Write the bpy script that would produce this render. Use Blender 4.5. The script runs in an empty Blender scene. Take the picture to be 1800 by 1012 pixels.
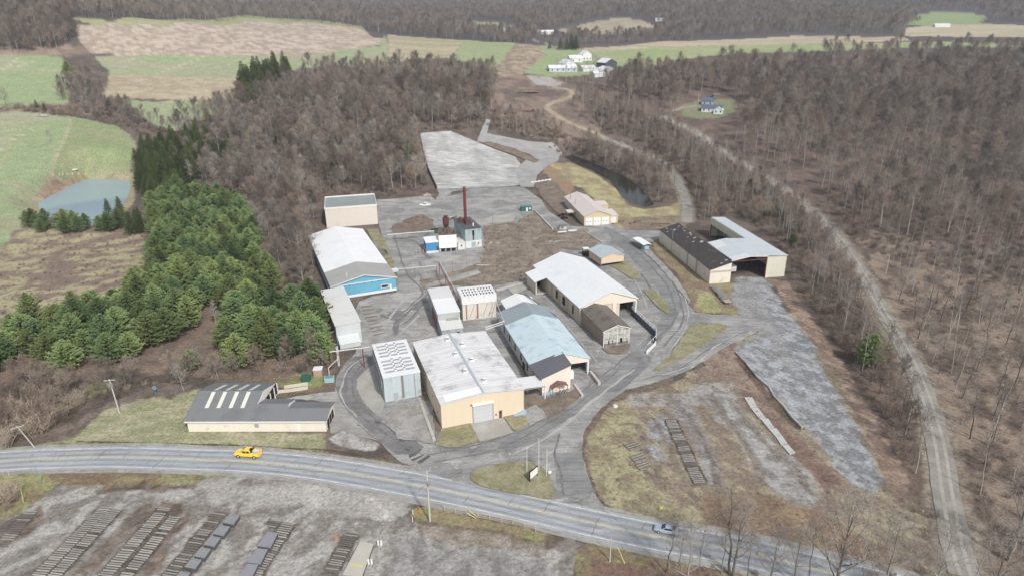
import bpy, bmesh, math, random
import numpy as np
from math import radians, cos, sin, pi, sqrt, atan2
from mathutils import Vector, Matrix, geometry
R = random.Random(7)
SC = bpy.context.scene
COL = SC.collection
# ------------------------------------------------------------------ camera
FPX, TH, RO, HC, CX, CY = 1200.0, radians(22), radians(0.75), 93.0, 900.0, 506.0
cf = np.array([0, cos(TH), -sin(TH)]); cr0 = np.array([1., 0, 0]); cu0 = np.array([0, sin(TH), cos(TH)])
cr = cr0*cos(RO)-cu0*sin(RO); cu = cu0*cos(RO)+cr0*sin(RO)
CAMP = np.array([0., 0, HC])
cam = bpy.data.cameras.new('camera'); camo = bpy.data.objects.new('camera', cam); COL.objects.link(camo)
camo.matrix_world = Matrix(((cr[0], cu[0], -cf[0], 0), (cr[1], cu[1], -cf[1], 0), (cr[2], cu[2], -cf[2], HC), (0, 0, 0, 1)))
cam.sensor_width = 36; cam.lens = 36*FPX/1800; cam.clip_start = 1; cam.clip_end = 20000
SC.camera = camo
# ------------------------------------------------------------------ terrain heights
DK = np.array([0,330,380,430,490,560,630,700,780,860,950,1100,1300,1500,1700,2000,2600,3500,5000.])
AZK = np.array([-180,-100,-60,-35,-22,-10,0,10,22,35,60,100,180.])
_t = {-35:[0,0,3,9,18,28,41,55,78,100,112,125,135,140,145,150,170,220,300],
 -22:[0,0,4,11,21,33,44,55,69,85,78,80,88,90,92,100,140,220,300],
 -10:[0,0,2,13,26,37,47,56,61,68,60,62,70,76,82,95,145,220,300],
 0:[0,0,0,2,12,28,40,49,55,60,52,56,63,72,80,95,150,230,300],
 10:[0,0,0,0,4,17,32,43,50,56,56,50,57,82,76,95,150,230,300],
 22:[0,0,0,0,6,16,25,33,43,49,55,50,62,80,72,92,140,220,300],
 35:[0,0,0,0,6,16,25,33,42,48,52,60,64,70,84,88,130,200,290]}
_mean = [0,0,2,4,10,20,30,40,50,58,62,70,80,90,95,105,140,210,300]
TB = np.array([_mean, _mean, _t[-35], _t[-35], _t[-22], _t[-10], _t[0], _t[10], _t[22], _t[35], _t[35], _mean, _mean], float)
_ds = np.arange(0, 5000, 5.0); _as = np.arange(-180, 180.01, 0.5)
_row = np.array([np.interp(_ds, DK, TB[i]) for i in range(len(AZK))])
TG = np.array([np.interp(_as, AZK, _row[:, j]) for j in range(len(_ds))])  # [D, az]
def _blur(a, s, ax):
    k = np.exp(-0.5*(np.arange(-3*s, 3*s+1)/s)**2); k /= k.sum()
    p = [(0, 0), (0, 0)]; p[ax] = (3*s, 3*s)
    b = np.pad(a, p, mode='edge'); o = np.zeros_like(a)
    for i, w in enumerate(k):
        o += w*(b[i:i+a.shape[0], :] if ax == 0 else b[:, i:i+a.shape[1]])
    return o
TG = _blur(_blur(TG, 4, 0), 6, 1)
_m = np.clip((_ds-325)/50, 0, 1); _m = _m*_m*(3-2*_m)
TG *= _m[:, None]
PITS = []      # (polygon world, level, depth)
def vnoise(x, y, seed=0):
    xi = np.floor(x).astype(np.int64); yi = np.floor(y).astype(np.int64)
    fx = x-xi; fy = y-yi; fx = fx*fx*(3-2*fx); fy = fy*fy*(3-2*fy)
    def h(a, b):
        n = (a*374761393+b*668265263+seed*1442695041) & 0x7fffffff
        n = ((n ^ (n >> 13))*1274126177) & 0x7fffffff
        return ((n ^ (n >> 16)) & 0xffff)/65535.0
    return (h(xi, yi)*(1-fx)+h(xi+1, yi)*fx)*(1-fy)+(h(xi, yi+1)*(1-fx)+h(xi+1, yi+1)*fx)*fy
def fbm(x, y, seed=0, o=4):
    s = 0; a = 0.5; t = 0
    for i in range(o):
        s = s+a*vnoise(x*2**i+17.3*i, y*2**i-9.1*i, seed+i); t += a; a *= 0.55
    return s/t
def sdist(px, py, poly):
    """signed distance, positive inside"""
    P = np.asarray(poly, float); n = len(P)
    d = np.full(px.shape, 1e9); ins = np.zeros(px.shape, bool)
    for i in range(n):
        ax, ay = P[i]; bx, by = P[(i+1) % n]
        ex, ey = bx-ax, by-ay; L = ex*ex+ey*ey+1e-12
        t = np.clip(((px-ax)*ex+(py-ay)*ey)/L, 0, 1)
        d = np.minimum(d, (px-ax-t*ex)**2+(py-ay-t*ey)**2)
        c = ((ay > py) != (by > py))
        xx = ax+(py-ay)*ex/(ey if abs(ey) > 1e-12 else 1e-12)
        ins ^= c & (px < xx)
    d = np.sqrt(d)
    return np.where(ins, d, -d)
def hraw(x, y):
    D = np.hypot(x, y); A = np.degrees(np.arctan2(x, y))
    i = np.clip(D/5.0, 0, len(_ds)-1.001); j = np.clip((A+180)/0.5, 0, len(_as)-1.001)
    i0 = i.astype(int); j0 = j.astype(int); fi = i-i0; fj = j-j0
    z = (TG[i0, j0]*(1-fi)+TG[i0+1, j0]*fi)*(1-fj)+(TG[i0, j0+1]*(1-fi)+TG[i0+1, j0+1]*fi)*fj
    roll = np.clip((D-420)/300, 0, 1)
    farw = np.clip((D-1150)/500, 0, 1)
    return z+roll*3.0*(vnoise(x/70, y/70, 5)-0.5)+farw*38*(vnoise(x/430, y/430, 8)-0.5)
def height(x, y):
    x = np.asarray(x, float); y = np.asarray(y, float)
    z = hraw(x, y)
    for poly, lev, dep, soft in PITS:
        a = np.asarray(poly); mn = a.min(0)-soft-3; mx = a.max(0)+soft+3
        k = (x > mn[0]) & (x < mx[0]) & (y > mn[1]) & (y < mx[1])
        if not k.any(): continue
        sd = sdist(x[k], y[k], poly)
        w = np.clip((sd+soft)/soft, 0, 1); w = w*w*(3-2*w)
        zz = z[k]; zz = zz*(1-w)+(lev+0.15)*w
        zz = zz-np.clip(sd/1.5, 0, 1)*dep-0.15*np.clip(sd/.3, 0, 1)
        z[k] = zz
    return z
def hz(x, y): return float(height(np.array([x]), np.array([y]))[0])
def ray(u, v):
    return cf+cr*((u-CX)/FPX)-cu*((v-CY)/FPX)
def U(u, v, z=0.0):
    d = ray(u, v); t = (z-HC)/d[2]; return CAMP+d*t
_ts = np.concatenate([np.arange(60, 1200, 2.0), np.arange(1200, 4500, 8.0)])
def G(u, v):
    """point of the ground seen at photo pixel (u, v)"""
    d = ray(u, v)
    x = d[0]*_ts; y = d[1]*_ts; z = HC+d[2]*_ts
    h = height(x, y); k = np.nonzero(z < h)[0]
    if len(k) == 0: i = len(_ts)-1
    else: i = k[0]
    if i == 0: t = _ts[0]
    else:
        a = z[i-1]-h[i-1]; b = h[i]-z[i]; t = _ts[i-1]+(_ts[i]-_ts[i-1])*a/(a+b+1e-9)
    p = CAMP+d*t; return np.array([p[0], p[1], hz(p[0], p[1])])
def GP(pts): return [tuple(G(u, v)[:2]) for u, v in pts]
def proj(p):
    q = np.asarray(p)-CAMP; z = q@cf
    return CX+FPX*(q@cr)/z, CY-FPX*(q@cu)/z
# ------------------------------------------------------------------ colours and materials
def S(r, g, b, k=1.15):
    f = lambda c: ((c/255+0.055)/1.055)**2.4 if c > 10 else c/255/12.92
    c = (f(r)/k, f(g)/k, f(b)/k); l = .3*c[0]+.55*c[1]+.15*c[2]
    return tuple(l+(q-l)*.80 for q in c) if k > 1.1 else c
class NT:
    def __init__(s, nt): s.nt = nt; s.n = nt.nodes; s.l = nt.links
    def add(s, t, **kw):
        n = s.n.new(t)
        for k, v in kw.items(): setattr(n, k, v)
        return n
    def inp(s, sock, v):
        if isinstance(v, bpy.types.NodeSocket): s.l.new(v, sock)
        elif v is not None: sock.default_value = v
    def math(s, op, a, b=None, clamp=False):
        n = s.add('ShaderNodeMath', operation=op); n.use_clamp = clamp
        s.inp(n.inputs[0], a)
        if b is not None: s.inp(n.inputs[1], b)
        return n.outputs[0]
    def mix(s, fac, a, b, mode='MIX'):
        n = s.add('ShaderNodeMix', data_type='RGBA', blend_type=mode)
        s.inp(n.inputs[0], fac); s.inp(n.inputs[6], (*a, 1) if isinstance(a, tuple) else a); s.inp(n.inputs[7], (*b, 1) if isinstance(b, tuple) else b)
        return n.outputs[2]
    def noise(s, vec, scale, detail=3, rough=.55, dist=0):
        n = s.add('ShaderNodeTexNoise'); s.inp(n.inputs['Vector'], vec); n.inputs['Scale'].default_value = scale
        n.inputs['Detail'].default_value = detail; n.inputs['Roughness'].default_value = rough; n.inputs['Distortion'].default_value = dist
        return n.outputs[0]
    def ramp(s, v, a, b):
        n = s.add('ShaderNodeMapRange', interpolation_type='SMOOTHSTEP'); s.inp(n.inputs[0], v)
        n.inputs[1].default_value = a; n.inputs[2].default_value = b; return n.outputs[0]
    def map(s, vec, rot=0, sc=(1, 1, 1)):
        n = s.add('ShaderNodeMapping'); s.inp(n.inputs[0], vec); n.inputs['Rotation'].default_value = (0, 0, rot); n.inputs['Scale'].default_value = sc
        return n.outputs[0]
    def gray(s, v):
        n = s.add('ShaderNodeCombineColor'); [s.l.new(v, n.inputs[i]) for i in range(3)]; return n.outputs[0]
MATS = {}
def newmat(name):
    m = bpy.data.materials.new(name); m.use_nodes = True
    t = NT(m.node_tree); b = t.n['Principled BSDF']; b.inputs['Specular IOR Level'].default_value = .3
    return m, t, b
def mat(name, col, rough=.7, var=.12, vs=.5, dirt=None, dirt_amt=.5, ds=.3, rib=None, streak=None, metal=0, patches=None, spec=.3):
    """painted / weathered surface in the object's own space. rib=(axis, period, amount); streak=(axis, amount)"""
    if name in MATS: return MATS[name]
    m, t, b = newmat(name); b.inputs['Specular IOR Level'].default_value = spec
    tc = t.add('ShaderNodeTexCoord'); o = tc.outputs['Object']
    c = col
    n1 = t.noise(o, vs, 4)
    if patches:   # (colour, axis, lengths) panels of slightly different tone
        pass
    base = t.mix(0, col, col)
    if dirt:
        f = t.ramp(t.noise(o, ds, 5, .65), .62-dirt_amt*.3, .80-dirt_amt*.1)
        base = t.mix(f, col, dirt)
    k = t.math('ADD', t.math('MULTIPLY', t.math('SUBTRACT', n1, .5), var*2), 1.0)
    if streak:
        sc = {'x': (.12, 2.2, 1), 'y': (2.2, .12, 1), 'z': (2.2, 2.2, .12)}[streak[0]]
        sn = t.noise(t.map(o, 0, sc), 1.0, 3, .6)
        k = t.math('MULTIPLY', k, t.math('ADD', t.math('MULTIPLY', t.math('SUBTRACT', sn, .5), streak[1]*2), 1.0))
    if rib:
        sp = t.add('ShaderNodeSeparateXYZ'); t.l.new(o, sp.inputs[0])
        if rib[0] == 'w': a = t.math('ADD', sp.outputs[0], sp.outputs[1])
        else: a = sp.outputs['xyz'.index(rib[0])]
        fr = t.math('FRACT', t.math('MULTIPLY', a, 1/rib[1]))
        w = t.ramp(t.math('ABSOLUTE', t.math('SUBTRACT', fr, .5)), .33, .5)
        # each panel has its own slight tone
        wn = t.add('ShaderNodeTexWhiteNoise', noise_dimensions='1D'); t.l.new(t.math('FLOOR', t.math('MULTIPLY', a, 1/rib[1])), wn.inputs['W'])
        k = t.math('MULTIPLY', k, t.math('SUBTRACT', t.math('ADD', 1.0, t.math('MULTIPLY', t.math('SUBTRACT', wn.outputs[0], .5), rib[2]*.8)), t.math('MULTIPLY', w, rib[2])))
        bp = t.add('ShaderNodeBump'); bp.inputs['Strength'].default_value = .4; bp.inputs['Distance'].default_value = .05
        t.l.new(w, bp.inputs['Height']); t.l.new(bp.outputs[0], b.inputs['Normal'])
    out = t.mix(1.0, base, t.gray(k), 'MULTIPLY')
    t.l.new(out, b.inputs['Base Color']); b.inputs['Roughness'].default_value = rough; b.inputs['Metallic'].default_value = metal
    MATS[name] = m; return m
def groundmat(name, c1, c2, big=.06, streak=None, cracks=0, fine=.18, c3=None, patch=None, rough=.95, grit=0):
    """paved or gravelled surface in world metres"""
    if name in MATS: return MATS[name]
    m, t, b = newmat(name); b.inputs['Specular IOR Level'].default_value = .15
    g = t.add('ShaderNodeNewGeometry').outputs['Position']
    f = t.ramp(t.noise(g, big, 6, .62, .6), .36, .64)
    c = t.mix(f, c1, c2)
    if c3: c = t.mix(t.ramp(t.noise(g, big*2.7, 5, .7, .3), .56, .68), c, c3)
    if streak:
        ang, amt = streak
        sn = t.noise(t.map(g, -ang, (.05, .9, 1)), 1.0, 5, .7, .5)
        kk = t.math('ADD', t.math('MULTIPLY', t.math('SUBTRACT', sn, .5), amt*2.4), 1.0)
        c = t.mix(1.0, c, t.gray(kk), 'MULTIPLY')
        mo = t.noise(t.map(g, -ang, (.25, .8, 1)), .55, 6, .75, .8)
        c = t.mix(1.0, c, t.gray(t.math('ADD', t.math('MULTIPLY', t.math('SUBTRACT', mo, .5), amt*2.0), 1.0)), 'MULTIPLY')
    if cracks:
        vo = t.add('ShaderNodeTexVoronoi', feature='DISTANCE_TO_EDGE'); vo.inputs['Scale'].default_value = .2
        dn = t.add('ShaderNodeTexNoise'); dn.inputs['Scale'].default_value = .35; dn.inputs['Detail'].default_value = 5; t.l.new(g, dn.inputs[0])
        mx = t.add('ShaderNodeVectorMath', operation='MULTIPLY_ADD'); t.l.new(dn.outputs['Color'], mx.inputs[0]); mx.inputs[1].default_value = (5, 5, 0); t.l.new(g, mx.inputs[2])
        t.l.new(mx.outputs[0], vo.inputs['Vector'])
        w = t.math('SUBTRACT', 1.0, t.ramp(vo.outputs['Distance'], .0, .03))
        w = t.math('MULTIPLY', w, t.math('MULTIPLY', t.ramp(t.noise(g, .05, 3), .42, .6), cracks))
        c = t.mix(t.math('MULTIPLY', w, .6), c, S(95, 92, 90))
    n = t.noise(g, 1.6, 5, .75)
    k = t.math('ADD', t.math('MULTIPLY', t.math('SUBTRACT', n, .5), fine*3), 1.0)
    if grit:
        k = t.math('MULTIPLY', k, t.math('SUBTRACT', 1.0, t.math('MULTIPLY', t.ramp(t.noise(g, .9, 6, .8, .4), .50, .68), grit)))
    t.l.new(t.mix(1.0, c, t.gray(k), 'MULTIPLY'), b.inputs['Base Color']); b.inputs['Roughness'].default_value = rough
    bp = t.add('ShaderNodeBump'); bp.inputs['Strength'].default_value = .5; bp.inputs['Distance'].default_value = .12
    t.l.new(n, bp.inputs['Height']); t.l.new(bp.outputs[0], b.inputs['Normal'])
    MATS[name] = m; return m
# ------------------------------------------------------------------ object helpers
def tag(o, label=None, cat=None, group=None, kind=None):
    if label: o['label'] = label
    if cat: o['category'] = cat
    if group: o['group'] = group
    if kind: o['kind'] = kind
    return o
def linkmesh(name, V, F, m, parent=None, smooth=False):
    me = bpy.data.meshes.new(name); me.from_pydata([tuple(map(float, v)) for v in V], [], F); me.materials.append(m)
    if smooth: me.polygons.foreach_set('use_smooth', [True]*len(me.polygons))
    me.validate(); me.update()
    o = bpy.data.objects.new(name, me); COL.objects.link(o)
    if parent: o.parent = parent
    return o
class MB:
    def __init__(s): s.V = []; s.F = []
    def add(s, V, F):
        k = len(s.V); s.V += [tuple(v) for v in V]; s.F += [tuple(i+k for i in f) for f in F]; return s
    def box(s, x0, x1, y0, y1, z0, z1):
        return s.add([(x0, y0, z0), (x1, y0, z0), (x1, y1, z0), (x0, y1, z0), (x0, y0, z1), (x1, y0, z1), (x1, y1, z1), (x0, y1, z1)],
                     [(0, 3, 2, 1), (4, 5, 6, 7), (0, 1, 5, 4), (1, 2, 6, 5), (2, 3, 7, 6), (3, 0, 4, 7)])
    def hexa(s, b, t):
        return s.add(list(b)+list(t), [(0, 3, 2, 1), (4, 5, 6, 7), (0, 1, 5, 4), (1, 2, 6, 5), (2, 3, 7, 6), (3, 0, 4, 7)])
    def prism(s, prof, a0, a1, axis='y'):
        """profile (across, z) extruded along axis from a0 to a1"""
        n = len(prof)
        f = (lambda p, a: (p[0], a, p[1])) if axis == 'y' else (lambda p, a: (a, p[0], p[1]))
        V = [f(p, a0) for p in prof]+[f(p, a1) for p in prof]
        F = [tuple(range(n)), tuple(range(2*n-1, n-1, -1))]+[(i, i+n, (i+1) % n+n, (i+1) % n) for i in range(n)]
        if axis == 'x': F = [tuple(reversed(q)) for q in F]
        return s.add(V, F)
    def tube(s, p0, p1, r0, r1=None, n=8, cap=True):
        r1 = r0 if r1 is None else r1
        p0 = np.array(p0, float); p1 = np.array(p1, float); d = p1-p0; d /= np.linalg.norm(d)+1e-9
        a = np.cross(d, [0, 0, 1] if abs(d[2]) < .9 else [1, 0, 0]); a /= np.linalg.norm(a); b = np.cross(d, a)
        V = [p0+r0*(a*cos(2*pi*i/n)+b*sin(2*pi*i/n)) for i in range(n)]+[p1+r1*(a*cos(2*pi*i/n)+b*sin(2*pi*i/n)) for i in range(n)]
        F = [(i, (i+1) % n, (i+1) % n+n, i+n) for i in range(n)]
        if cap: F += [tuple(range(n-1, -1, -1)), tuple(range(n, 2*n))]
        return s.add(V, F)
    def build(s, name, m, parent=None, smooth=False):
        return linkmesh(name, s.V, s.F, m, parent, smooth)
def empty(name, loc, rz=0, label=None, cat=None, group=None):
    o = bpy.data.objects.new(name, None); COL.objects.link(o); o.location = [float(q) for q in loc]; o.rotation_euler = (0, 0, rz)
    o.empty_display_size = .5
    return tag(o, label, cat, group)
def catmull(P, k=6, closed=False):
    P = [np.array(p, float) for p in P]; n = len(P); out = []
    rng = n if closed else n-1
    for i in range(rng):
        if closed: a, b, c, d = P[(i-1) % n], P[i], P[(i+1) % n], P[(i+2) % n]
        else: a, b, c, d = P[max(i-1, 0)], P[i], P[i+1], P[min(i+2, n-1)]
        for j in range(k):
            t = j/k
            out.append(.5*((2*b)+(-a+c)*t+(2*a-5*b+4*c-d)*t*t+(-a+3*b-3*c+d)*t**3))
    if not closed: out.append(P[-1])
    return out
def densify(P, step):
    out = []; n = len(P)
    for i in range(n):
        a = np.array(P[i]); b = np.array(P[(i+1) % n]); m = max(1, int(np.linalg.norm(b-a)/step))
        out += [a+(b-a)*j/m for j in range(m)]
    return out
def sheet(name, poly, z, m, kind='structure', jit=.25, step=1.2, smooth=0, grid=None, parent=None, thick=0):
    P = [np.array(p[:2], float) for p in poly]
    if smooth: P = catmull(P, smooth, True)
    P = densify(P, step)
    if jit:
        rs = R.random()*100
        q = np.array(P); nx = (vnoise(q[:, 0]/1.5+rs, q[:, 1]/1.5, 3)-.5)*2*jit; ny = (vnoise(q[:, 0]/1.5, q[:, 1]/1.5+rs, 4)-.5)*2*jit
        P = [p+np.array([a, b]) for p, a, b in zip(P, nx, ny)]
    pts = [Vector(p) for p in P]; n = len(pts)
    if grid:
        q = np.array(P); x0, y0 = q.min(0); x1, y1 = q.max(0)
        X, Y = np.meshgrid(np.arange(x0, x1, grid), np.arange(y0, y1, grid)); X = X.ravel(); Y = Y.ravel()
        k = sdist(X, Y, P) > grid*.4
        pts += [Vector((a, b)) for a, b in zip(X[k], Y[k])]
    vs, es, fs = geometry.delaunay_2d_cdt(pts, [(i, (i+1) % n) for i in range(n)], [list(range(n))], 1, 1e-4)[:3]
    x = np.array([v.x for v in vs]); y = np.array([v.y for v in vs]); h = height(x, y)+z
    o = linkmesh(name, list(zip(x, y, h)), [tuple(f) for f in fs], m, parent)
    me = o.data
    bm = bmesh.new(); bm.from_mesh(me)
    for f in bm.faces:
        if f.normal.z < 0: f.normal_flip()
    bm.to_mesh(me); bm.free()
    if kind: o['kind'] = kind
    return o
def ribbon(name, L, Rr, z, m, kind='structure', cols=4):
    """strip between two world polylines"""
    V = []; F = []
    for a, b in zip(L, Rr):
        for j in range(cols+1):
            p = np.array(a[:2])*(1-j/cols)+np.array(b[:2])*j/cols; V.append((p[0], p[1]))
    a = np.array(V); h = height(a[:, 0], a[:, 1])+z
    V = [(x, y, q) for (x, y), q in zip(V, h)]; n = len(L); c = cols+1
    F = [(i*c+j, i*c+j+1, (i+1)*c+j+1, (i+1)*c+j) for i in range(n-1) for j in range(cols)]
    o = linkmesh(name, V, F, m)
    bm = bmesh.new(); bm.from_mesh(o.data)
    for f in bm.faces:
        if f.normal.z < 0: f.normal_flip()
    bm.to_mesh(o.data); bm.free()
    if kind: o['kind'] = kind
    return o
def offset(P, d):
    P = np.array(P); T = np.gradient(P, axis=0); T /= np.linalg.norm(T, axis=1)[:, None]+1e-9
    return P+np.stack([-T[:, 1], T[:, 0]], 1)*d
def along(P, step):
    P = np.array(P); s = np.concatenate([[0], np.cumsum(np.linalg.norm(np.diff(P, axis=0), axis=1))])
    t = np.arange(0, s[-1], step); return np.stack([np.interp(t, s, P[:, i]) for i in range(2)], 1)
# ------------------------------------------------------------------ ponds carve the terrain
POND = [tuple(U(u, v, 3.0)[:2]) for u, v in [(66,358),(95,342),(135,322),(158,315),(190,315),(228,317),(229,335),(222,352),(205,372),(185,392),(150,400),(105,398),(75,380)]]
CREEK = [tuple(U(u, v, -1.2)[:2]) for u, v in [(985,278),(1010,288),(1040,300),(1070,316),(1092,345),(1108,358),(1135,364),(1150,360),(1140,345),(1120,325),(1100,312),(1075,300),(1040,286),(1005,272)]]
PITS.append((POND, 3.0, 1.5, 14.0)); PITS.append((CREEK, -1.2, 1.0, 9.0))
# ------------------------------------------------------------------ ground mesh
az = np.radians(np.concatenate([np.arange(-180, -42, 6), np.arange(-42, 42.01, .12), np.arange(48, 180.1, 6)]))
dd = [0.5, 12, 30, 50, 70, 80]
while dd[-1] < 5200:
    d = dd[-1]; dd.append(d+max(.5, (d*d+HC*HC)/HC/820))
dd = np.array(dd)
AA, DD = np.meshgrid(az, dd, indexing='ij'); GX = (DD*np.sin(AA)).ravel(); GY = (DD*np.cos(AA)).ravel()
GZ = height(GX, GY)
na, nd = len(az), len(dd)
idx = np.arange(na*nd).reshape(na, nd)
q = np.stack([idx[:-1, :-1], idx[:-1, 1:], idx[1:, 1:], idx[1:, :-1]], -1).reshape(-1, 4)[:, ::-1]
me = bpy.data.meshes.new('ground'); me.vertices.add(na*nd); me.vertices.foreach_set('co', np.stack([GX, GY, GZ], 1).ravel().astype(np.float32))
me.loops.add(q.size); me.loops.foreach_set('vertex_index', q.ravel().astype(np.int32))
me.polygons.add(len(q)); me.polygons.foreach_set('loop_start', (np.arange(len(q))*4).astype(np.int32)); me.polygons.foreach_set('loop_total', np.full(len(q), 4, np.int32))
me.polygons.foreach_set('use_smooth', np.ones(len(q), bool)); me.update(calc_edges=True)
DV = np.hypot(GX, GY)
col = np.zeros((na*nd, 3))
def cmix(x, y, c1, c2, ns, seed, ang=0, st=1, lo=.36, hi=.64):
    xr = x*cos(ang)+y*sin(ang); yr = -x*sin(ang)+y*cos(ang)
    n = fbm(xr/ns/st, yr/ns, seed); t = np.clip((n-lo)/(hi-lo), 0, 1)[:, None]; t = t*t*(3-2*t)
    return np.array(c1)*(1-t)+np.array(c2)*t
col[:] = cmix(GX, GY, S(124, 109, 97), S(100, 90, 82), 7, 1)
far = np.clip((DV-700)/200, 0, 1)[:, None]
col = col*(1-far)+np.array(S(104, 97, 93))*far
_pc = [10]
def paint(poly, c1, c2, ns=6, soft=1.0, jit=2.0, ang=0, st=1, px=True, amt=1.0, lo=.36, hi=.64, rows=None):
    """poly in photo pixels (on the ground) or world; colours are the cover's own"""
    _pc[0] += 1; sd0 = _pc[0]
    P = GP(poly) if px else poly
    a = np.array(P); m = soft+jit+2; mn = a.min(0)-m; mx = a.max(0)+m
    k = np.nonzero((GX > mn[0]) & (GX < mx[0]) & (GY > mn[1]) & (GY < mx[1]))[0]
    if len(k) == 0: return
    x = GX[k]; y = GY[k]; s = sdist(x, y, P)
    s = s+(fbm(x/(jit*2.2+.5), y/(jit*2.2+.5), sd0)-.5)*2*jit
    w = np.clip(s/soft+.5, 0, 1)[:, None]*amt; w = w*w*(3-2*w) if amt == 1 else w
    c1 = tuple(q*1.06 for q in c1); c2 = tuple(q*1.04 for q in c2)
    c = cmix(x, y, c1, c2, ns, sd0+50, ang, st, lo, hi)
    if rows:   # mown / ploughed rows
        ra, per, ra_amt = rows
        xr = x*cos(ra)+y*sin(ra)
        c = c*(1+ra_amt*np.sin(xr*2*pi/per+2*fbm(x/20, y/20, 3)))[:, None]
    col[k] = col[k]*(1-w)+c*w
def stroke(pts, width, c1, c2, ns=3, soft=.8, jit=.6, px=True, amt=1.0, sm=5):
    P = GP(pts) if px else pts
    P = np.array(catmull(P, sm)); L = offset(P, width/2); Q = offset(P, -width/2)
    paint([tuple(p) for p in L]+[tuple(p) for p in Q[::-1]], c1, c2, ns, soft, jit, px=False, amt=amt)
# --- far fields
OL = S(166, 166, 134); GR = S(150, 168, 118); GR2 = S(133, 150, 100); TAN = S(184, 171, 140); TAN2 = S(168, 152, 126)
paint([(-120,96),(110,98),(118,150),(118,185),(60,186),(30,192),(-120,192)], OL, GR, 25, 2, 3, st=3)
paint([(-120,188),(20,190),(120,182),(205,190),(260,200),(180,205),(130,200),(40,200),(-120,203)], S(128,108,98), S(150,135,110), 8, 3, 5)
paint([(-120,200),(30,196),(130,205),(205,222),(240,250),(238,300),(180,312),(90,314),(60,345),(45,395),(10,440),(-50,520),(-160,600)], GR, OL, 30, 1.5, 2, st=4)
paint([(60,215),(125,206),(100,290),(60,345),(45,395),(10,440),(-30,480),(-20,300),(20,230)], S(158,158,122), GR, 16, 2, 4, st=3)
paint([(128,207),(205,222),(240,250),(238,300),(180,310),(92,306),(104,270)], S(140,158,104), S(150,156,112), 14, 1, 1.5)
stroke([(125,206),(112,250),(88,310)], 1.6, S(180,175,140), S(170,165,130))
stroke([(0,215),(18,240),(12,270),(-5,300)], 2.0, S(165,170,125), S(165,170,125))
for a in ([(18,226),(38,228)], [(20,238),(42,238)], [(18,245),(35,246)], [(50,226),(62,229)], [(0,262),(8,264)]): stroke(a, 1.6, S(205,190,160), S(190,178,145), sm=3)
paint([(168,98),(460,94),(560,90),(690,90),(715,98),(700,118),(560,118),(440,134),(400,142),(200,137),(175,112)], GR, OL, 25, 2, 3, st=3)
paint([(192,133),(300,134),(424,140),(424,178),(300,176),(182,171)], TAN, S(172,155,128), 6, 1.5, 2, st=2)
paint([(215,176),(420,181),(390,215),(300,232),(262,215),(235,190)], GR, OL, 18, 2, 4)
for a in ([(0,123),(30,118),(62,106)],[(12,118),(30,104)],[(275,130),(310,118),(358,100)],[(400,114),(420,104)],[(420,113),(448,101)],[(225,109),(240,100)],[(430,118),(450,110)],[(285,179),(300,180)]): stroke(a, 2.2, S(192,186,150), S(180,178,140), amt=.8)
paint([(126,42),(165,43),(300,43),(430,38),(560,41),(640,50),(674,70),(668,80),(600,91),(440,97),(160,95),(138,70)], S(198,181,162), S(172,153,136), 3, 1.5, 2, st=2.5)
stroke([(240,93),(262,70),(290,43)], 5, S(184,168,142), S(175,158,134), amt=.8)
stroke([(150,78),(180,60),(215,52)], 5, S(180,162,138), S(170,152,130), amt=.8)
paint([(112,30),(200,38),(320,33),(430,27),(560,36),(640,48),(640,51),(560,42),(430,39),(300,44),(165,44)], S(168,170,124), S(160,166,116), 20, 1.5, 1)
paint([(560,94),(668,81),(676,60),(684,100),(640,108),(600,110)], GR, OL, 12, 2, 2)
paint([(-120,84),(60,84),(118,80),(150,84),(160,96),(110,98),(-120,97)], S(165,145,125), S(140,120,105), 8, 3, 3)
paint([(680,61),(840,72),(792,102),(700,106),(684,102)], S(184,172,140), S(168,160,124), 12, 1.5, 1.5, st=4, rows=(radians(60), 9, .04))
paint([(840,72),(908,77),(880,112),(860,125),(792,103)], S(150,166,114), S(158,168,120), 20, 1, 1)
paint([(908,77),(946,80),(962,96),(950,112),(915,135),(878,140),(872,120)], S(172,156,132), S(145,128,108), 5, 1, 1.5, rows=(radians(80), 8, .10))
paint([(946,80),(1010,86),(1100,86),(1200,76),(1190,112),(1000,135),(945,135),(922,128),(962,98)], S(144,166,112), S(156,168,120), 25, 1, 1.5)
paint([(1040,92),(1250,80),(1450,75),(1620,74),(1900,72),(1900,84),(1600,84),(1440,90),(1250,98),(1130,112),(1060,104)], S(150,166,110), S(165,172,122), 25, 1, 2, st=3)
paint([(1010,86),(1100,81),(1220,72),(1400,63),(1590,65),(1600,72),(1440,76),(1250,80),(1090,88),(1040,91)], S(194,178,150), S(180,164,138), 20, 1, 2, st=4)
paint([(1593,50),(1700,41),(1800,45),(1960,50),(1960,64),(1700,66),(1590,64)], S(196,184,152), S(182,172,140), 25, 1, 2, st=4)
paint([(1590,30),(1640,22),(1700,21),(1738,30),(1722,42),(1640,46),(1560,42)], S(138,166,104), S(150,165,112), 30, 2, 2)
paint([(980,52),(1040,39),(1090,31),(1125,36),(1156,50),(1140,58),(1000,62)], S(178,168,138), S(165,152,128), 20, 2, 3)
paint([(815,38),(870,39),(910,48),(900,56),(830,52)], S(165,170,122), S(150,158,115), 20, 2, 2)
paint([(640,20),(700,18),(705,24),(650,25)], S(180,160,135), S(170,150,128), 20, 2, 2)
paint([(185,6),(270,8),(272,13),(180,10)], S(185,165,145), S(170,150,132), 20, 2, 2)
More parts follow.
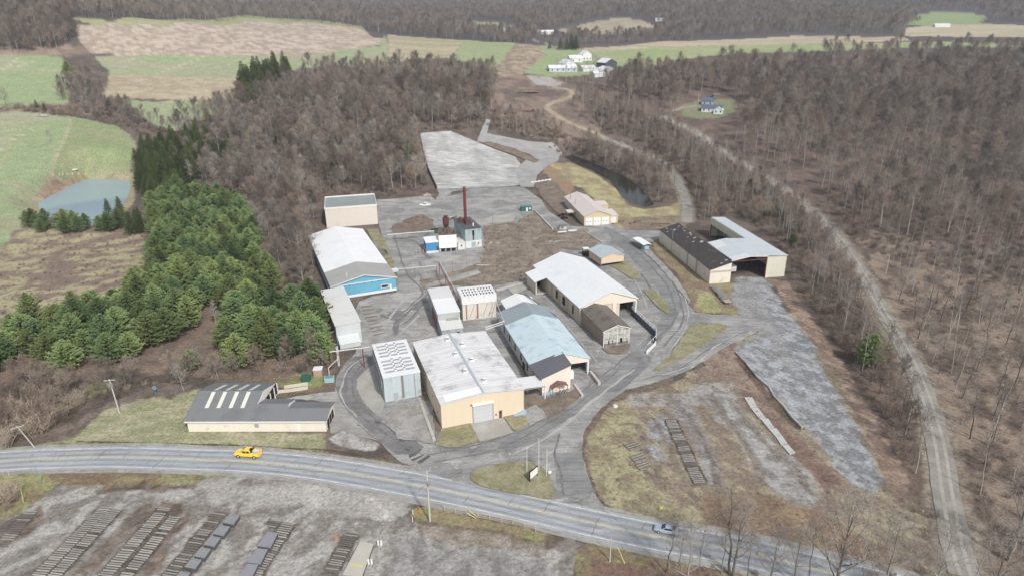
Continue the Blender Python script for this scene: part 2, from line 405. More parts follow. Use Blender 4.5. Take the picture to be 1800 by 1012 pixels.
# --- scrub field, pond margin
paint([(0,445),(28,404),(80,404),(180,404),(266,398),(275,425),(262,482),(225,515),(130,535),(0,582),(-160,640),(-160,560)], S(136,117,103), S(172,163,124), 4, 1.5, 3, ang=.3, st=1.7, lo=.42, hi=.62)
paint([(225,500),(225,517),(130,538),(0,588),(-140,650),(-140,630),(0,570),(120,527)], S(168,168,120), S(150,140,105), 5, 1.5, 2)
paint([(40,402),(62,350),(92,315),(180,304),(240,300),(238,345),(215,400),(100,406)], S(172,160,126), S(156,150,112), 5, 2, 2)
paint([(70,340),(92,315),(140,309),(150,312),(110,330),(80,350)], S(140,112,95), S(165,140,115), 3, 1, 2)
# --- pine floor, wood floors
paint([(-80,590),(225,520),(262,490),(255,400),(262,340),(420,340),(500,470),(575,540),(590,660),(400,672),(290,655),(120,660),(-80,690)], S(142,120,102), S(122,108,94), 4, 2, 3)
paint([(300,235),(400,190),(560,130),(700,115),(868,130),(855,225),(800,228),(735,234),(752,335),(660,350),(560,345),(560,440),(470,430),(400,300)], S(122,104,96), S(98,88,82), 8, 2, 3)
paint([(1010,165),(1180,108),(1500,95),(1960,90),(2100,600),(2100,1100),(1700,1100),(1660,900),(1600,700),(1540,560),(1460,430),(1300,280),(1180,215)], S(128,108,95), S(104,92,84), 7, 2, 3)
paint([(1500,400),(1620,420),(1800,450),(2000,500),(2000,1100),(1720,1100),(1690,900),(1640,700),(1600,600),(1560,520)], S(152,134,116), S(112,97,86), 4, 2, 4, ang=.9, st=2)
paint([(1440,400),(1500,470),(1560,620),(1610,760),(1640,860),(1600,900),(1585,850),(1500,690),(1420,560),(1385,490)], S(122,104,92), S(98,88,80), 4, 2, 3)
paint([(1198,186),(1235,176),(1285,176),(1296,192),(1275,206),(1230,210),(1200,204)], S(124,140,96), S(142,136,108), 5, 3, 4)
paint([(870,135),(950,130),(1010,150),(1030,180),(1060,240),(1010,260),(950,245),(880,215),(860,200)], S(146,126,110), S(122,106,96), 7, 2, 4)
paint([(925,133),(965,136),(990,148),(975,153),(940,148)], S(175,170,165), S(160,155,150), 5, 2, 2)
paint([(880,157),(960,158),(1000,160),(985,170),(890,172)], S(105,92,88), S(120,105,98), 4, 2, 3)
# --- bank by garage
paint([(962,286),(1000,286),(1045,305),(1085,335),(1105,362),(1135,368),(1175,362),(1205,350),(1212,392),(1165,402),(1085,402),(1070,372),(1020,330),(975,318)], S(178,170,122), S(158,142,106), 5, 1.5, 2)
paint([(955,286),(985,300),(1010,330),(1000,345),(975,325),(955,300)], S(165,128,102), S(150,135,105), 4, 1.5, 1.5)
paint([(1080,385),(1150,380),(1210,378),(1205,402),(1100,404)], S(152,135,110), S(130,118,100), 4, 1.5, 1.5)
# --- banks right of the loop road
paint([(1140,405),(1165,405),(1245,490),(1290,498),(1290,520),(1330,540),(1340,556),(1300,553),(1245,550),(1222,548),(1190,480),(1150,440)], S(150,140,100), S(140,120,98), 4, 1, 2)
paint([(1225,508),(1250,515),(1270,545),(1240,550),(1225,535)], S(165,165,110), S(150,150,100), 3, 1, 1.5)
# --- right meadow with old yards
paint([(1063,895),(1030,835),(1020,790),(1045,735),(1075,705),(1150,688),(1240,640),(1290,600),(1345,575),(1400,540),(1480,650),(1560,780),(1600,860),(1650,940),(1700,1030),(1640,1030),(1420,975),(1225,940)], S(164,153,124), S(138,122,106), 3, 1, 2, ang=-1.0, st=2)
paint([(1063,893),(1030,835),(1022,790),(1045,738),(1080,712),(1120,708),(1110,760),(1135,830),(1190,880),(1260,900),(1225,935)], S(168,160,122), S(142,130,104), 3, 1, 2)
paint([(1215,610),(1290,600),(1310,640),(1370,720),(1440,800),(1500,850),(1450,860),(1380,790),(1310,700),(1260,670)], S(132,112,100), S(154,134,116), 3, 1, 2, ang=-1, st=2)
paint([(1230,870),(1330,860),(1440,900),(1560,960),(1560,1000),(1420,970),(1250,935)], S(150,128,102), S(134,112,92), 4, 1.5, 2)
def gravel(p, jit=3.0, soft=2.6, c=(166,168,170), c2=(136,134,131), ns=2.2): paint(p, S(*c), S(*c2), ns, soft, jit, ang=-1.0, st=1.5)
gravel([(1100,692),(1180,690),(1240,672),(1290,675),(1300,700),(1230,712),(1160,715),(1110,712)], 1.8, 1.2, (165,160,155), (140,130,120))
gravel([(1135,745),(1165,730),(1185,742),(1190,780),(1160,770),(1140,765)])
gravel([(1175,712),(1215,712),(1240,760),(1262,815),(1272,855),(1248,850),(1232,800),(1212,750),(1190,730)], 1.2)
gravel([(1135,785),(1158,785),(1163,806),(1150,812),(1138,800)])
gravel([(1232,692),(1290,688),(1318,735),(1360,780),(1420,830),(1445,875),(1430,890),(1370,870),(1330,840),(1312,805),(1282,760),(1255,722)], 2.6, 2.2, (168,166,162), (138,133,128))
gravel([(1292,488),(1345,486),(1365,515),(1390,555),(1425,605),(1465,670),(1500,740),(1530,790),(1550,840),(1530,862),(1495,845),(1455,800),(1400,740),(1345,680),(1300,632),(1290,612),(1330,592),(1345,575),(1310,556),(1285,520)], 2.4, 2.0, (166,170,174), (134,135,136), 1.6)
gravel([(1290,500),(1330,495),(1350,540),(1375,580),(1400,640),(1380,640),(1340,580),(1300,545)], 2, 1.2, (158,158,158), (140,140,140), 2)
paint([(1345,488),(1385,494),(1400,520),(1440,575),(1500,670),(1565,775),(1600,850),(1580,890),(1556,850),(1530,780),(1470,660),(1425,595),(1390,545),(1368,512)], S(164,140,120), S(138,116,102), 2.5, .9, 1.4, ang=-1, st=1.5)
paint([(1440,640),(1462,650),(1478,680),(1495,705),(1480,700),(1455,665)], S(115,110,92), S(140,125,100), 2, .8, 1)
stroke([(1298,628),(1330,670),(1375,725),(1412,755)], 2.2, S(120,98,80), S(95,82,70), 2)
stroke([(1300,700),(1360,750),(1420,810),(1470,850)], 4, S(112,88,78), S(135,108,92), 2, amt=.7)
stroke([(1100,690),(1068,709),(1045,736),(1027,764),(1021,792),(1029,833),(1045,868),(1066,895)], 2.2, S(112,92,80), S(132,112,96), 1.5, .5, .8)
stroke([(1146,655),(1172,632),(1200,596),(1216,570)], 2.2, S(110,96,84), S(134,116,100), 1.5, .5, .6)
for a in ([(1252,700),(1290,750),(1325,805),(1345,850)],[(1150,735),(1178,790),(1205,850),(1225,880)],[(1200,715),(1235,770),(1258,830),(1262,870)],[(1120,745),(1140,800),(1165,850)],[(1280,700),(1330,760),(1385,820),(1430,870)]): stroke(a, 1.5, S(112,98,86), S(140,128,114), 1.5, .9, 1.0, amt=.75)
# --- lawns north of the highway
paint([(60,782),(130,768),(180,722),(212,706),(330,686),(352,682),(336,757),(575,762),(568,790),(440,786),(300,780),(130,780)], S(172,167,132), S(150,152,112), 3, 1, 1.2, st=2)
paint([(60,792),(100,778),(300,780),(440,786),(568,792),(600,800),(680,808),(700,818),(650,818),(550,802),(420,786),(200,782)], S(150,142,104), S(128,118,90), 3, .8, 1)
stroke([(135,775),(250,778),(330,780),(420,782),(500,787),(570,790),(640,800)], .5, S(88,76,60), S(80,70,55), 2, .4, .3)
paint([(60,770),(140,735),(190,705),(290,672),(340,676),(330,690),(215,708),(175,722),(130,760),(110,775)], S(136,122,110), S(112,100,90), 2.5, 1, 1.5)
paint([(465,660),(560,655),(575,672),(545,690),(500,684),(470,672)], S(140,150,90), S(135,115,90), 4, 1, 1.2)
paint([(140,688),(165,672),(190,672),(185,690),(160,698)], S(140,150,85), S(150,140,100), 3, 1, 1)
gravel([(575,770),(600,757),(640,765),(670,780),(655,790),(600,786)], 1, .7, (180,178,172), (150,145,138))
# --- bottom left yard
paint([(-160,830),(15,832),(110,828),(330,827),(440,836),(560,848),(500,860),(250,866),(110,850),(50,888),(0,930),(-160,960)], S(152,150,98), S(130,110,88), 4, 1, 2, st=2)
paint([(-160,1030),(-160,960),(0,940),(60,880),(110,850),(250,858),(400,838),(480,834),(560,846),(735,878),(722,905),(740,938),(800,955),(960,968),(1000,945),(1022,955),(1010,1012),(1015,1200),(-160,1200)], S(172,169,163), S(136,130,122), 2.4, 1, 1.5, ang=.9, st=1.6)
_br = lambda p, a=.9: paint(p, S(98,82,70), S(134,118,102), 1.6, .9, 1.5, ang=1.0, st=2.5, amt=min(1, a+.2))
_br([(160,862),(250,848),(350,850),(340,860),(230,862),(175,868)], .8)
_br([(0,940),(70,890),(85,900),(40,950),(0,1000),(-40,1050),(-60,980)], .7)
_br([(285,880),(335,885),(300,925),(240,970),(200,1012),(170,1012),(225,950),(262,910)], .7)
_br([(255,880),(290,888),(200,960),(150,1012),(120,1012),(200,930)], .6)
_br([(330,890),(345,900),(305,945),(280,1000),(250,1012),(270,950),(300,925)], .7)
_br([(420,885),(430,900),(395,950),(350,1000),(340,1012),(325,1012),(370,950)], .45)
paint([(585,935),(612,940),(600,960),(580,955)], S(170,145,120), S(165,150,130), 2, .8, 1)
gravel([(360,850),(560,852),(700,885),(690,920),(600,900),(480,885),(380,880)], 3, 2, (186,183,177), (168,165,158), 5)
paint([(700,930),(760,958),(960,985),(960,1100),(690,1100),(690,980)], S(158,156,152), S(136,133,129), 3, 1.5, 2.5)
paint([(728,893),(765,889),(860,912),(962,936),(955,952),(850,928),(735,914),(724,905)], S(140,148,88), S(150,135,100), 3, .7, .8)
paint([(728,918),(850,932),(955,955),(958,968),(800,955),(742,940)], S(140,128,110), S(160,150,138), 3, .8, 1)
paint([(1014,966),(1030,952),(1062,950),(1250,986),(1345,1008),(1420,1040),(1420,1200),(1030,1200),(1012,1010)], S(148,144,98), S(134,112,92), 4, .8, 1, st=2)
paint([(1040,985),(1120,1000),(1200,1005),(1350,1020),(1350,1200),(1040,1200)], S(136,106,92), S(120,100,86), 4, 1, 2)
paint([(1420,985),(1560,1000),(1640,1012),(1700,1040),(1700,1200),(1450,1200)], S(130,116,98), S(112,98,84), 4, 1, 2)
at = me.color_attributes.new('cover', 'FLOAT_COLOR', 'POINT')
_site = []
def write_cover():
    c4 = np.ones((na*nd, 4), np.float32); c4[:, :3] = np.clip(col, 0, 1); at.data.foreach_set('color', c4.ravel())
gm, t, b = newmat('ground_cover'); b.inputs['Specular IOR Level'].default_value = .1
ca = t.add('ShaderNodeVertexColor', layer_name='cover'); g = t.add('ShaderNodeNewGeometry').outputs['Position']
n1 = t.noise(g, 1.1, 6, .78, .3); n2 = t.noise(g, .16, 5, .6)
k = t.math('MULTIPLY', t.math('ADD', t.math('MULTIPLY', t.math('SUBTRACT', n1, .5), 2.6), 1.0), t.math('ADD', t.math('MULTIPLY', t.math('SUBTRACT', n2, .5), .6), 1.0))
c = t.mix(1.0, ca.outputs[0], t.gray(k), 'MULTIPLY')
# dry blades and leaves: warm and cool flecks
fl = t.add('ShaderNodeTexNoise'); fl.inputs['Scale'].default_value = 2.3; fl.inputs['Detail'].default_value = 4; fl.inputs['Roughness'].default_value = .8; t.l.new(g, fl.inputs[0])
c = t.mix(.45, c, t.mix(1.0, c, t.mix(t.ramp(fl.outputs[0], .42, .58), (1.35, 1.1, .8), (.75, .95, 1.2)), 'MULTIPLY'))
t.l.new(c, b.inputs['Base Color']); b.inputs['Roughness'].default_value = 1
bp = t.add('ShaderNodeBump'); bp.inputs['Strength'].default_value = .7; bp.inputs['Distance'].default_value = .35; t.l.new(n1, bp.inputs['Height']); t.l.new(bp.outputs[0], b.inputs['Normal'])
me.materials.append(gm); go = bpy.data.objects.new('ground', me); COL.objects.link(go); go['kind'] = 'structure'
# ------------------------------------------------------------------ water
def watermat(name, c, rough):
    m, t, b = newmat(name); b.inputs['Base Color'].default_value = (*c, 1); b.inputs['Roughness'].default_value = rough; b.inputs['IOR'].default_value = 1.33; b.inputs['Specular IOR Level'].default_value = .5
    g = t.add('ShaderNodeNewGeometry').outputs['Position']; bp = t.add('ShaderNodeBump'); bp.inputs['Strength'].default_value = .25; bp.inputs['Distance'].default_value = .05
    t.l.new(t.noise(g, .8, 3), bp.inputs['Height']); t.l.new(bp.outputs[0], b.inputs['Normal']); return m
def wsheet(name, poly, z, m):
    vs = [Vector(p) for p in densify(catmull([np.array(p) for p in poly], 4, True), 50)]; n = len(vs)
    o = geometry.delaunay_2d_cdt(vs, [(i, (i+1) % n) for i in range(n)], [list(range(n))], 1, 1e-4)
    F = [tuple(f) for f in o[2]]
    ob = linkmesh(name, [(v.x, v.y, z) for v in o[0]], F, m)
    bm = bmesh.new(); bm.from_mesh(ob.data)
    for f in bm.faces:
        if f.normal.z < 0: f.normal_flip()
    bm.to_mesh(ob.data); bm.free(); ob['kind'] = 'structure'
wsheet('pond_water', POND, 3.0, watermat('pond', (.29, .39, .45), .05))
wsheet('creek_water', CREEK, -1.2, watermat('creek', S(40, 42, 36), .08))
# ------------------------------------------------------------------ highway
Cl = [(0,810),(100,805.3),(212,802.8),(350,807),(450,811),(575,824.5),(750,855),(900,886.5),(1025,915),(1150,941.5),(1250,959),(1350,979),(1400,991.5)]
Cw = GP(Cl); a0 = np.array(Cw[0]); a1 = np.array(Cw[1]); e0 = np.array(Cw[-1]); e1 = np.array(Cw[-2])
dl = (a0-a1)/np.linalg.norm(a0-a1); dr = (e0-e1)/np.linalg.norm(e0-e1)
Cw = [a0+dl*140+np.array([0, -14.]), a0+dl*60+np.array([0, -3.]), *Cw, e0+dr*40, e0+dr*120+np.array([-3., 0])]
Cw = along(np.array(catmull(Cw, 8)), 1.5)
roadm = groundmat('highway_asphalt', S(166, 170, 173), S(178, 181, 183), .06, (radians(-14), .26), .55, .12)
ribbon('highway', offset(Cw, 4.35), offset(Cw, -4.35), .03, roadm)
shm = groundmat('shoulder_gravel', S(176, 173, 166), S(156, 151, 142), .3, None, 0, .2, grit=.3)
for sgn in (1, -1):
    w = 5.3+.5*np.array([vnoise(np.array([i*.12]), np.array([sgn*3.]), 9)[0] for i in range(len(Cw))])
    T = np.gradient(Cw, axis=0); T /= np.linalg.norm(T, axis=1)[:, None]; N = np.stack([-T[:, 1], T[:, 0]], 1)
    ribbon('road_shoulder', Cw+N*sgn*4.2, Cw+N*sgn*w[:, None], .015, shm, cols=2)
crk = groundmat('road_tar_crack', S(96, 98, 102), S(120, 122, 124), .8, None, 0, .2)
for i in range(26):
    j = 70+i*6+R.randrange(4)
    if j >= len(Cw)-4: break
    T_ = Cw[j+1]-Cw[j-1]; T_ /= np.linalg.norm(T_); N_ = np.array([-T_[1], T_[0]]); a_, b_ = sorted((R.uniform(-4, 4), R.uniform(-4, 4)))
    if b_-a_ < 1.5: b_ = a_+2.5
    Q = [Cw[j]+N_*(a_+(b_-a_)*k/9)+T_*(R.uniform(-.22, .22)+.5*(k/9-.5)) for k in range(10)]
    ribbon('road_crack', [q_+T_*.06 for q_ in Q], [q_-T_*.06 for q_ in Q], .041+.0008*i, crk, cols=1)
whm = groundmat('line_white', S(226, 226, 224), S(196, 196, 196), .5, None, 0, .12, grit=.25)
yem = groundmat('line_yellow', S(222, 206, 158), S(206, 196, 170), .5, None, 0, .15, grit=.35)
wt_ = groundmat('wheel_path', S(148, 153, 160), S(162, 166, 171), .09, (radians(-14), .3), .3, .12)
for o_ in (1.05, 2.75, -1.05, -2.75): ribbon('wheel_track', offset(Cw, o_+.34), offset(Cw, o_-.34), .033, wt_, cols=1)
for o_ in (3.55, -3.55): ribbon('road_marking', offset(Cw, o_+.13), offset(Cw, o_-.13), .036, whm, cols=1)
for o_ in (.16, -.16): ribbon('road_marking', offset(Cw, o_+.10), offset(Cw, o_-.10), .036, yem, cols=1)
# ------------------------------------------------------------------ site paving
PAVE = [(705,812),(662,772),(622,738),(597,713),(588,690),(590,665),(604,640),(626,618),(618,600),(615,560),(632,530),(655,520),(697,514),(693,478),(683,440),(668,405),(664,385),(640,360),(662,351),(700,350),(755,343),(765,352),(772,340),(768,333),
 (900,326),(922,330),(950,350),(965,372),(990,388),(1003,398),(1030,398),(1072,392),(1100,405),(1160,406),(1160,420),(1128,432),(1150,452),(1188,492),(1214,540),(1222,549),(1250,552),(1300,553),(1330,560),(1345,566),(1340,578),(1300,598),(1270,612),(1240,632),(1200,655),(1150,672),(1100,685),(1070,705),(1045,730),(1027,760),(1022,790),(1030,830),(1046,868),(1066,898),(975,878),(900,866),(800,846)]
asph = groundmat('site_asphalt', S(170, 168, 164), S(142, 141, 139), .10, (radians(52), .45), .8, .16, c3=S(188, 185, 178))
asph2 = groundmat('site_asphalt_smooth', S(150, 150, 148), S(128, 129, 128), .08, (radians(48), .42), .6, .14)
sheet('driveway', GP(PAVE), .05, asph, jit=.3, step=1.5)
conc = groundmat('pale_concrete', S(188, 184, 174), S(170, 165, 155), .15, None, .3, .09)
conc2 = groundmat('grey_concrete', S(182, 179, 173), S(152, 149, 144), .14, (radians(60), .35), .6, .12)
dark = groundmat('fresh_asphalt', S(138, 138, 138), S(126, 125, 125), .2, (radians(60), .2), .3, .12)
tar = groundmat('tar', S(92, 90, 88), S(112, 110, 108), .8, None, 0, .15)
dirt = groundmat('dirt_patch', S(146, 130, 114), S(122, 108, 96), .2, None, 0, .42, c3=S(158, 152, 108), grit=.3)
grass = groundmat('grass_patch', S(166, 158, 124), S(140, 138, 96), .25, None, 0, .45, c3=S(152, 132, 110), grit=.35)
weeds = groundmat('weed_patch', S(160, 145, 128), S(130, 116, 103), .16, (radians(20), .3), 0, .6, c3=S(164, 158, 124), grit=.5)
gravm = groundmat('gravel_patch', S(176, 173, 167), S(154, 150, 144), .25, None, 0, .26, grit=.35)
litter = groundmat('dirt_bank', S(128, 108, 94), S(108, 92, 80), .3, None, 0, .3, grit=.3)
dirtroad = groundmat('lane_gravel', S(168, 163, 152), S(150, 144, 134), .2, None, 0, .14, grit=.15)
_zc = [0]
def patch(name, pts, z, m, **k):
    _zc[0] += 1; return sheet(name, GP(pts), z+.0016*_zc[0], m, **k)
# light/dark paving areas
patch('paved_yard', [(632,530),(660,520),(740,508),(752,520),(770,590),(735,597),(650,606),(634,600)], .06, conc2, jit=.3)
patch('paved_yard', [(664,352),(755,344),(779,376),(760,384),(690,392),(668,396)], .06, conc2, jit=.15)
patch('paved_yard', [(484,703),(520,696),(560,690),(592,687),(602,716),(627,742),(664,776),(640,768),(600,757),(581,763),(579,745),(588,716),(556,702)], .055, conc2, jit=.4)
patch('concrete_apron', [(627,656),(640,647),(668,642),(677,704),(664,727),(642,708),(628,682)], .07, conc, jit=.1, smooth=3)
patch('concrete_apron', [(827.3,743.3),(884,733.3),(902,761.3),(842,776)], .08, conc, jit=.03)
patch('concrete_apron', [(840,360),(868,385),(905,384),(905,378),(890,372),(876,370)], .07, conc, jit=.1)
patch('concrete_apron', [(833,393),(878,374),(900,380),(906,388),(885,392),(842,395)], .075, conc, jit=.1)
patch('fresh_asphalt_patch', [(1084,646),(1128,634),(1142,640),(1106,674),(1088,688),(1060,690)], .065, dark, jit=.3)
patch('fresh_asphalt_patch', [(975,800),(1022,790),(1030,832),(1046,866),(1000,870),(978,860)], .065, asph2, jit=.2)
patch('dark_drive', [(604,650),(640,622),(655,640),(636,655),(626,680),(645,715),(690,745),(745,786),(700,800),(660,765),(615,728),(594,695),(592,668)], .064, groundmat('worn_drive', S(146,144,142), S(126,124,122), .15, (radians(-62), .35), .7, .12), jit=.4, smooth=2)
patch('main_drive', [(900,790),(960,760),(1040,708),(1120,640),(1160,600),(1190,560),(1196,530),(1175,490),(1130,440),(1080,405),(1060,402),(1105,450),(1150,500),(1165,535),(1160,565),(1130,600),(1080,650),(1000,705),(930,750),(870,780)], .062, asph2, jit=.3, smooth=2)
for p in ([(712,789),(722,783),(724,788),(716,795)],[(718,800),(738,790),(744,789),(730,799),(719,806)],[(722,808),(745,797),(741,803),(727,811)],[(734,812),(752,800),(756,802),(745,812),(738,816)],[(700,772),(708,772),(711,777),(705,778)],[(683,725),(692,726),(694,733),(685,733)],[(658,738),(670,742),(668,746),(658,743)]):
    patch('tar_patch', p, .075, tar, jit=.25)
for p in ([(660,545),(668,541),(675,544),(668,549),(662,550)],[(668,553),(675,552),(678,556),(670,557)],[(680,553),(698,545),(710,547),(712,556),(704,566),(690,560)],[(695,556),(704,560),(700,585),(693,592),(690,575)],[(722,545),(748,520),(752,524),(735,545)]):
    patch('oil_stain', p, .07, dark, jit=.25)
stain = groundmat('tyre_stain', S(118, 117, 116), S(136, 135, 133), .5, None, 0, .35)
stain2 = groundmat('light_wear', S(190, 188, 183), S(172, 170, 166), .4, None, 0, .25)
for pts, w_, m_ in (([(648,622),(622,640),(608,668),(612,700),(640,735),(700,775),(745,800)], 1.0, stain), ([(655,628),(630,648),(620,675),(628,705),(660,735),(715,775)], .8, stain), ([(640,628),(612,650),(600,680),(604,705),(632,738)], .6, stain2),
   ([(745,800),(800,790),(870,772),(930,750),(990,712),(1060,660),(1110,620)], .7, stain), ([(760,812),(830,800),(890,782),(950,752),(1020,706),(1090,648)], .7, stain), ([(900,800),(950,775),(1000,740),(1060,690),(1120,645)], 1.1, stain2), ([(960,800),(985,790),(1010,790)], .8, stain2), ([(990,870),(985,830),(975,795),(985,760)], .8, stain),
   ([(1165,610),(1195,575),(1200,545),(1185,500),(1150,460),(1110,425),(1080,408)], .8, stain), ([(1150,600),(1180,570),(1186,540),(1172,502),(1135,458),(1095,424)], .9, stain), ([(1175,618),(1206,575),(1208,540),(1190,490)], .6, stain2),
   ([(672,556),(700,562),(720,545),(748,520),(760,500),(765,470),(740,440)], 1.2, stain), ([(680,548),(705,550),(730,530),(742,512),(715,480),(700,440),(690,400)], 1.0, stain), ([(690,575),(712,568),(735,545),(752,528)], .9, stain), ([(700,590),(715,575),(740,550)], 1.2, stain2), ([(655,580),(680,565),(700,540),(715,520)], 1.3, stain2),
   ([(700,420),(730,425),(760,455),(800,462)], .6, stain), ([(690,395),(760,372),(850,365),(905,352)], .8, stain), ([(800,350),(850,346),(900,338),(935,330)], .8, stain), ([(840,352),(900,350),(940,362)], .7, stain2), ([(780,345),(840,340),(895,332)], .5, stain),
   ([(1240,560),(1290,568),(1330,572)], .6, stain2), ([(1160,660),(1220,640),(1270,600),(1310,585)], .7, stain2), ([(1130,668),(1200,645),(1255,608),(1320,580)], .5, stain), ([(930,375),(960,398),(1000,415),(1050,440)], .5, stain), ([(960,350),(985,378),(1010,395),(1060,402)], .6, stain),
   ([(893,610),(915,640),(930,665)], 1.4, stain), ([(960,545),(1000,590),(1030,625)], .8, stain), ([(975,548),(1020,600),(1050,640)], .6, stain2), ([(1125,480),(1140,500),(1150,530)], .9, stain), ([(1095,470),(1120,500),(1140,545)], .8, stain2)):
    P = along(np.array(catmull(GP(pts), 6)), 1.2); s0 = R.random()*50
    ww = np.array([w_*(.25+.75*vnoise(np.array([i*.45+s0]), np.array([2.]), 4)[0]) for i in range(len(P))])[:, None]; T = np.gradient(P, axis=0); T /= np.linalg.norm(T, axis=1)[:, None]; N = np.stack([-T[:, 1], T[:, 0]], 1)
    ww[0] *= .1; ww[-1] *= .1; sh_ = np.array([.5*(vnoise(np.array([i*.3+s0]), np.array([7.]), 4)[0]-.5) for i in range(len(P))])[:, None]
    _zc[0] += 1; ribbon('tyre_mark', P+N*(ww/2+sh_), P-N*(ww/2-sh_), .085+.0016*_zc[0], m_, cols=1)
for i in range(9):   # dark lines across the boards beside the narrow white shed
    a = np.array(U(635+i*2.6, 540+i*6.2)[:2]); b = np.array(U(655+i*2.9, 537+i*6.0)[:2]); n_ = (b-a)/np.linalg.norm(b-a); n_ = np.array([-n_[1], n_[0]])*.35
    _zc[0] += 1; ribbon('board_gap', [a+n_, (a+b)/2+n_*1.2, b+n_*.4], [a-n_, (a+b)/2-n_*.8, b-n_*.4], .085+.0016*_zc[0], groundmat('dark_board', S(132, 120, 110), S(150, 138, 128), .5, None, 0, .3), cols=1)
# grassy and bare islands lying on the paving
patch('grass_island', [(826,838),(840,824),(880,816),(925,812),(950,820),(966,838),(972,876),(930,872),(880,864),(840,852)], .17, grass, smooth=3)
patch('grass_island', [(1146,652),(1180,622),(1214,572),(1245,568),(1280,574),(1255,592),(1225,614),(1180,640)], .17, grass, smooth=2, jit=.4)
patch('grass_island', [(777,753),(827,745),(842,776),(800,788),(765,785),(762,770)], .17, grass, jit=.3)
patch('grass_island', [(885,733.5),(922,722),(934,735),(925,748),(903,760)], .17, grass, jit=.3)
patch('dirt_strip', [(738,695),(757,690),(776,752),(764,782),(756,779),(750,740)], .17, dirt, jit=.3)
patch('dirt_strip', [(744,706),(760,704),(766,778),(756,780),(700,770),(672,740),(700,715),(738,700)], .17, gravm, jit=.6)
patch('dirt_strip', [(920,690),(955,700),(1000,690),(1012,682),(1020,696),(985,725),(935,745),(922,722)], .17, dirt, jit=.4)
patch('gravel_patch', [(922,722),(940,712),(955,722),(960,735),(932,750)], .17, gravm, jit=.4)
patch('weed_patch', [(848,398),(905,392),(932,376),(945,372),(960,392),(975,402),(1005,408),(1030,402),(1052,425),(1038,440),(990,438),(950,468),(925,490),(862,505),(800,502),(745,508),(738,488),(790,470),(835,458),(855,440)], .165, weeds, jit=.9)
patch('gravel_patch', [(735,480),(740,470),(800,450),(850,448),(845,462),(800,478),(745,492)], .17, gravm, jit=.6)
patch('concrete_slab', [(752,500),(838,475),(846,481),(800,495),(745,509)], .18, conc2, jit=.15)
patch('concrete_slab', [(735,462),(820,440),(852,438),(838,448),(780,463),(742,470)], .18, conc2, jit=.15)
patch('concrete_slab', [(890,507),(935,498),(938,503),(905,520)], .18, conc, jit=.15)
patch('grass_strip', [(645,404),(664,403),(680,430),(692,462),(700,500),(690,505),(676,462),(660,436)], .17, grass, jit=.3)
patch('grass_strip', [(1072,468),(1098,458),(1128,486),(1122,492),(1108,490),(1085,474)], .17, grass, jit=.25)
patch('grass_strip', [(1131,512),(1146,508),(1170,530),(1178,542),(1174,552),(1155,540)], .17, grass, jit=.25)
patch('dirt_strip', [(1058,612),(1108,604),(1106,616),(1090,623),(1068,622)], .17, dirt, jit=.2)
patch('grass_strip', [(1040,650),(1048,655),(1052,664),(1046,668),(1030,640)], .17, dirt, jit=.2)
patch('dirt_strip', [(1110,425),(1135,432),(1180,478),(1205,512),(1215,538),(1196,515),(1160,470),(1128,440)], .17, gravm, jit=.5)
patch('weed_patch', [(940,322),(965,318),(980,322),(995,350),(998,385),(985,380),(965,362),(950,345)], .165, dirt, jit=.4)
patch('dirt_mound_base', [(688,398),(700,392),(760,392),(765,402),(755,410),(700,412),(690,408)], .07, dirt, jit=.5)
patch('weed_patch', [(610,430),(626,432),(600,515),(590,500)], .165, dirt, jit=.2)
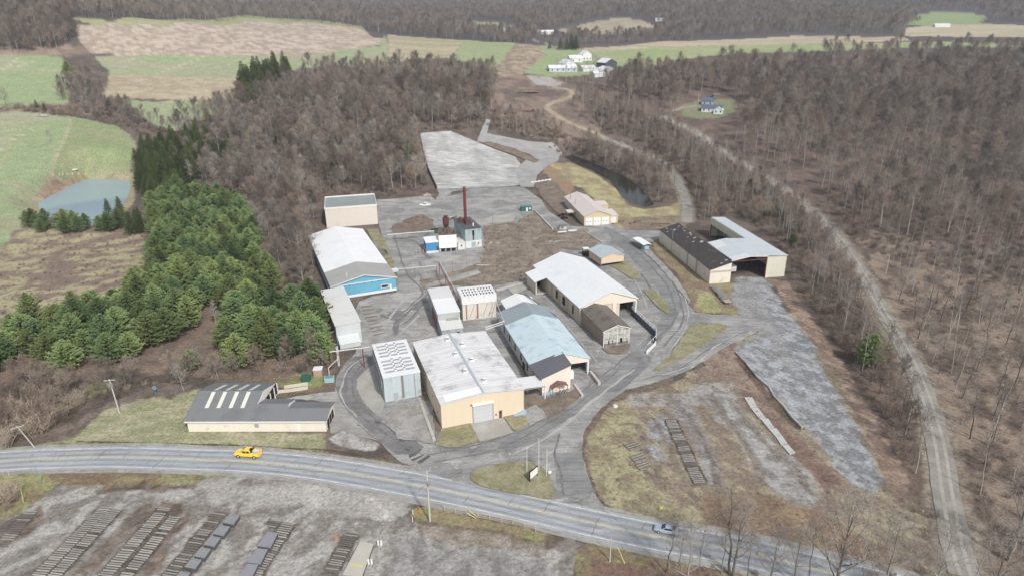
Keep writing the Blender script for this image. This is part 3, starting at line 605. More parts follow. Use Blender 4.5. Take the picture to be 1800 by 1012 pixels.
# rear lots on the slope
lot = groundmat('rear_lot_paving', S(198, 197, 194), S(172, 171, 168), .06, (radians(8), .85), .3, .10)
patch('gravel_lot', [(737,235),(792,231),(838,250),(905,276),(924,300),(930,322),(902,328),(768,334),(752,296)], .14, lot, jit=.3, grid=4)
patch('track', [(838,250),(848,225),(855,210),(862,212),(856,235),(880,240),(935,250),(988,268),(982,283),(962,294),(945,308),(938,330),(915,330),(905,300),(925,282),(948,284),(930,272),(880,256)], .20, groundmat('lot_road', S(176,175,172), S(160,158,154), .1, (radians(60), .15), .4, .08), jit=.3, grid=4)
patch('dirt_strip', [(845,252),(862,250),(905,262),(950,283),(940,288),(900,272)], .26, dirt, jit=.4, grid=3)
for nm, pts, w, m_ in (('track', [(1066,245),(1050,236),(1015,222),(985,208),(968,196),(962,188),(975,180),(1000,172),(1006,165),(998,158),(970,154)], 4.0, groundmat('tan_track', S(186,168,134), S(165,148,122), .2, None, 0, .15)),
                       ('gravel_lane', [(1060,243),(1100,258),(1148,278),(1178,300),(1198,332),(1208,365),(1206,392)], 5.0, dirtroad),
                       ('dirt_road', [(1165,205),(1182,214),(1230,237),(1290,280),(1340,307),(1392,342),(1430,372),(1462,405),(1490,440),(1518,485),(1545,535),(1578,592),(1608,650),(1632,712),(1651,780),(1662,850),(1676,930),(1690,990),(1700,1020)], 5.2, dirtroad),
                       ('farm_track', [(1035,95),(1052,102),(1062,112)], 4, dirtroad), ('farm_track', [(925,62),(945,74),(965,80),(985,82)], 4, dirtroad), ('track', [(1182,196),(1200,190),(1225,186)], 3, dirtroad)):
    P = along(np.array(catmull(GP(pts), 8)), 1.5); ww = np.array([.5*(vnoise(np.array([i*.25]), np.array([1.]), 4)[0]-.5) for i in range(len(P))])[:, None]
    T = np.gradient(P, axis=0); T /= np.linalg.norm(T, axis=1)[:, None]; N = np.stack([-T[:, 1], T[:, 0]], 1)
    ribbon(nm, P+N*(w/2+ww), P-N*(w/2-ww), .12, m_)
    if nm == 'dirt_road':
        rut = groundmat('wheel_rut', S(186, 180, 166), S(172, 166, 152), .3, None, 0, .1)
        DRP = P
        for s_ in (-.9, .9): ribbon('wheel_track', P+N*(s_+.35), P+N*(s_-.35), .14, rut, cols=1)
    paint([tuple(p) for p in (P+N*(w/2+1.5))]+[tuple(p) for p in (P-N*(w/2+1.5))[::-1]], S(156,144,126), S(138,124,108), 2, 1.5, 1.2, px=False)
# dusty margins around the paving
# ------------------------------------------------------------------ buildings
def W(name, c, rib=.9, amt=.07, dirt=None, da=.3, var=.06, streak=None):
    return mat(name, c, .6, var, .25, dirt, da, .35, ('w', rib, amt) if rib else None, streak)
def RF(name, c, axis='y', rib=.9, amt=.06, dirt=None, da=.35, var=.07, rough=.45, streak=True, sa=.11):
    return mat(name, c, rough, var, .12, dirt, da, .2, (axis, rib, amt) if rib else None, (('x' if axis == 'y' else 'y'), sa) if streak else None)
whitetrim = mat('white_trim', S(240, 240, 238), .5, .04)
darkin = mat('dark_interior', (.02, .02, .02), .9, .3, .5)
steel = mat('red_oxide_steel', S(128, 62, 56), .7, .2, 1.5, S(90, 60, 50), .5)
greysteel = mat('grey_steel', S(150, 150, 148), .5, .15, 1.5, S(120, 95, 75), .3)
glass = mat('window_glass', (.03, .04, .05), .1, .1, spec=.6)
wood = mat('weathered_wood', S(150, 142, 130), .9, .2, 1.0, S(110, 100, 90), .5)
rust = mat('rusted_steel', S(112, 66, 52), .85, .3, .8, S(80, 52, 42), .6)
def B(name, label, cat, xy, ang, group=None):
    return empty(name, (xy[0], xy[1], hz(xy[0], xy[1])), radians(ang), label, cat, group)
def roofslab(prof_pts, a0, a1, axis, m, e, t=.14, name='roof'):
    """prof_pts: outer roof line left->right; slab of thickness t above"""
    p = list(prof_pts); lower = [(a, z) for a, z in p]; upper = [(a, z+t) for a, z in p]
    mb = MB(); mb.prism(lower+upper[::-1], a0, a1, axis); return mb.build(name, m, e)
def gable(e, x0, x1, y0, y1, hl, hr, xr, zr, wm, rm, ov=.35, axis='y', t=.14, base=None, eo=None):
    """axis y: ridge runs front to back, x0..x1 across. axis x: ridge along x (then across = y)"""
    eo = ov if eo is None else eo
    if axis == 'y': A0, A1, L0, L1 = x0, x1, y0, y1
    else: A0, A1, L0, L1 = y0, y1, x0, x1
    sl = (zr-hl)/(xr-A0); sr = (zr-hr)/(A1-xr)
    MB().prism([(A0, 0), (A1, 0), (A1, hr), (xr, zr), (A0, hl)], L0, L1, axis).build('wall', wm, e)
    return roofslab([(A0-ov, hl-sl*ov+.02), (xr, zr+.02), (A1+ov, hr-sr*ov+.02)], L0-eo, L1+eo, axis, rm, e, t)
def boxp(e, name, m, *b): return MB().box(*b).build(name, m, e)
def mono(e, x0, x1, y0, y1, zl, zr, wm, rm, ov=.25, t=.12, name='wall', z0=0):
    MB().prism([(x0, z0), (x1, z0), (x1, zr), (x0, zl)], y0, y1, 'y').build(name, wm, e)
    s = (zr-zl)/(x1-x0); return roofslab([(x0-ov, zl-s*ov+.02), (x1+ov, zr+s*ov+.02)], y0-ov, y1+ov, 'y', rm, e, t)
def monoy(e, x0, x1, y0, y1, zf, zb, wm, rm, ov=.25, t=.12, z0=0, name='wall', rname='roof'):
    MB().prism([(y0, z0), (y1, z0), (y1, zb), (y0, zf)], x0, x1, 'x').build(name, wm, e)
    s = (zb-zf)/(y1-y0); return roofslab([(y0-ov, zf-s*ov+.02), (y1+ov, zb+s*ov+.02)], x0-ov, x1+ov, 'x', rm, e, t, rname)
# --- B1 low grey-roofed building by the highway
e = B('warehouse', 'long low cream building with a grey roof and pale skylights beside the highway', 'building', (-78.5, 140.4), -1.1)
cream = W('cream_siding', S(244, 236, 216), .6, .04, S(225, 205, 180), .25)
greyroof = RF('grey_roof', S(128, 131, 132), 'x', .9, .03, S(116, 119, 120), .5, .04, .7, sa=.05)
MB().prism([(0, 0), (17.8, 0), (17.8, 3.1), (9, 5.9), (0, 3.1)], 0, 15.6, 'x').build('wall', cream, e)
roofslab([(-.3, 3.02), (9, 5.92), (18.1, 3.02)], -.7, 15.6, 'x', greyroof, e)
MB().prism([(0, 0), (9.2, 0), (9.2, 3.3), (4.9, 4.62), (0, 3.1)], 15.61, 23.3, 'x').build('wall', cream, e)
roofslab([(-.3, 3.02), (4.9, 4.63), (9.5, 3.22)], 15.61, 23.3, 'x', greyroof, e)
MB().prism([(0, 0), (7.8, 0), (7.8, 3.25), (3.5, 4.19), (0, 3.1)], 23.31, 33.4, 'x').build('wall', cream, e)
roofslab([(-.3, 3.02), (3.5, 4.2), (8.1, 3.2)], 23.31, 33.8, 'x', greyroof, e)
# white step faces between the roofs, open truss end
tr = MB(); tr.add([(15.66, 4.9, 4.72), (15.66, 9, 6.02), (15.66, 17.9, 3.2), (15.66, 13.8, 4.05), (15.66, 9.2, 4.9), (15.66, 5.6, 4.6)], [(0, 1, 2, 3, 4, 5)])
tr.box(15.6, 15.72, 4.9, 9, 4.75, 4.85); tr.build('gable_trim', whitetrim, e)
MB().box(15.63, 15.7, 9.4, 17.6, .4, 3.3).build('opening', darkin, e)
for yy in (9.6, 12.4, 15.2, 17.5): boxp(e, 'post', whitetrim, 15.72, 15.95, yy, yy+.22, 0, 3.2)
MB().add([(23.33, 3.5, 4.3), (23.33, 5.2, 4.75), (23.33, 8, 3.6), (23.33, 7.8, 3.3)], [(0, 1, 2, 3)]).build('gable_trim', whitetrim, e)
sky = mat('skylight_panel', S(226, 226, 212), .4, .08, 1.2)
for i, xx in enumerate((3.0, 5.9, 8.9, 11.8)):
    for y0, y1 in ((3.6, 8.6), (9.6, 15.4)):
        f = lambda y: (3.1+(2.8/9)*y if y < 9 else 5.9-(2.8/8.8)*(y-9))+.18
        MB().hexa([(xx, y0, f(y0)), (xx+.95, y0, f(y0)), (xx+.95, y1, f(y1)), (xx, y1, f(y1))], [(xx, y0, f(y0)+.05), (xx+.95, y0, f(y0)+.05), (xx+.95, y1, f(y1)+.05), (xx, y1, f(y1)+.05)]).build('skylight', sky, e)
boxp(e, 'gutter', whitetrim, -.5, 33.6, -.42, -.28, 2.75, 3.05)
boxp(e, 'wall_vent', mat('grille', S(165, 168, 168), .6), 16.2, 17.2, -.06, 0, 1.2, 2.2)
f = boxp(e, 'door', whitetrim, 26.4, 27.2, -.07, 0, 0, 2.0)
for k_, y_ in enumerate((1.2, 3.2, 5.2)): boxp(e, 'bay_opening', darkin, 33.4, 33.46, y_, y_+1.6, 0, 2.2)
boxp(e, 'fascia', whitetrim, 33.8, 33.9, -.4, .0, 2.7, 3.1)
# --- B2 tall beige box
e = B('warehouse', 'tall plain beige box building with a grey flat roof at the edge of the wood', 'building', (-86.5, 308.1), 13.2)
beige = W('beige_panels', S(233, 221, 208), 1.2, .02, S(224, 208, 192), .3, .03)
monoy(e, 0, 23.7, 0, 21, 9.0, 9.3, beige, RF('pewter_roof', S(150, 158, 157), 'x', 1.2, .03, S(165, 172, 170), .5), 0, .05, rname='roof')
for b in ((-.15, 23.85, -.15, .1, 8.9, 9.75), (-.15, 23.85, 20.9, 21.15, 8.9, 9.85), (-.15, .1, .1, 20.9, 8.9, 9.8), (23.6, 23.85, .1, 20.9, 8.9, 9.8)): boxp(e, 'parapet', mat('parapet_trim', S(243, 240, 232), .5), *b)
# --- B3 blue warehouse with white roof
e = B('warehouse', 'big blue warehouse with a white gable roof turning grey towards its front', 'building', (-57.5, 222.5), 22)
blue = W('sky_blue_siding', S(96, 182, 212), .6, .05, S(112, 190, 215), .3)
MB().prism([(-5.5, .9), (17.1, .9), (17.1, 5.1), (5.9, 7.6), (-5.5, 5.1)], .7, 64.3, 'y').build('wall', blue, e)
boxp(e, 'plinth', whitetrim, -5.56, 17.16, .62, 64.4, 0, .9)
rp = [(-6, 5.02), (5.9, 7.62), (17.6, 5.02)]
roofslab(rp, 15.6, 64.8, 'y', RF('white_roof', S(250, 250, 251), 'y', 1.0, .03, S(238, 240, 243), .5, .02), e)
roofslab(rp, .2, 15.59, 'y', RF('aged_grey_roof', S(178, 176, 172), 'y', .9, .04, S(168, 166, 160), .5), e)
MB().prism([(-6.05, 4.95), (5.9, 7.6), (17.65, 4.95), (17.65, 5.2), (5.9, 7.86), (-6.05, 5.2)], .05, .2, 'y').build('gable_trim', whitetrim, e)
boxp(e, 'gutter', whitetrim, -6, 17.6, .45, .68, 4.85, 5.1)
w = boxp(e, 'window', whitetrim, 11.6, 14.3, .62, .7, 1.6, 3.0); boxp(w, 'pane', glass, 11.8, 14.1, .58, .63, 1.8, 2.8)
boxp(e, 'door', whitetrim, 14.7, 15.4, .6, .7, .4, 2.7)
for k_ in range(6): boxp(e, 'bracket', mat('dark_bracket', S(60, 60, 62), .6), -2+k_*2.6, -1.85+k_*2.6, .5, .7, 4.3, 4.9)
boxp(e, 'side_canopy', whitetrim, 17.3, 20.8, 11.5, 15.2, 2.9, 3.1)
for yy in (11.7, 15.0): boxp(e, 'post', greysteel, 20.5, 20.65, yy, yy+.15, 0, 2.9)
MB().tube((.5, 4, 6.4), (.5, 4, 8.0), .12).build('roof_vent', whitetrim, e)
# --- B4 narrow white shed
e = B('shed', 'narrow white metal building with a pale flat roof between the pines and the paved yard', 'building', (-52.5, 185.9), 22.3)
palem = W('pale_galvanised', S(208, 214, 215), .7, .05, S(190, 180, 165), .3)
mono(e, -.7, 6.65, -1, 29.5, 6.9, 7.15, palem, RF('oyster_roof', S(226, 225, 221), 'y', 1.0, .02, S(214, 210, 204), .5), .2)
monoy(e, -.4, 5.6, -4.4, -1.02, 2.1, 3.4, palem, RF('pale_lean_roof', S(212, 220, 220), 'x', 1.0, .02), .1)
boxp(e, 'plinth', wood, -.45, 5.65, -4.46, -4.35, 0, .7)
for k_ in range(4): boxp(e, 'gutter_bracket', greysteel, 6.9, 7.0, 3+k_*7, 3.4+k_*7, 6.2, 7.0)
MB().prism([(6.66, 3.2), (8.6, 2.4), (8.6, 2.5), (6.66, 3.35)], 13, 20, 'y').build('awning', W('blue_grey_awning', S(175, 195, 202), .5), e)
for yy in (13.2, 19.7): boxp(e, 'post', greysteel, 8.4, 8.5, yy, yy+.12, 0, 2.42)
# --- B5 kiln with fan vents
def fan_roof(e, x0, x1, y0, y1, z, n, m):
    for i in range(n):
        y = y0+1+(y1-y0-2)*(i+.5)/n+(.9 if i >= n/2 else -.2)
        b = boxp(e, 'vent_strip', mat('vent_strip', S(176, 177, 178), .6, .2, 1), x0+.9, x1-.9, y-.42, y+.42, z+.02, z+.1)
        for xx in (x0+(x1-x0)*.38, x0+(x1-x0)*.62):
            MB().tube((xx, y, z+.05), (xx, y, z+.45), .3, .26, 10).build('fan_hood', m, e)
            MB().tube((xx, y, z+.5), (xx, y, z+.6), .12, .3, 10).build('fan_cap', greysteel, e)
e = B('drying_kiln', 'tall grey-blue metal kiln with rows of roof vents left of the tan warehouse', 'kiln', (-33.1, 152.6), 18.4)
kiln = W('kiln_panels', S(192, 206, 210), 1.1, .05, S(165, 165, 160), .35, .06)
MB().box(0, 9.5, 0, 19.8, 0, 7.1).build('wall', kiln, e)
boxp(e, 'roof', RF('kiln_white_roof', S(240, 241, 242), 'y', 1.2, .03, S(222, 222, 220), .4), -.1, 9.6, -.1, 19.9, 7.1, 7.35)
fan_roof(e, 0, 9.5, .5, 18.6, 7.35, 8, whitetrim)
boxp(e, 'rust_stain_panel', mat('stained_panel', S(142, 134, 128), .8, .3, .6), 4.5, 5.1, -.05, 0, .4, 7.0)
boxp(e, 'downpipe', greysteel, 7.9, 8.05, -.1, 0, 0, 7.0)
boxp(e, 'door', mat('galvanised_door', S(172, 180, 184), .5), 2.3, 3.5, -.06, 0, 0, 2.3)
for k_ in range(7): boxp(e, 'side_duct', greysteel, -.45, -.02, 1.2+k_*2.6, 2.6+k_*2.6, 3.4, 6.4)
# --- B6 tan warehouse
e = B('warehouse', 'large tan warehouse with ribbed white roof and a grey roller door facing the driveway', 'building', (-17.3, 140.0), 18.2)
tan = W('tan_siding', S(236, 216, 184), .6, .035, S(228, 212, 186), .3, .04)
gable(e, 0, 21, 0, 34.4, 7, 7, 10.5, 7.95, tan, RF('streaked_white_roof', S(232, 231, 231), 'y', 1.3, .13, S(176, 171, 167), .5, .07, .5, sa=.17), .2, eo=.25)
MB().prism([(1.2, 7.30), (10.3, 8.13), (10.3, 8.16), (1.2, 7.33)], .1, 3.2, 'y').build('roof_panel', RF('fresh_white_roof', S(252, 252, 252), 'y', 1.0, .02, streak=False), e)
MB().prism([(10.1, 8.1), (10.9, 8.1), (10.5, 8.25)], -.2, 34.5, 'y').build('ridge_cap', mat('ridge_blue_grey', S(186, 196, 202), .5), e)
for k_, (xx, yy) in enumerate(((9.1, 31), (12.3, 26.4), (9.1, 21.5), (12.3, 17), (9.1, 11.5), (12.4, 5.5))):
    z = 7.95-abs(xx-10.5)*.09+.16
    v = boxp(e, 'roof_ventilator', whitetrim, xx-.6, xx+.6, yy-.6, yy+.6, z, z+.35)
    MB().tube((xx, yy, z+.3), (xx, yy, z+.85), .42, .42, 10).build('fan_stack', greysteel, v); MB().tube((xx, yy, z+.85), (xx, yy, z+1.0), .6, .3, 10).build('rain_cap', whitetrim, v)
d_ = boxp(e, 'roller_door', mat('roller_door', S(206, 209, 211), .4, .06, .5, rib=('z', .3, .06)), 7.9, 12.8, -.08, 0, 0, 4.9)
boxp(d_, 'hood', whitetrim, 7.7, 13.0, -.45, -.02, 4.9, 5.35)
boxp(d_, 'door_frame', greysteel, 7.72, 7.88, -.12, -.01, 0, 4.9); boxp(d_, 'door_frame', greysteel, 12.82, 12.98, -.12, -.01, 0, 4.9)
dd_ = boxp(e, 'door', mat('brown_door', S(130, 88, 70), .6), 14.4, 15.2, -.07, 0, .1, 2.2); boxp(dd_, 'door_window', glass, 14.6, 15.0, -.09, -.06, 1.4, 1.9)
boxp(e, 'meter_box', rust, 13.5, 13.8, -.1, 0, 1.0, 1.5)
boxp(e, 'wall_lamp', darkin, 7.3, 7.55, -.2, 0, 5.1, 5.4)
MB().prism([(18.2, 0), (21.2, 0), (21.2, 1.3), (18.2, .3)], -.9, -.05, 'y').build('ramp_wall', mat('pale_blue_block', S(165, 195, 215), .8), e)
boxp(e, 'downpipe', greysteel, 20.9, 21.02, -.1, 0, 0, 6.9)
boxp(e, 'side_vent', darkin, -.05, 0, 9, 9.4, 3.8, 4.2); boxp(e, 'side_vent', darkin, -.05, 0, 4, 4.4, 2.2, 2.6)
# canopy between the tan warehouse and the pale blue one
e = B('canopy', 'flat white canopy on posts joining the tan warehouse to the pale blue building', 'canopy', (2.6, 151.3), 18.2)
MB().prism([(0, 4.5), (6.0, 4.2), (6.0, 4.35), (0, 4.65)], -.4, 5.2, 'y').build('roof', RF('canopy_roof', S(232, 233, 233), 'y', 1, .03), e)
for xx, yy in ((5.7, -.2), (5.7, 4.9), (2.8, 4.9)): boxp(e, 'post', whitetrim, xx, xx+.2, yy, yy+.2, 0, 4.25)
boxp(e, 'beam', greysteel, 0, 5.9, -.35, -.2, 3.9, 4.2)
# --- B7 kiln left
e = B('drying_kiln', 'white roofed metal kiln with a low front annex and red side panels', 'kiln', (-23.1, 194.6), 14.3)
mono(e, -.35, 6.65, -1, 20.5, 6.4, 6.4, W('worn_kiln_wall', S(188, 194, 196), .9, .06, S(150, 105, 98), .35), RF('bright_kiln_roof', S(244, 244, 244), 'y', 1.2, .02, streak=False), .15)
boxp(e, 'roof_section', RF('dull_kiln_roof', S(226, 224, 224), 'y', .8, .03), -.4, 6.7, 10.5, 20.65, 6.54, 6.6)
monoy(e, -.1, 6.5, -6.5, -1.02, 3.3, 4.0, W('annex_panels', S(182, 190, 192), .7, .08, S(130, 132, 128), .5), RF('annex_roof', S(218, 219, 217), 'x', 1.1, .03), .15)
boxp(e, 'side_rack', mat('faded_red_panels', S(150, 96, 92), .8, .3, .7, S(110, 100, 96), .5), -.6, -.37, 1, 11, .6, 3.8)
boxp(e, 'pipe_rail', mat('yellowish_pipe', S(196, 196, 130), .6), 2.2, 6.2, -1.4, -1.2, 4.7, 4.85); boxp(e, 'pipe_rail', greysteel, 2.2, 6.2, -1.7, -1.6, 4.3, 4.4)
boxp(e, 'window', glass, 4.6, 5.4, -6.56, -6.5, 1.6, 2.3)
# --- B8 fan kiln right
e = B('drying_kiln', 'square kiln with rows of dark fan openings on its white roof and rust-streaked tan walls', 'kiln', (-16.1, 202.4), 13.9)
MB().box(0, 11.1, 0, 8.2, 0, 5.6).build('wall', W('rust_streaked_tan', S(226, 219, 206), .9, .05, S(196, 160, 130), .35, .1), e)
boxp(e, 'upper_band', mat('white_plenum', S(236, 236, 234), .6, .1, 1.5, S(200, 200, 198), .3), -.2, 11.3, -.2, 8.4, 5.6, 8.1)
boxp(e, 'roof', RF('plenum_roof', S(238, 238, 238), 'y', 1, .03), -.25, 11.35, -.25, 8.45, 8.1, 8.2)
for c_ in range(10):
    xx = .9+c_*.98+(.35 if c_ > 4 else 0)
    for yy in (.9, 3.0, 5.2):
        b = boxp(e, 'fan_opening', mat('fan_dark', S(62, 60, 62), .7), xx+.04, xx+.46, yy, yy+1.15, 8.2, 8.28); boxp(b, 'damper', whitetrim, xx+.1, xx+.4, yy+1.2, yy+1.45, 8.25, 8.75)
for xx, ww in ((1.1, .35), (4.7, .5)): boxp(e, 'rust_column', mat('orange_rust', S(180, 105, 80), .85, .3, .8), xx, xx+ww, -.06, 0, .3, 5.5)
for xx in (2.2, 6.6, 8.5): MB().tube((xx, -.12, .6), (xx+1.7, -.12, 5.2), .06, n=5).build('brace', greysteel, e)
# --- B9 pale blue roofed building
e = B('warehouse', 'long building with a pale blue metal roof and a dark grey roofed front office', 'building', (7.5, 155.0), 15.0)
peach = W('peach_siding', S(244, 228, 212), .9, .03, S(236, 215, 196), .25)
greyw = W('grey_white_siding', S(205, 208, 210), .9, .05, S(170, 172, 172), .35)
XR, ZR, HE = 7.8, 7.55, 4.9
MB().add([(-.6, 7.3, 0), (8.6, 7.3, 0), (8.6, 7.3, 7.25), (7.8, 7.3, 7.55), (-.6, 7.3, 4.9), (-.6, 43.6, 0), (8.6, 43.6, 0), (8.6, 43.6, 7.25), (7.8, 43.6, 7.55), (-.6, 43.6, 4.9)],
    [(0, 1, 2, 3, 4), (9, 8, 7, 6, 5), (0, 4, 9, 5), (1, 6, 7, 2), (0, 5, 6, 1), (4, 3, 8, 9), (3, 2, 7, 8)]).build('wall', greyw, e)
MB().prism([(8.61, 7.2), (15.8, 4.75), (15.8, 3.95), (15.5, 3.95), (8.61, 3.95)], 7.2, 7.4, 'y').build('gable_panel', peach, e)
boxp(e, 'side_wall', W('dark_blue_lower_wall', S(96, 112, 128), .9, .05), 15.6, 15.75, 9, 43.6, 0, 4.8)
boxp(e, 'rear_wall', greyw, 8.61, 15.6, 43.4, 43.6, 0, 4.8)
for yy in (7.3,): boxp(e, 'post', whitetrim, 15.4, 15.8, yy, yy+.35, 0, 4.3)
for k_ in range(6): boxp(e, 'post', greysteel, 15.3, 15.5, 13+k_*6, 13.2+k_*6, 0, 4.7)
rp = [(-1.0, 4.8), (XR, ZR+.03), (16.2, 4.75)]
roofslab(rp, 7.0, 34.2, 'y', RF('pale_blue_roof', S(206, 228, 236), 'y', 1.0, .04, S(164, 186, 198), .5, .06, .4, sa=.15), e)
roofslab(rp, 34.21, 44.0, 'y', RF('slate_grey_roof', S(152, 166, 172), 'y', .8, .04, S(140, 152, 158), .4), e)
# front office
MB().add([(0, 0, 0), (8.35, 1.5, 0), (8.35, 7.28, 0), (0, 7.28, 0), (0, 0, 4.95), (8.35, 1.5, 6.85), (8.35, 7.28, 7.1), (0, 7.28, 5.05)],
    [(0, 3, 2, 1), (4, 5, 6, 7), (0, 1, 5, 4), (1, 2, 6, 5), (2, 3, 7, 6), (3, 0, 4, 7)]).build('office_wall', peach, e)
MB().hexa([(-.5, -.3, 4.92), (8.6, 1.3, 6.98), (8.2, 7.9, 7.62), (-1.5, 7.9, 4.9)], [(-.5, -.3, 5.07), (8.6, 1.3, 7.13), (8.2, 7.9, 7.78), (-1.5, 7.9, 5.05)]).build('office_roof', RF('charcoal_roof', S(108, 108, 116), 'y', .8, .03), e)
boxp(e, 'plinth', mat('pale_blue_block', S(165, 195, 215), .8), -.05, 3.2, -.06, 0, 0, .8)
p_ = MB(); p_.hexa([(2.2, -1.6, 2.3), (4.4, -1.3, 3.3), (4.4, .8, 3.3), (2.2, .5, 2.3)], [(2.2, -1.6, 2.42), (4.4, -1.3, 3.42), (4.4, .8, 3.42), (2.2, .5, 2.42)])
p_.hexa([(4.4, -1.3, 3.3), (6.9, -.9, 2.3), (6.9, 1.1, 2.3), (4.4, .8, 3.3)], [(4.4, -1.3, 3.42), (6.9, -.9, 2.42), (6.9, 1.1, 2.42), (4.4, .8, 3.42)])
pr = p_.build('porch_roof', mat('maroon_shingle', S(132, 92, 90), .8, .15, 1), e)
for xx, yy in ((2.4, -1.4), (4.4, -1.1), (6.7, -.75)):
    boxp(pr, 'porch_post', wood, xx, xx+.15, yy, yy+.15, 0, 2.4)
for k_ in range(3): MB().tube((3.6+k_, -1.2+.15*k_, .2), (4.6+k_*.9, -1.9+.15*k_, 2.0), .07, n=5).build('porch_brace', darkin, pr)
for k_ in range(5): w = boxp(e, 'window', mat('dark_frame', S(70, 72, 74), .5), -.68, -.6, 11+k_*6.2, 12.2+k_*6.2, 1.5, 3.6); boxp(w, 'pane', glass, -.71, -.67, 11.15+k_*6.2, 12.05+k_*6.2, 1.7, 3.4)
boxp(e, 'side_door', darkin, -.68, -.6, 14, 16, 0, 2.2)
boxp(e, 'ac_unit', whitetrim, 8.5, 9.6, 2.4, 3.4, 2.2, 4.4)
# rear white section + conveyor
MB().prism([(3.4, 0), (13.5, 0), (13.5, 4.0), (8.4, 5.8), (3.4, 4.0)], 43.7, 55, 'y').build('rear_wall', greyw, e)
roofslab([(3, 3.9), (8.4, 5.85), (13.9, 3.9)], 43.95, 55.4, 'y', RF('rear_white_roof', S(246, 246, 246), 'y', 1.2, .03, streak=False), e)
MB().tube((11.5, 56, 5.2), (15.9, 36, 5.1), .22, n=6).build('conveyor_pipe', mat('pipe_dark', S(120, 118, 116), .5), e)
# loading walls in front of the bay
e = B('retaining_wall', 'low concrete kerb wall beside the open bay of the pale blue building', 'wall', (7.5, 155.0), 15.0)
MB().prism([(15.9, 0), (16.6, 0), (16.6, 1.1), (15.9, 1.1)], .6, 7.1, 'y').build('wall', mat('block_concrete', S(196, 192, 184), .9, .1, 1), e)
MB().prism([(9.6, 0), (10.3, 0), (10.3, .5), (9.6, .5)], -3.5, 2.6, 'y').build('kerb', mat('block_concrete', S(196, 192, 184)), e)
# --- B10 big white-roofed barn
e = B('barn', 'largest white gable roofed barn with an open bay and a rear lean-to', 'barn', (27.0, 182.4), 18.7)
greenw = W('olive_cream_siding', S(222, 208, 184), .9, .05, S(205, 190, 165), .4)
MB().add([(0, 17.3, 0), (14.2, 17.3, 0), (14.2, 17.3, 8.15), (10.6, 17.3, 9.6), (0, 17.3, 5.9), (0, 58, 0), (14.2, 58, 0), (14.2, 58, 8.15), (10.6, 58, 9.6), (0, 58, 5.9)],
    [(0, 1, 2, 3, 4), (9, 8, 7, 6, 5), (0, 4, 9, 5), (1, 6, 7, 2), (0, 5, 6, 1), (4, 3, 8, 9), (3, 2, 7, 8)]).build('wall', greenw, e)
MB().prism([(.02, 5.6), (11.5, 5.6), (11.5, 0), (12.9, 0), (12.9, 5.2), (20.2, 5.2), (20.2, 6.2), (10.6, 9.62), (.02, 5.95)], 17.0, 17.28, 'y').build('gable_panel', W('peach_gable', S(242, 226, 206), .9, .02), e)
boxp(e, 'side_wall', mat('louvred_wall', S(118, 120, 122), .6, .1, 1, rib=('z', .8, .25)), 20.0, 20.15, 19, 58, 1.5, 5.9)
boxp(e, 'side_wall', W('block_base', S(120, 120, 118), .9), 19.98, 20.17, 19, 58, 0, 1.45)
boxp(e, 'rear_wall', greenw, 14.21, 20, 57.7, 58, 0, 5.9)
boxp(e, 'post', whitetrim, 19.8, 20.2, 16.95, 17.3, 0, 5.3)
for k_ in range(7): boxp(e, 'post', greysteel, 19.7, 19.95, 22+k_*5.5, 22.25+k_*5.5, 0, 5.9)
bigroof = RF('barn_white_roof', S(242, 245, 246), 'y', 1.1, .02, S(232, 236, 238), .5, .02)
roofslab([(-.5, 5.75), (10.6, 9.65), (20.7, 5.95)], 16.6, 58.5, 'y', bigroof, e)
for k_, (y0, y1) in enumerate(((29, 31.2), (35, 37), (22, 23))): boxp(e, 'bay_opening', darkin, -.06, .0, y0, y1, 1.4, 4.4)
for k_, y0 in enumerate((26, 33, 39.5)): boxp(e, 'sliding_door', W('buff_door', S(205, 185, 160), .5), -.1, -.01, y0, y0+2.2, .4, 4.6)
# lean-to
monoy_ = MB().prism([(-4.3, 0), (-3.9, 0), (-3.9, 4.9), (-4.3, 4.8)], 45.3, 54.6, 'y').build('lean_to_wall', greenw, e)
roofslab([(-4.8, 4.6), (-.52, 5.72)], 45.0, 55.0, 'y', bigroof, e, name='lean_to_roof')
boxp(e, 'lean_to_back', greenw, -4.3, 0, 54.4, 54.6, 0, 4.9)
boxp(e, 'bay_opening', darkin, -3.8, -.1, 52, 52.1, 0, 4.6)
boxp(e, 'concrete_sill', mat('block_concrete', S(196, 192, 184)), -4.6, .2, 44.6, 45.2, 0, .4)
# --- B11 brown roof barn
e = B('barn', 'small barn with a mottled brown roof and flaking white board front', 'barn', (27.0, 182.4), 16.4)
flake = mat('flaking_white_boards', S(206, 206, 194), .85, .2, .6, S(128, 122, 108), .75, 1.1, ('x', .45, .12), ('z', .25))
browns = W('brown_board_siding', S(178, 158, 138), 1.3, .10, S(160, 142, 125), .4)
MB().prism([(0, 0), (8.5, 0), (8.5, 5.05), (4.3, 6.5), (0, 5.05)], .25, 17.4, 'y').build('wall', browns, e)
MB().prism([(.0, .9), (8.5, .9), (8.5, 5.05), (4.3, 6.5), (0, 5.05)], .05, .24, 'y').build('front_wall', flake, e)
boxp(e, 'base_board', mat('grey_block', S(125, 125, 122), .9, .2, 1), 0, 8.5, .03, .24, 0, .88)
roofslab([(-.35, 4.93), (4.3, 6.53), (8.85, 4.93)], -.2, 17.4, 'y', RF('mottled_brown_roof', S(124, 116, 106), 'y', .5, .05, S(98, 80, 70), .6, .12, .9, sa=.12), e)
MB().prism([(-.4, 4.85), (4.3, 6.45), (8.9, 4.85), (8.9, 5.06), (4.3, 6.68), (-.4, 5.06)], -.28, -.2, 'y').build('gable_trim', whitetrim, e)
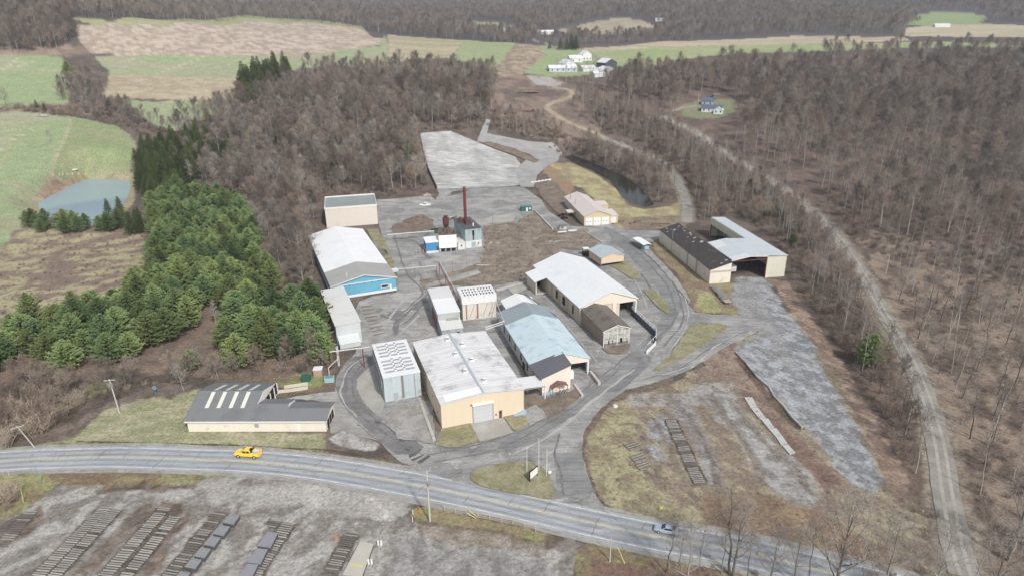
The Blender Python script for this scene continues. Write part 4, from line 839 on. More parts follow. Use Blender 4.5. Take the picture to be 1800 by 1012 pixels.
for xx, w_, h_ in ((1.6, .35, 1.3), (3.0, .15, 1.2), (5.4, .75, 1.5)): boxp(e, 'opening', darkin, xx, xx+w_, -.02, .05, .6, .6+h_)
for xx in (0, 4.4, 8.3): boxp(e, 'corner_board', whitetrim, xx, xx+.18, -.04, .05, 0, 5.0)
for k_ in range(7): boxp(e, 'batten', mat('pale_batten', S(200, 182, 160), .8), -.05, 0, 2+k_*2.2, 2.12+k_*2.2, 0, 5)
# --- B12 small tan shed on legs
e = B('shed', 'small tan open-bottomed shed with a blue-grey gable roof behind the white barn', 'shed', (34.9, 249.9), 19.5)
tan2 = W('light_tan_siding', S(230, 206, 176), .6, .03)
MB().prism([(0, 1.5), (9.8, 1.5), (9.8, 3.95), (4.9, 5.35), (0, 3.95)], 0, .2, 'y').build('front_wall', tan2, e)
boxp(e, 'side_wall', tan2, 0, .15, .21, 11, .9, 3.95); boxp(e, 'side_wall', tan2, 9.65, 9.8, .21, 11, .9, 3.95)
MB().prism([(0, .9), (9.8, .9), (9.8, 3.95), (4.9, 5.35), (0, 3.95)], 10.8, 11, 'y').build('rear_wall', tan2, e)
roofslab([(-.4, 3.86), (4.9, 5.38), (10.2, 3.86)], -.3, 11.4, 'y', RF('blue_grey_roof', S(188, 200, 206), 'y', 1, .04, S(176, 188, 194), .4), e)
for xx, yy in ((0, 0), (9.65, 0), (0, 5.4), (9.65, 5.4), (0, 10.8), (9.65, 10.8)): boxp(e, 'post', greysteel, xx, xx+.14, yy+.02, yy+.16, 0, .9 if yy > 1 else 1.5)
# --- B13 dark roofed long shed
e = B('shed', 'long cream shed with a sloping black patched roof on the right bank', 'shed', (72.1, 231.7), 9.4)
cream2 = W('cream_panels', S(238, 229, 212), 1.0, .03, S(205, 190, 168), .35)
dr = mat('patched_black_roof', S(76, 70, 70), .9, .12, .3, S(176, 168, 158), .12, .5, ('y', 1.0, .03))
mono(e, 0, 8.1, 0, 50.3, 5.35, 7.7, cream2, dr, .2)
boxp(e, 'stain_band', W('grey_stain', S(196, 188, 172), .6), .3, 8.0, -.06, 0, 4.2, 4.9)
for y0 in (11, 19.5): boxp(e, 'repair_panel', W('brownish_panel', S(190, 178, 158), .6), -.06, 0, y0, y0+1.4, 0, 5.3)
boxp(e, 'wall_lamp', whitetrim, -.2, 0, 27, 27.4, 3.5, 3.9)
for k_ in range(14):
    y_ = [1.5, 2.5, 24, 27, 30, 33, 36, 40, 43, 45, 46.5, 48, 34, 44][k_]; x_ = [4.5, 6.8, 6.8, 4.6, 6.4, 4.8, 7.2, 6.4, 7.0, 1.0, 6.6, 2.2, 6.8, 3.8][k_]
    z_ = 5.5+x_*.29; w_ = .5+R.random()*.7; l_ = .5+R.random()*1.2
    MB().hexa([(x_, y_, z_+.02), (x_+w_, y_, z_+.02+w_*.29), (x_+w_+.2, y_+l_, z_+.02+w_*.29), (x_+.1, y_+l_, z_+.02)], [(x_, y_, z_+.06), (x_+w_, y_, z_+.06+w_*.29), (x_+w_+.2, y_+l_, z_+.06+w_*.29), (x_+.1, y_+l_, z_+.06)]).build('bare_roof_spot', mat('bare_spot', S(186, 180, 170), .8), e)
# --- B14 L shaped metal shed
e = B('open_shed', 'tall L-shaped open metal shed with pale steel roof, red posts and a cream end wall', 'shed', (72.1, 231.7), 9.4)
cw = W('cream_metal', S(226, 222, 200), 1.0, .04, S(205, 198, 172), .35)
zroof = lambda x: 7.95+(x-8.7)*(9.15-7.95)/(16-8.7) if x < 16 else 9.15-(x-16)*(9.15-8.15)/(30.6-16)
zr_ = RF('zinc_roof', S(205, 213, 218), 'y', 1.1, .03, S(190, 200, 206), .4, .03, .35)
roofslab([(8.7, 7.95), (16, 9.15), (24.6, zroof(24.6))], 1.4, 22.4, 'y', zr_, e)
roofslab([(24.6, zroof(24.6)), (30.9, zroof(30.9))], 1.4, 53.3, 'y', zr_, e)
boxp(e, 'end_wall', cw, 22.9, 30.6, 1.7, 1.9, 0, 8.15)
boxp(e, 'side_wall', cw, 30.4, 30.6, 1.91, 53, 0, 8.1)
boxp(e, 'rear_wall', cw, 24.4, 30.4, 52.8, 53, 0, 8.1)
boxp(e, 'fascia', cw, 24.35, 24.55, 22.4, 53, 5.6, 8.45)
MB().prism([(8.7, 7.5), (16, 8.75), (22.9, 8.3), (22.9, 8.62), (16, 9.15), (8.7, 7.95)], 1.5, 1.65, 'y').build('front_fascia', whitetrim, e)
for xx, yy in ((8.35, 1.6), (22.55, 1.6), (15.8, 11.8), (22.6, 12), (22.6, 22)): boxp(e, 'post', steel, xx, xx+.32, yy, yy+.32, 0, min(7.9, zroof(xx)-.2))
for k_ in range(5): boxp(e, 'post', darkin, 24.3, 24.5, 24+k_*7, 24.3+k_*7, 0, 5.6)
boxp(e, 'cross_beam', steel, 8.5, 22.8, 1.68, 1.85, 7.2, 7.5)
MB().prism([(8.9, 8.13), (13.5, 8.89), (13.5, 8.93), (8.9, 8.17)], 15, 21.8, 'y').build('roof_sheet', RF('light_zinc_sheet', S(224, 228, 230), 'y', 1.2, .03), e)
MB().prism([(8.9, 8.13), (15.6, 9.24), (15.6, 9.28), (8.9, 8.17)], 1.6, 4.4, 'y').build('roof_sheet', RF('light_zinc_sheet', S(224, 228, 230), 'y', 1.2, .03), e)
# stored lumber inside
# --- B15 beige garage
e = B('garage', 'beige garage with a pinkish roof and three white bay doors', 'garage', (34.0, 306.0), 9.8)
gb = W('garage_tan', S(222, 200, 158), .9, .03)
pk = RF('pinkish_roof', S(228, 214, 206), 'y', 1, .02, S(220, 202, 192), .4, .03)
gable(e, 0, 12.9, 0, 22.5, 4.6, 4.6, 6.5, 7.0, gb, pk, .4)
gable(e, .2, 12, 22.6, 37.5, 4.5, 4.5, 6.5, 6.7, W('garage_white', S(220, 214, 200), .9, .03), pk, .4)
monoy(e, 12.95, 17, 1.8, 12, 3.4, 3.9, gb, pk, .2, rname='annex_roof', name='annex_wall')
monoy(e, 12.5, 18.5, 22, 28.5, 3.3, 3.6, gb, pk, .2, rname='annex_roof', name='annex_wall')
monoy(e, -4.0, -.05, 15, 19, 2.5, 2.8, W('garage_white', S(220, 214, 200)), pk, .1, rname='porch_roof', name='annex_wall', z0=2.3)
for yy in (15.1, 18.8): boxp(e, 'post', greysteel, -3.9, -3.8, yy, yy+.1, 0, 2.4)
for x0, x1 in ((.7, 3.9), (4.5, 7.9), (8.5, 11.9)):
    d_ = boxp(e, 'bay_door', whitetrim, x0, x1, -.1, 0, .05, 3.7)
    for j in range(2): boxp(d_, 'door_window', glass, x0+.5+j*1.4, x0+1.1+j*1.4, -.13, -.1, 1.7, 1.95)
boxp(e, 'annex_door', whitetrim, 13.6, 15.9, 1.7, 1.8, .05, 2.8)
MB().tube((1.0, 20, 4.5), (1.0, 20, 7.6), .12).build('flue', greysteel, e); MB().tube((1.5, 31, 4.5), (1.5, 31, 7.4), .12).build('flue', greysteel, e)
# --- boiler house group
e = B('boiler_house', 'tall teal and white boiler house holding up the red chimney stack', 'building', (-19.4, 275.2), 21)
MB().box(0, 7.2, 0, 16.3, 3.2, 8.4).build('upper_wall', W('faded_teal_metal', S(168, 190, 192), .9, .08, S(120, 110, 105), .35), e)
MB().box(0, 7.2, .02, 16.3, 0, 3.2).build('lower_wall', mat('white_block', S(226, 226, 222), .8, .1, .6, S(190, 185, 178), .4), e)
monoy(e, -.05, 7.25, -.05, 16.35, 8.41, 8.7, W('faded_teal_metal', (1, 1, 1)), mat('dark_tar_roof', S(92, 98, 106), .9, .2, .5, S(96, 62, 56), .45), .15, z0=8.38)
boxp(e, 'tall_opening', darkin, 3.1, 4.0, -.06, 0, 5.4, 7.6); boxp(e, 'rust_strip', rust, 3.2, 3.9, -.04, 0, 3.4, 5.4)
boxp(e, 'louvre', W('teal_louvre', S(160, 186, 190), .3), 2.6, 4.5, -.08, 0, .3, 2.6)
boxp(e, 'window', darkin, 5.5, 6.0, -.06, .02, 1.5, 2.0)
ch = MB().tube((3.2, 9.3, 8.6), (3.2, 9.3, 24.3), .68, .6, 16).build('chimney', mat('red_chimney', S(132, 56, 50), .7, .2, .5, S(100, 62, 54), .5), e)
for z in (10.5, 14, 17.5, 21): MB().tube((3.2, 9.3, z), (3.2, 9.3, z+.18), .76, .76, 16).build('chimney_band', rust, ch)
MB().tube((1.2, 10, 8.5), (1.2, 10, 11), .9, .7, 12).build('fan_housing', rust, e); MB().tube((1.2, 9.9, 10), (3.1, 9.4, 10.3), .4, .4, 8).build('flue_duct', rust, e)
MB().box(2.2, 4.4, 5.5, 8, 8.6, 10.2).build('boiler_top', rust, e)
MB().tube((4.6, 3, 8.6), (4.6, 3, 10), .3, .3, 8).build('roof_stack', whitetrim, e)
e2 = B('shed', 'white boiler shed with three dark openings under its front edge', 'shed', (-30.2, 271.6), 8)
MB().box(0, 7.2, 0, 7.8, 0, 7.0).build('wall', mat('white_block', S(226, 226, 222)), e2)
MB().hexa([(-.1, -.45, 1.6), (7.3, -.45, 1.6), (7.3, -.1, 7.1), (-.1, -.1, 7.1)], [(-.1, -.35, 1.6), (7.3, -.35, 1.6), (7.3, -.02, 7.1), (-.1, -.02, 7.1)]).build('front_sheeting', mat('white_sheet', S(250, 250, 249), .5, .04, .6, S(225, 222, 215), .2), e2)
boxp(e2, 'roof', mat('rusty_flat_roof', S(122, 104, 92), .9, .3, .6, S(86, 58, 48), .6), -.1, 7.3, -.1, 7.9, 7.12, 7.3)
for k_ in range(3): boxp(e2, 'opening', darkin, .7+k_*2.2, 2.4+k_*2.2, -.5, -.4, .3, 1.5)
for k_ in range(5): MB().tube((.8+k_*1.4, 2+k_ % 2*2.5, 7.3), (.8+k_*1.4, 2+k_ % 2*2.5, 7.9+.5*(k_ % 3)), .35, .25, 8).build('rusty_pipe', rust, e2)
e3 = B('shed', 'bright blue shed with white roof and block base beside the boiler shed', 'shed', (-35.4, 269.4), 14)
MB().box(0, 5.1, 0, 8, 1.0, 4.6).build('wall', W('bright_blue_siding', S(58, 146, 206), .9, .06), e3)
boxp(e3, 'base', mat('white_block', S(226, 226, 222)), -.03, 5.13, -.03, 8.03, 0, 1.0); boxp(e3, 'roof', mat('white_membrane', S(250, 250, 250), .6, .03), -.15, 5.25, -.15, 8.15, 4.6, 4.78)
boxp(e3, 'door', mat('dark_blue_door', S(46, 90, 120), .6), 4.3, 5.0, -.06, 0, 1.0, 2.8)
e4 = B('shed', 'small white flat-roofed block shed between the boiler house and the white boiler shed', 'shed', (-22.6, 273.4), 16)
boxp(e4, 'wall', mat('white_block', S(226, 226, 222)), 0, 3.2, 0, 7, 0, 3.0); boxp(e4, 'roof', mat('white_membrane2', S(226, 224, 220), .8, .1, .8, S(180, 160, 150), .4), -.1, 3.3, -.1, 7.1, 3.0, 3.2); boxp(e4, 'window', darkin, 1.3, 1.9, -.05, 0, 1.5, 2.1)
g_ = G(785, 408)
e5 = B('cyclone', 'rusty round dust cyclone on legs behind the white boiler shed', 'tank', (g_[0], g_[1]-1), 0)
MB().tube((0, 0, 4.4), (0, 0, 7.0), 1.4, 1.5, 18).build('drum', mat('maroon_rust', S(118, 66, 58), .8, .25, .8, S(88, 58, 50), .5), e5); MB().tube((0, 0, 2.4), (0, 0, 4.4), .5, 1.4, 18).build('cone', rust, e5)
MB().tube((0, 0, 7.0), (0, 0, 7.5), .7, .7, 12).build('outlet', rust, e5); MB().tube((0, 0, 7.8), (0, 0, 7.9), 1.1, 1.1, 14).build('rain_cap', rust, e5); MB().tube((0, 0, 7.5), (0, 0, 7.8), .1, .1, 6).build('cap_stem', rust, e5)
for a in range(4): MB().tube((1.5*cos(a*pi/2+.7), 1.5*sin(a*pi/2+.7), 0), (1.5*cos(a*pi/2+.7), 1.5*sin(a*pi/2+.7), 5.4), .12, n=6).build('leg', rust, e5)
MB().tube((1.3, 0, 6.2), (5.4, -1.5, 8.2), .45, .45, 8).build('duct', greysteel, e5)
e6 = B('tank', 'small white vessel with round ends next to the rusty cyclone', 'tank', tuple(G(797, 408)[:2]), 10)
MB().tube((-1.2, 0, 6.6), (1.4, 0, 6.9), .7, .7, 14).build('vessel', whitetrim, e6)
for xx in (-1, 1.1): boxp(e6, 'leg', greysteel, xx, xx+.15, -.1, .1, 0, 6.1)
# --- small boxes
def smallbox(name, label, cat, pxy, ang, w, d, h, wm, rm=None, slope=0, extra=None):
    g = G(*pxy); e = B(name, label, cat, g[:2], ang)
    MB().prism([(-w/2, 0), (w/2, 0), (w/2, h), (-w/2, h)], 0, d, 'y').build('body', wm, e)
    if rm: MB().prism([(-w/2-.1, h+.01), (w/2+.1, h+.01), (w/2+.1, h+.12), (-w/2-.1, h+.12)], -.1, d+.1, 'y').build('roof', rm, e)
    if extra: extra(e)
    return e
grn = mat('green_metal', S(52, 108, 92), .5, .1); teal = mat('teal_metal', S(92, 162, 160), .5, .1)
smallbox('site_cabin', 'small dark green cabin with white door at the edge of the rear yard', 'cabin', (925.5, 372), 8, 5.4, 2.6, 2.6, mat('green_cabin', S(44, 112, 96), .6, .1), mat('teal_roof', S(96, 148, 144), .6), extra=lambda e: (boxp(e, 'door', whitetrim, -.2, .7, -.06, 0, 0, 2), boxp(e, 'window', whitetrim, 1.3, 2.2, -.06, 0, 1.1, 1.9)))
smallbox('shed', 'tiny brown shed with a pale roof by the green transformer', 'shed', (559, 661), 5, 2.3, 2.2, 1.9, mat('brown_ply', S(188, 160, 138), .8), whitetrim)
def tf(e): boxp(e, 'lid', grn, -1.15, 1.15, -.1, 1.7, 1.55, 1.65); [boxp(e, 'cooling_fin', grn, 1.1, 1.4, .1+i*.3, .25+i*.3, .3, 1.3) for i in range(5)]
smallbox('transformer', 'dark green transformer cabinet on grass beside the pines', 'transformer', (537, 671), 5, 2.2, 1.6, 1.5, grn, extra=tf)
smallbox('utility_cabinet', 'pale teal open-topped metal bin at the edge of the worn drive', 'bin', (579, 672), 8, 2.6, 1.8, 1.3, mat('pale_teal_metal', S(168, 200, 200), .5), None, extra=lambda e: boxp(e, 'lid', teal, -1.1, 1.1, .15, 1.65, 1.3, 1.36))
smallbox('dumpster', 'dark green waste skip standing behind the blue shed', 'dumpster', (765, 411), 14, 3.4, 2.4, 1.8, mat('skip_green', S(70, 96, 72), .7), None, extra=lambda e: boxp(e, 'load', darkin, -1.5, 1.5, .2, 2.2, 1.8, 1.84))
smallbox('electrical_cabinet', 'grey blue cabinet standing behind the blue shed', 'cabinet', (756, 416), 14, 3.4, 1.2, 2.2, mat('blue_grey_cabinet', S(168, 180, 190), .6), None, extra=lambda e: boxp(e, 'door', greysteel, -1.4, -.1, -.05, 0, .2, 2.0))
# --- open trailer shelter
e = B('shelter', 'small open shelter with a white roof and rows of thin posts beside the loop road', 'shelter', (54.7, 268.5), 17)
roofslab([(-.2, 2.75), (1.7, 3.2), (3.6, 2.75)], -.3, 9.7, 'y', RF('shelter_roof', S(250, 250, 250), 'y', 1, .02, streak=False), e)
for k_ in range(8):
    for xx in (0, 3.3): boxp(e, 'post', wood, xx, xx+.12, .1+k_*1.3, .22+k_*1.3, 0, 2.75)
boxp(e, 'rail', wood, -.02, .05, .1, 9.4, 1.0, 1.12)
e = B('farm_wagon', 'pale blue wagon parked under the small open shelter', 'wagon', (56.4, 269.6), 17)
MB().prism([(-1, .5), (1, .5), (1.05, 1.7), (0, 2.2), (-1.05, 1.7)], 0, 4.5, 'y').build('body', mat('light_blue_paint', S(150, 196, 216), .5, .1, 1), e)
for xx in (-1.12, .94):
    for yy in (.8, 3.6): MB().tube((xx, yy, .42), (xx+.18, yy, .42), .42, n=14).build('wheel', mat('tyre', (.02, .02, .02), .9), e)
# --- far farm
def barn(label, cat, name, pxy, ang, w, d, he, zr, wm, rm, axis='y', win=0):
    g = G(*pxy); e = B(name, label, cat, g[:2], ang); e.location.z -= .8; z = .8
    gable(e, -w/2, w/2, 0, d, he+z, he+z, 0 if axis == 'y' else d/2, zr+z, wm, rm, .4, axis)
    for k_ in range(win):
        x_ = -w/2+w*(k_+.5)/win; w_ = boxp(e, 'window', glass, x_-.5, x_+.5, -.06, 0, z+1.2, z+2.6)
    return e
wf = W('farm_white', S(235, 235, 235), .9, .03); rf = RF('farm_roof', S(238, 240, 243), 'y', 1, .03, S(210, 215, 220), .4); rfx = RF('farm_roof_x', S(238, 240, 243), 'x', 1, .03, S(210, 215, 220), .4)
barn('two-storey white farmhouse at the top of the far farm', 'house', 'farmhouse', (1032, 107), 20, 10, 9, 6, 9.5, wf, rf, win=3)
barn('white farm outbuilding just left of the farmhouse', 'outbuilding', 'farm_building', (1013, 110), 15, 13, 8, 4, 6.5, wf, rfx, 'x', win=2)
barn('white gabled machine shed in the middle of the far farm', 'outbuilding', 'farm_building', (1002, 121), 25, 10, 13, 4.5, 8, wf, rf, win=2)
barn('long low open white cattle shed at the left end of the far farm', 'shed', 'farm_building', (990, 127), 8, 26, 10, 3.6, 6, W('blue_white', S(205, 215, 225), .9, .1), rfx, 'x', win=5)
barn('dark grey sided barn with a white roof at the right of the far farm', 'barn', 'farm_barn', (1074, 121), 30, 14, 14, 5.5, 9, W('dark_grey_boards', S(84, 88, 98), .8, .05), rf)
barn('small low white shed in the middle of the far farm', 'shed', 'farm_building', (1036, 126), 20, 13, 9, 3.2, 5.2, wf, rfx, 'x')
barn('widest white roofed barn at the front of the far farm', 'barn', 'farm_barn', (1072, 134), 18, 22, 16, 4.2, 8, W('greyish_farm_wall', S(190, 190, 192), .8, .05), rf)
barn('white leaning shed roof beside the widest far barn', 'shed', 'farm_building', (1054, 136), 20, 10, 9, 3.2, 5, wf, rfx, 'x')
hs = S(96, 110, 130)
e = barn('grey blue roofed ranch house in a grassy clearing in the right wood', 'house', 'house', (1250, 198), -18, 15, 8, 3.2, 5.4, W('house_white', S(225, 225, 225), .5, .03), RF('slate_blue_roof', hs, 'x', .6, .04), 'x', win=4)
barn('slate roofed rear wing of a house seen behind the ranch house', 'house', 'house', (1243, 186), -18, 9, 7, 3.6, 6, W('house_blue', S(170, 185, 205), .5, .03), RF('slate_blue_roof', hs, 'x'), 'x', win=2)
barn('white garage standing at the right of the ranch house', 'garage', 'garage', (1262, 201), -18, 7, 8, 3, 5, wf, rf, win=2)
barn('small brown open shed at the wood edge behind the ranch house', 'shed', 'shed', (1259, 173), 0, 4.5, 4, 2.6, 3.4, W('shed_brown', S(140, 120, 100), .5), mat('shed_brown_roof', S(128, 122, 116), .8), 'x')
barn('long white house far off in the valley beyond the fields', 'house', 'house', (962, 61), 0, 20, 9, 4, 6.5, wf, rfx, 'x', win=3)
barn('low white house far off beside the long white house', 'house', 'house', (948, 60), 10, 14, 8, 3.5, 5.5, wf, rfx, 'x')
barn('small red roofed shed far off near the valley road', 'shed', 'shed', (914, 61), 0, 8, 7, 3.5, 6, W('red_white', S(215, 190, 185), .5), RF('red_roof', S(180, 90, 80), 'x'), 'x')
barn('long white shed far off in the small field left of the valley', 'shed', 'shed', (884, 56), -4, 26, 8, 3.2, 5, wf, rfx, 'x')
barn('long white poultry shed far off at the right', 'shed', 'shed', (1657, 48), 0, 24, 8, 3.2, 5, wf, rfx, 'x')
barn('tiny white house on the ridge at the far right', 'house', 'house', (1750, 27), 20, 10, 8, 4, 7, wf, rf)
barn('pale house among trees at the far top right corner', 'house', 'house', (1786, 16), 0, 18, 10, 5, 8, wf, rfx, 'x')
barn('tiny pale house in a green gap of the far wood', 'house', 'house', (1160, 38), 0, 16, 8, 4, 6, wf, rfx, 'x')
# ------------------------------------------------------------------ vehicles
tyre = mat('tyre', (.02, .02, .02), .9); hubm = mat('hub', S(190, 190, 190), .4)
def loft(mb, secs):
    """secs: list of (x, [(y,z)...]) closed rings"""
    n = len(secs[0][1]); k = len(mb.V)
    for x, r in secs: mb.V += [(x, y, z) for y, z in r]
    for i in range(len(secs)-1):
        for j in range(n): mb.F.append((k+i*n+j, k+i*n+(j+1) % n, k+(i+1)*n+(j+1) % n, k+(i+1)*n+j))
    mb.F.append(tuple(k+j for j in range(n))[::-1]); mb.F.append(tuple(k+(len(secs)-1)*n+j for j in range(n)))
    return mb
def ring(w, z0, z1, r=.1): return [(-w, z0+r), (-w+r, z0), (w-r, z0), (w, z0+r), (w, z1-r), (w-r, z1), (-w+r, z1), (-w, z1-r)]
def wheels(e, xs, w, r):
    for x in xs:
        for s in (-1, 1):
            wh = MB().tube((x, s*w, r), (x, s*(w-.24), r), r, n=18).build('wheel', tyre, e)
            MB().tube((x, s*(w+.01), r), (x, s*(w-.02), r), r*.55, n=12).build('hub', hubm, wh)
def pickup(name, label, cat, xy, ang, paint_, scale=1.0, load=None, rack=False):
    """front at +x"""
    e = B(name, label, cat, xy, ang)
    m = loft(MB(), [(-2.95, ring(.92, .6, 1.2)), (-2.9, ring(.98, .55, 1.25)), (1.3, ring(1.0, .5, 1.34)), (2.3, ring(.98, .5, 1.30)), (2.85, ring(.93, .55, 1.2)), (2.98, ring(.86, .6, 1.05))])
    m.build('body', paint_, e)
    c = loft(MB(), [(-1.0, ring(.88, 1.25, 2.0, .12)), (-.9, ring(.86, 1.25, 2.1, .14)), (.55, ring(.86, 1.25, 2.1, .14)), (1.35, ring(.90, 1.25, 1.38, .05))]).build('cab', paint_, e)
    for s in (-1, 1):
        MB().hexa([(-.8, s*.86, 1.42), (-.05, s*.86, 1.42), (-.05, s*.90, 1.42), (-.8, s*.90, 1.42)], [(-.75, s*.84, 1.94), (-.05, s*.84, 1.94), (-.05, s*.88, 1.94), (-.75, s*.88, 1.94)]).build('window', glass, c)
        MB().hexa([(.05, s*.86, 1.42), (1.05, s*.86, 1.42), (1.05, s*.905, 1.42), (.05, s*.905, 1.42)], [(.05, s*.84, 1.94), (.6, s*.84, 1.94), (.6, s*.88, 1.94), (.05, s*.88, 1.94)]).build('window', glass, c)
        boxp(e, 'headlight', mat('lamp_clear', S(240, 240, 230), .2), 2.88, 2.99, s*.75-.12, s*.75+.12, .75, .92)
        boxp(e, 'taillight', mat('lamp_red', S(150, 20, 20), .3), -2.99, -2.93, s*.86-.06, s*.86+.06, .75, 1.05)
    MB().hexa([(.66, -.72, 2.02), (1.3, -.76, 1.43), (1.3, .76, 1.43), (.66, .72, 2.02)], [(.70, -.72, 2.06), (1.36, -.76, 1.46), (1.36, .76, 1.46), (.70, .72, 2.06)]).build('windscreen', glass, c)
    bed = MB().box(-2.8, -1.08, -.78, .78, 1.26, 1.30).build('bed_floor', mat('bed_dark', (.03, .03, .03), .8), e)
    b = MB(); b.box(-2.92, -1.05, -.97, -.80, 1.2, 1.6); b.box(-2.92, -1.05, .80, .97, 1.2, 1.6); b.box(-2.97, -2.82, -.79, .79, 1.2, 1.57); b.build('bed_wall', paint_, e)
    wheels(e, (1.95, -1.85), 1.0, .45)
    boxp(e, 'bumper', hubm, 2.95, 3.08, -.85, .85, .45, .62); boxp(e, 'bumper', hubm, -3.1, -2.96, -.85, .85, .45, .62)
    if rack:
        r_ = boxp(e, 'tool_box', mat('truck_white', S(230, 230, 232), .4), -2.7, -1.3, -.35, .3, 1.31, 1.75)
        boxp(e, 'crate', rust, -1.25, -1.05, -.7, .7, 1.31, 1.95)
        m = MB(); [m.tube((-1.15, s*.8, 1.4), (-1.15, s*.8, 2.25), .05, n=6) for s in (-1, 1)]; m.tube((-1.15, -.8, 2.25), (-1.15, .8, 2.25), .05, n=6); m.box(-1.35, -.95, .2, .9, 2.25, 2.5)
        m.build('light_bar', darkin, e)
    return e
g0 = G(413, 803); g1 = G(459, 806)
yang = math.degrees(atan2(g0[1]-g1[1], g0[0]-g1[0])); gc = G(437, 801)
yellow = mat('yellow_paint', S(244, 205, 84, 1.0), .3, .05)
pickup('service_truck', 'yellow service pickup truck with a loaded bed driving along the highway', 'truck', gc[:2], yang, yellow, rack=True)
wp = mat('white_paint', S(245, 245, 245), .3, .02)
pickup('pickup_truck', 'white pickup truck parked alone on the pale rear yard', 'truck', G(747.5, 363)[:2], 176, wp)
def sedan(name, label, xy, ang, paint_):
    e = B(name, label, 'car', xy, ang)
    loft(MB(), [(-2.25, ring(.75, .5, .9)), (-2.15, ring(.86, .35, 1.0)), (-1.2, ring(.9, .3, 1.02)), (.9, ring(.9, .3, .98)), (1.9, ring(.86, .32, .82)), (2.25, ring(.7, .42, .68))]).build('body', paint_, e)
    c = loft(MB(), [(-1.7, ring(.74, .95, 1.02, .03)), (-1.05, ring(.62, .95, 1.4, .12)), (.1, ring(.62, .95, 1.42, .12)), (.95, ring(.74, .93, .98, .02))]).build('cabin', paint_, e)
    MB().hexa([(.22, -.56, 1.39), (.88, -.66, 1.02), (.88, .66, 1.02), (.22, .56, 1.39)], [(.26, -.56, 1.43), (.94, -.66, 1.04), (.94, .66, 1.04), (.26, .56, 1.43)]).build('windscreen', glass, c)
    MB().hexa([(-1.15, -.56, 1.37), (-1.62, -.66, 1.05), (-1.62, .66, 1.05), (-1.15, .56, 1.37)], [(-1.19, -.56, 1.42), (-1.68, -.66, 1.07), (-1.68, .66, 1.07), (-1.19, .56, 1.42)]).build('rear_window', glass, c)
    for s in (-1, 1): MB().hexa([(-1.2, s*.70, 1.02), (.55, s*.70, 1.02), (.55, s*.735, 1.02), (-1.2, s*.735, 1.02)], [(-.95, s*.60, 1.34), (.15, s*.60, 1.34), (.15, s*.64, 1.34), (-.95, s*.64, 1.34)]).build('window', glass, c)
    wheels(e, (1.4, -1.4), .9, .33)
    for s in (-1, 1): boxp(e, 'headlight', mat('lamp_clear', S(240, 240, 230)), 2.1, 2.24, s*.6-.15, s*.6+.15, .55, .68)
g0 = G(1152, 933); g1 = G(1192, 941)
sedan('car', 'silver blue sedan driving along the highway behind bare trees', G(1171, 934)[:2], math.degrees(atan2(g0[1]-g1[1], g0[0]-g1[0])), mat('silver_blue_paint', S(176, 190, 208), .25, .02))
def tractor(name, label, pxy, ang, c):
    e = B(name, label, 'tractor', G(*pxy)[:2], ang)
    loft(MB(), [(.1, ring(.35, .6, 1.3)), (1.5, ring(.32, .6, 1.2)), (1.7, ring(.28, .65, 1.1))]).build('bonnet', c, e)
    boxp(e, 'seat', darkin, -.8, -.3, -.3, .3, .9, 1.4); boxp(e, 'fender', c, -1.1, -.1, -.75, .75, .95, 1.1)
    for x, r, w in ((-.6, .7, .8), (1.3, .4, .6)):
        for s in (-1, 1): MB().tube((x, s*w, r), (x, s*(w-.25), r), r, n=16).build('wheel', tyre, e)
tractor('tractor', 'dark red tractor standing beside the beige garage', (992, 385), 20, mat('tractor_red', S(140, 40, 45), .5))
tractor('tractor', 'second dark red machine just behind the tractor by the garage', (987, 380), 200, mat('tractor_maroon', S(110, 40, 45), .5))
e = B('forklift', 'dark yard loader with a white canopy parked behind the small tan shed', 'forklift', G(1030, 449)[:2], 10)
boxp(e, 'body', darkin, -1.2, 1.2, -1.2, 1.6, .5, 1.5); boxp(e, 'canopy', whitetrim, -1.3, 1.3, -1.1, 1.5, 3.0, 3.12)
for xx in (-1.15, 1.05):
    for yy in (-1.0, 1.3): boxp(e, 'canopy_post', greysteel, xx, xx+.1, yy, yy+.1, 1.5, 3.0)
    for yy in (-.8, 1.2): MB().tube((xx-.1, yy, .55), (xx+.25, yy, .55), .55, n=14).build('wheel', tyre, e)
boxp(e, 'mast', rust, -.5, .5, -1.9, -1.75, .1, 2.6); MB().tube((.8, 1.8, 1.2), (2.6, 2.6, 2.6), .12, n=6).build('boom', darkin, e)
smallbox('camper_shell', 'small off-white rounded pickup cap sitting beside the driveway', 'camper cap', (990, 404), 10, 3.2, 2.4, 1.5, mat('off_white', S(208, 206, 196), .6), mat('dark_cap_roof', S(110, 112, 115), .6), extra=lambda e: boxp(e, 'window', glass, -1.2, .2, -.05, 0, .7, 1.2))
e = B('trailer', 'white and red box trailer parked in the mouth of the open metal shed', 'trailer', G(1289, 482)[:2], 9)
boxp(e, 'body', wp, -.95, 1.0, 0, 5, 1.2, 3.2); boxp(e, 'lower_panel', steel, -.96, 1.01, -.02, 5, .6, 1.2)
for yy in (1.2, 3.8):
    for s in (-1, .78): MB().tube((s, yy, .4), (s+.24, yy, .4), .4, n=14).build('wheel', tyre, e)
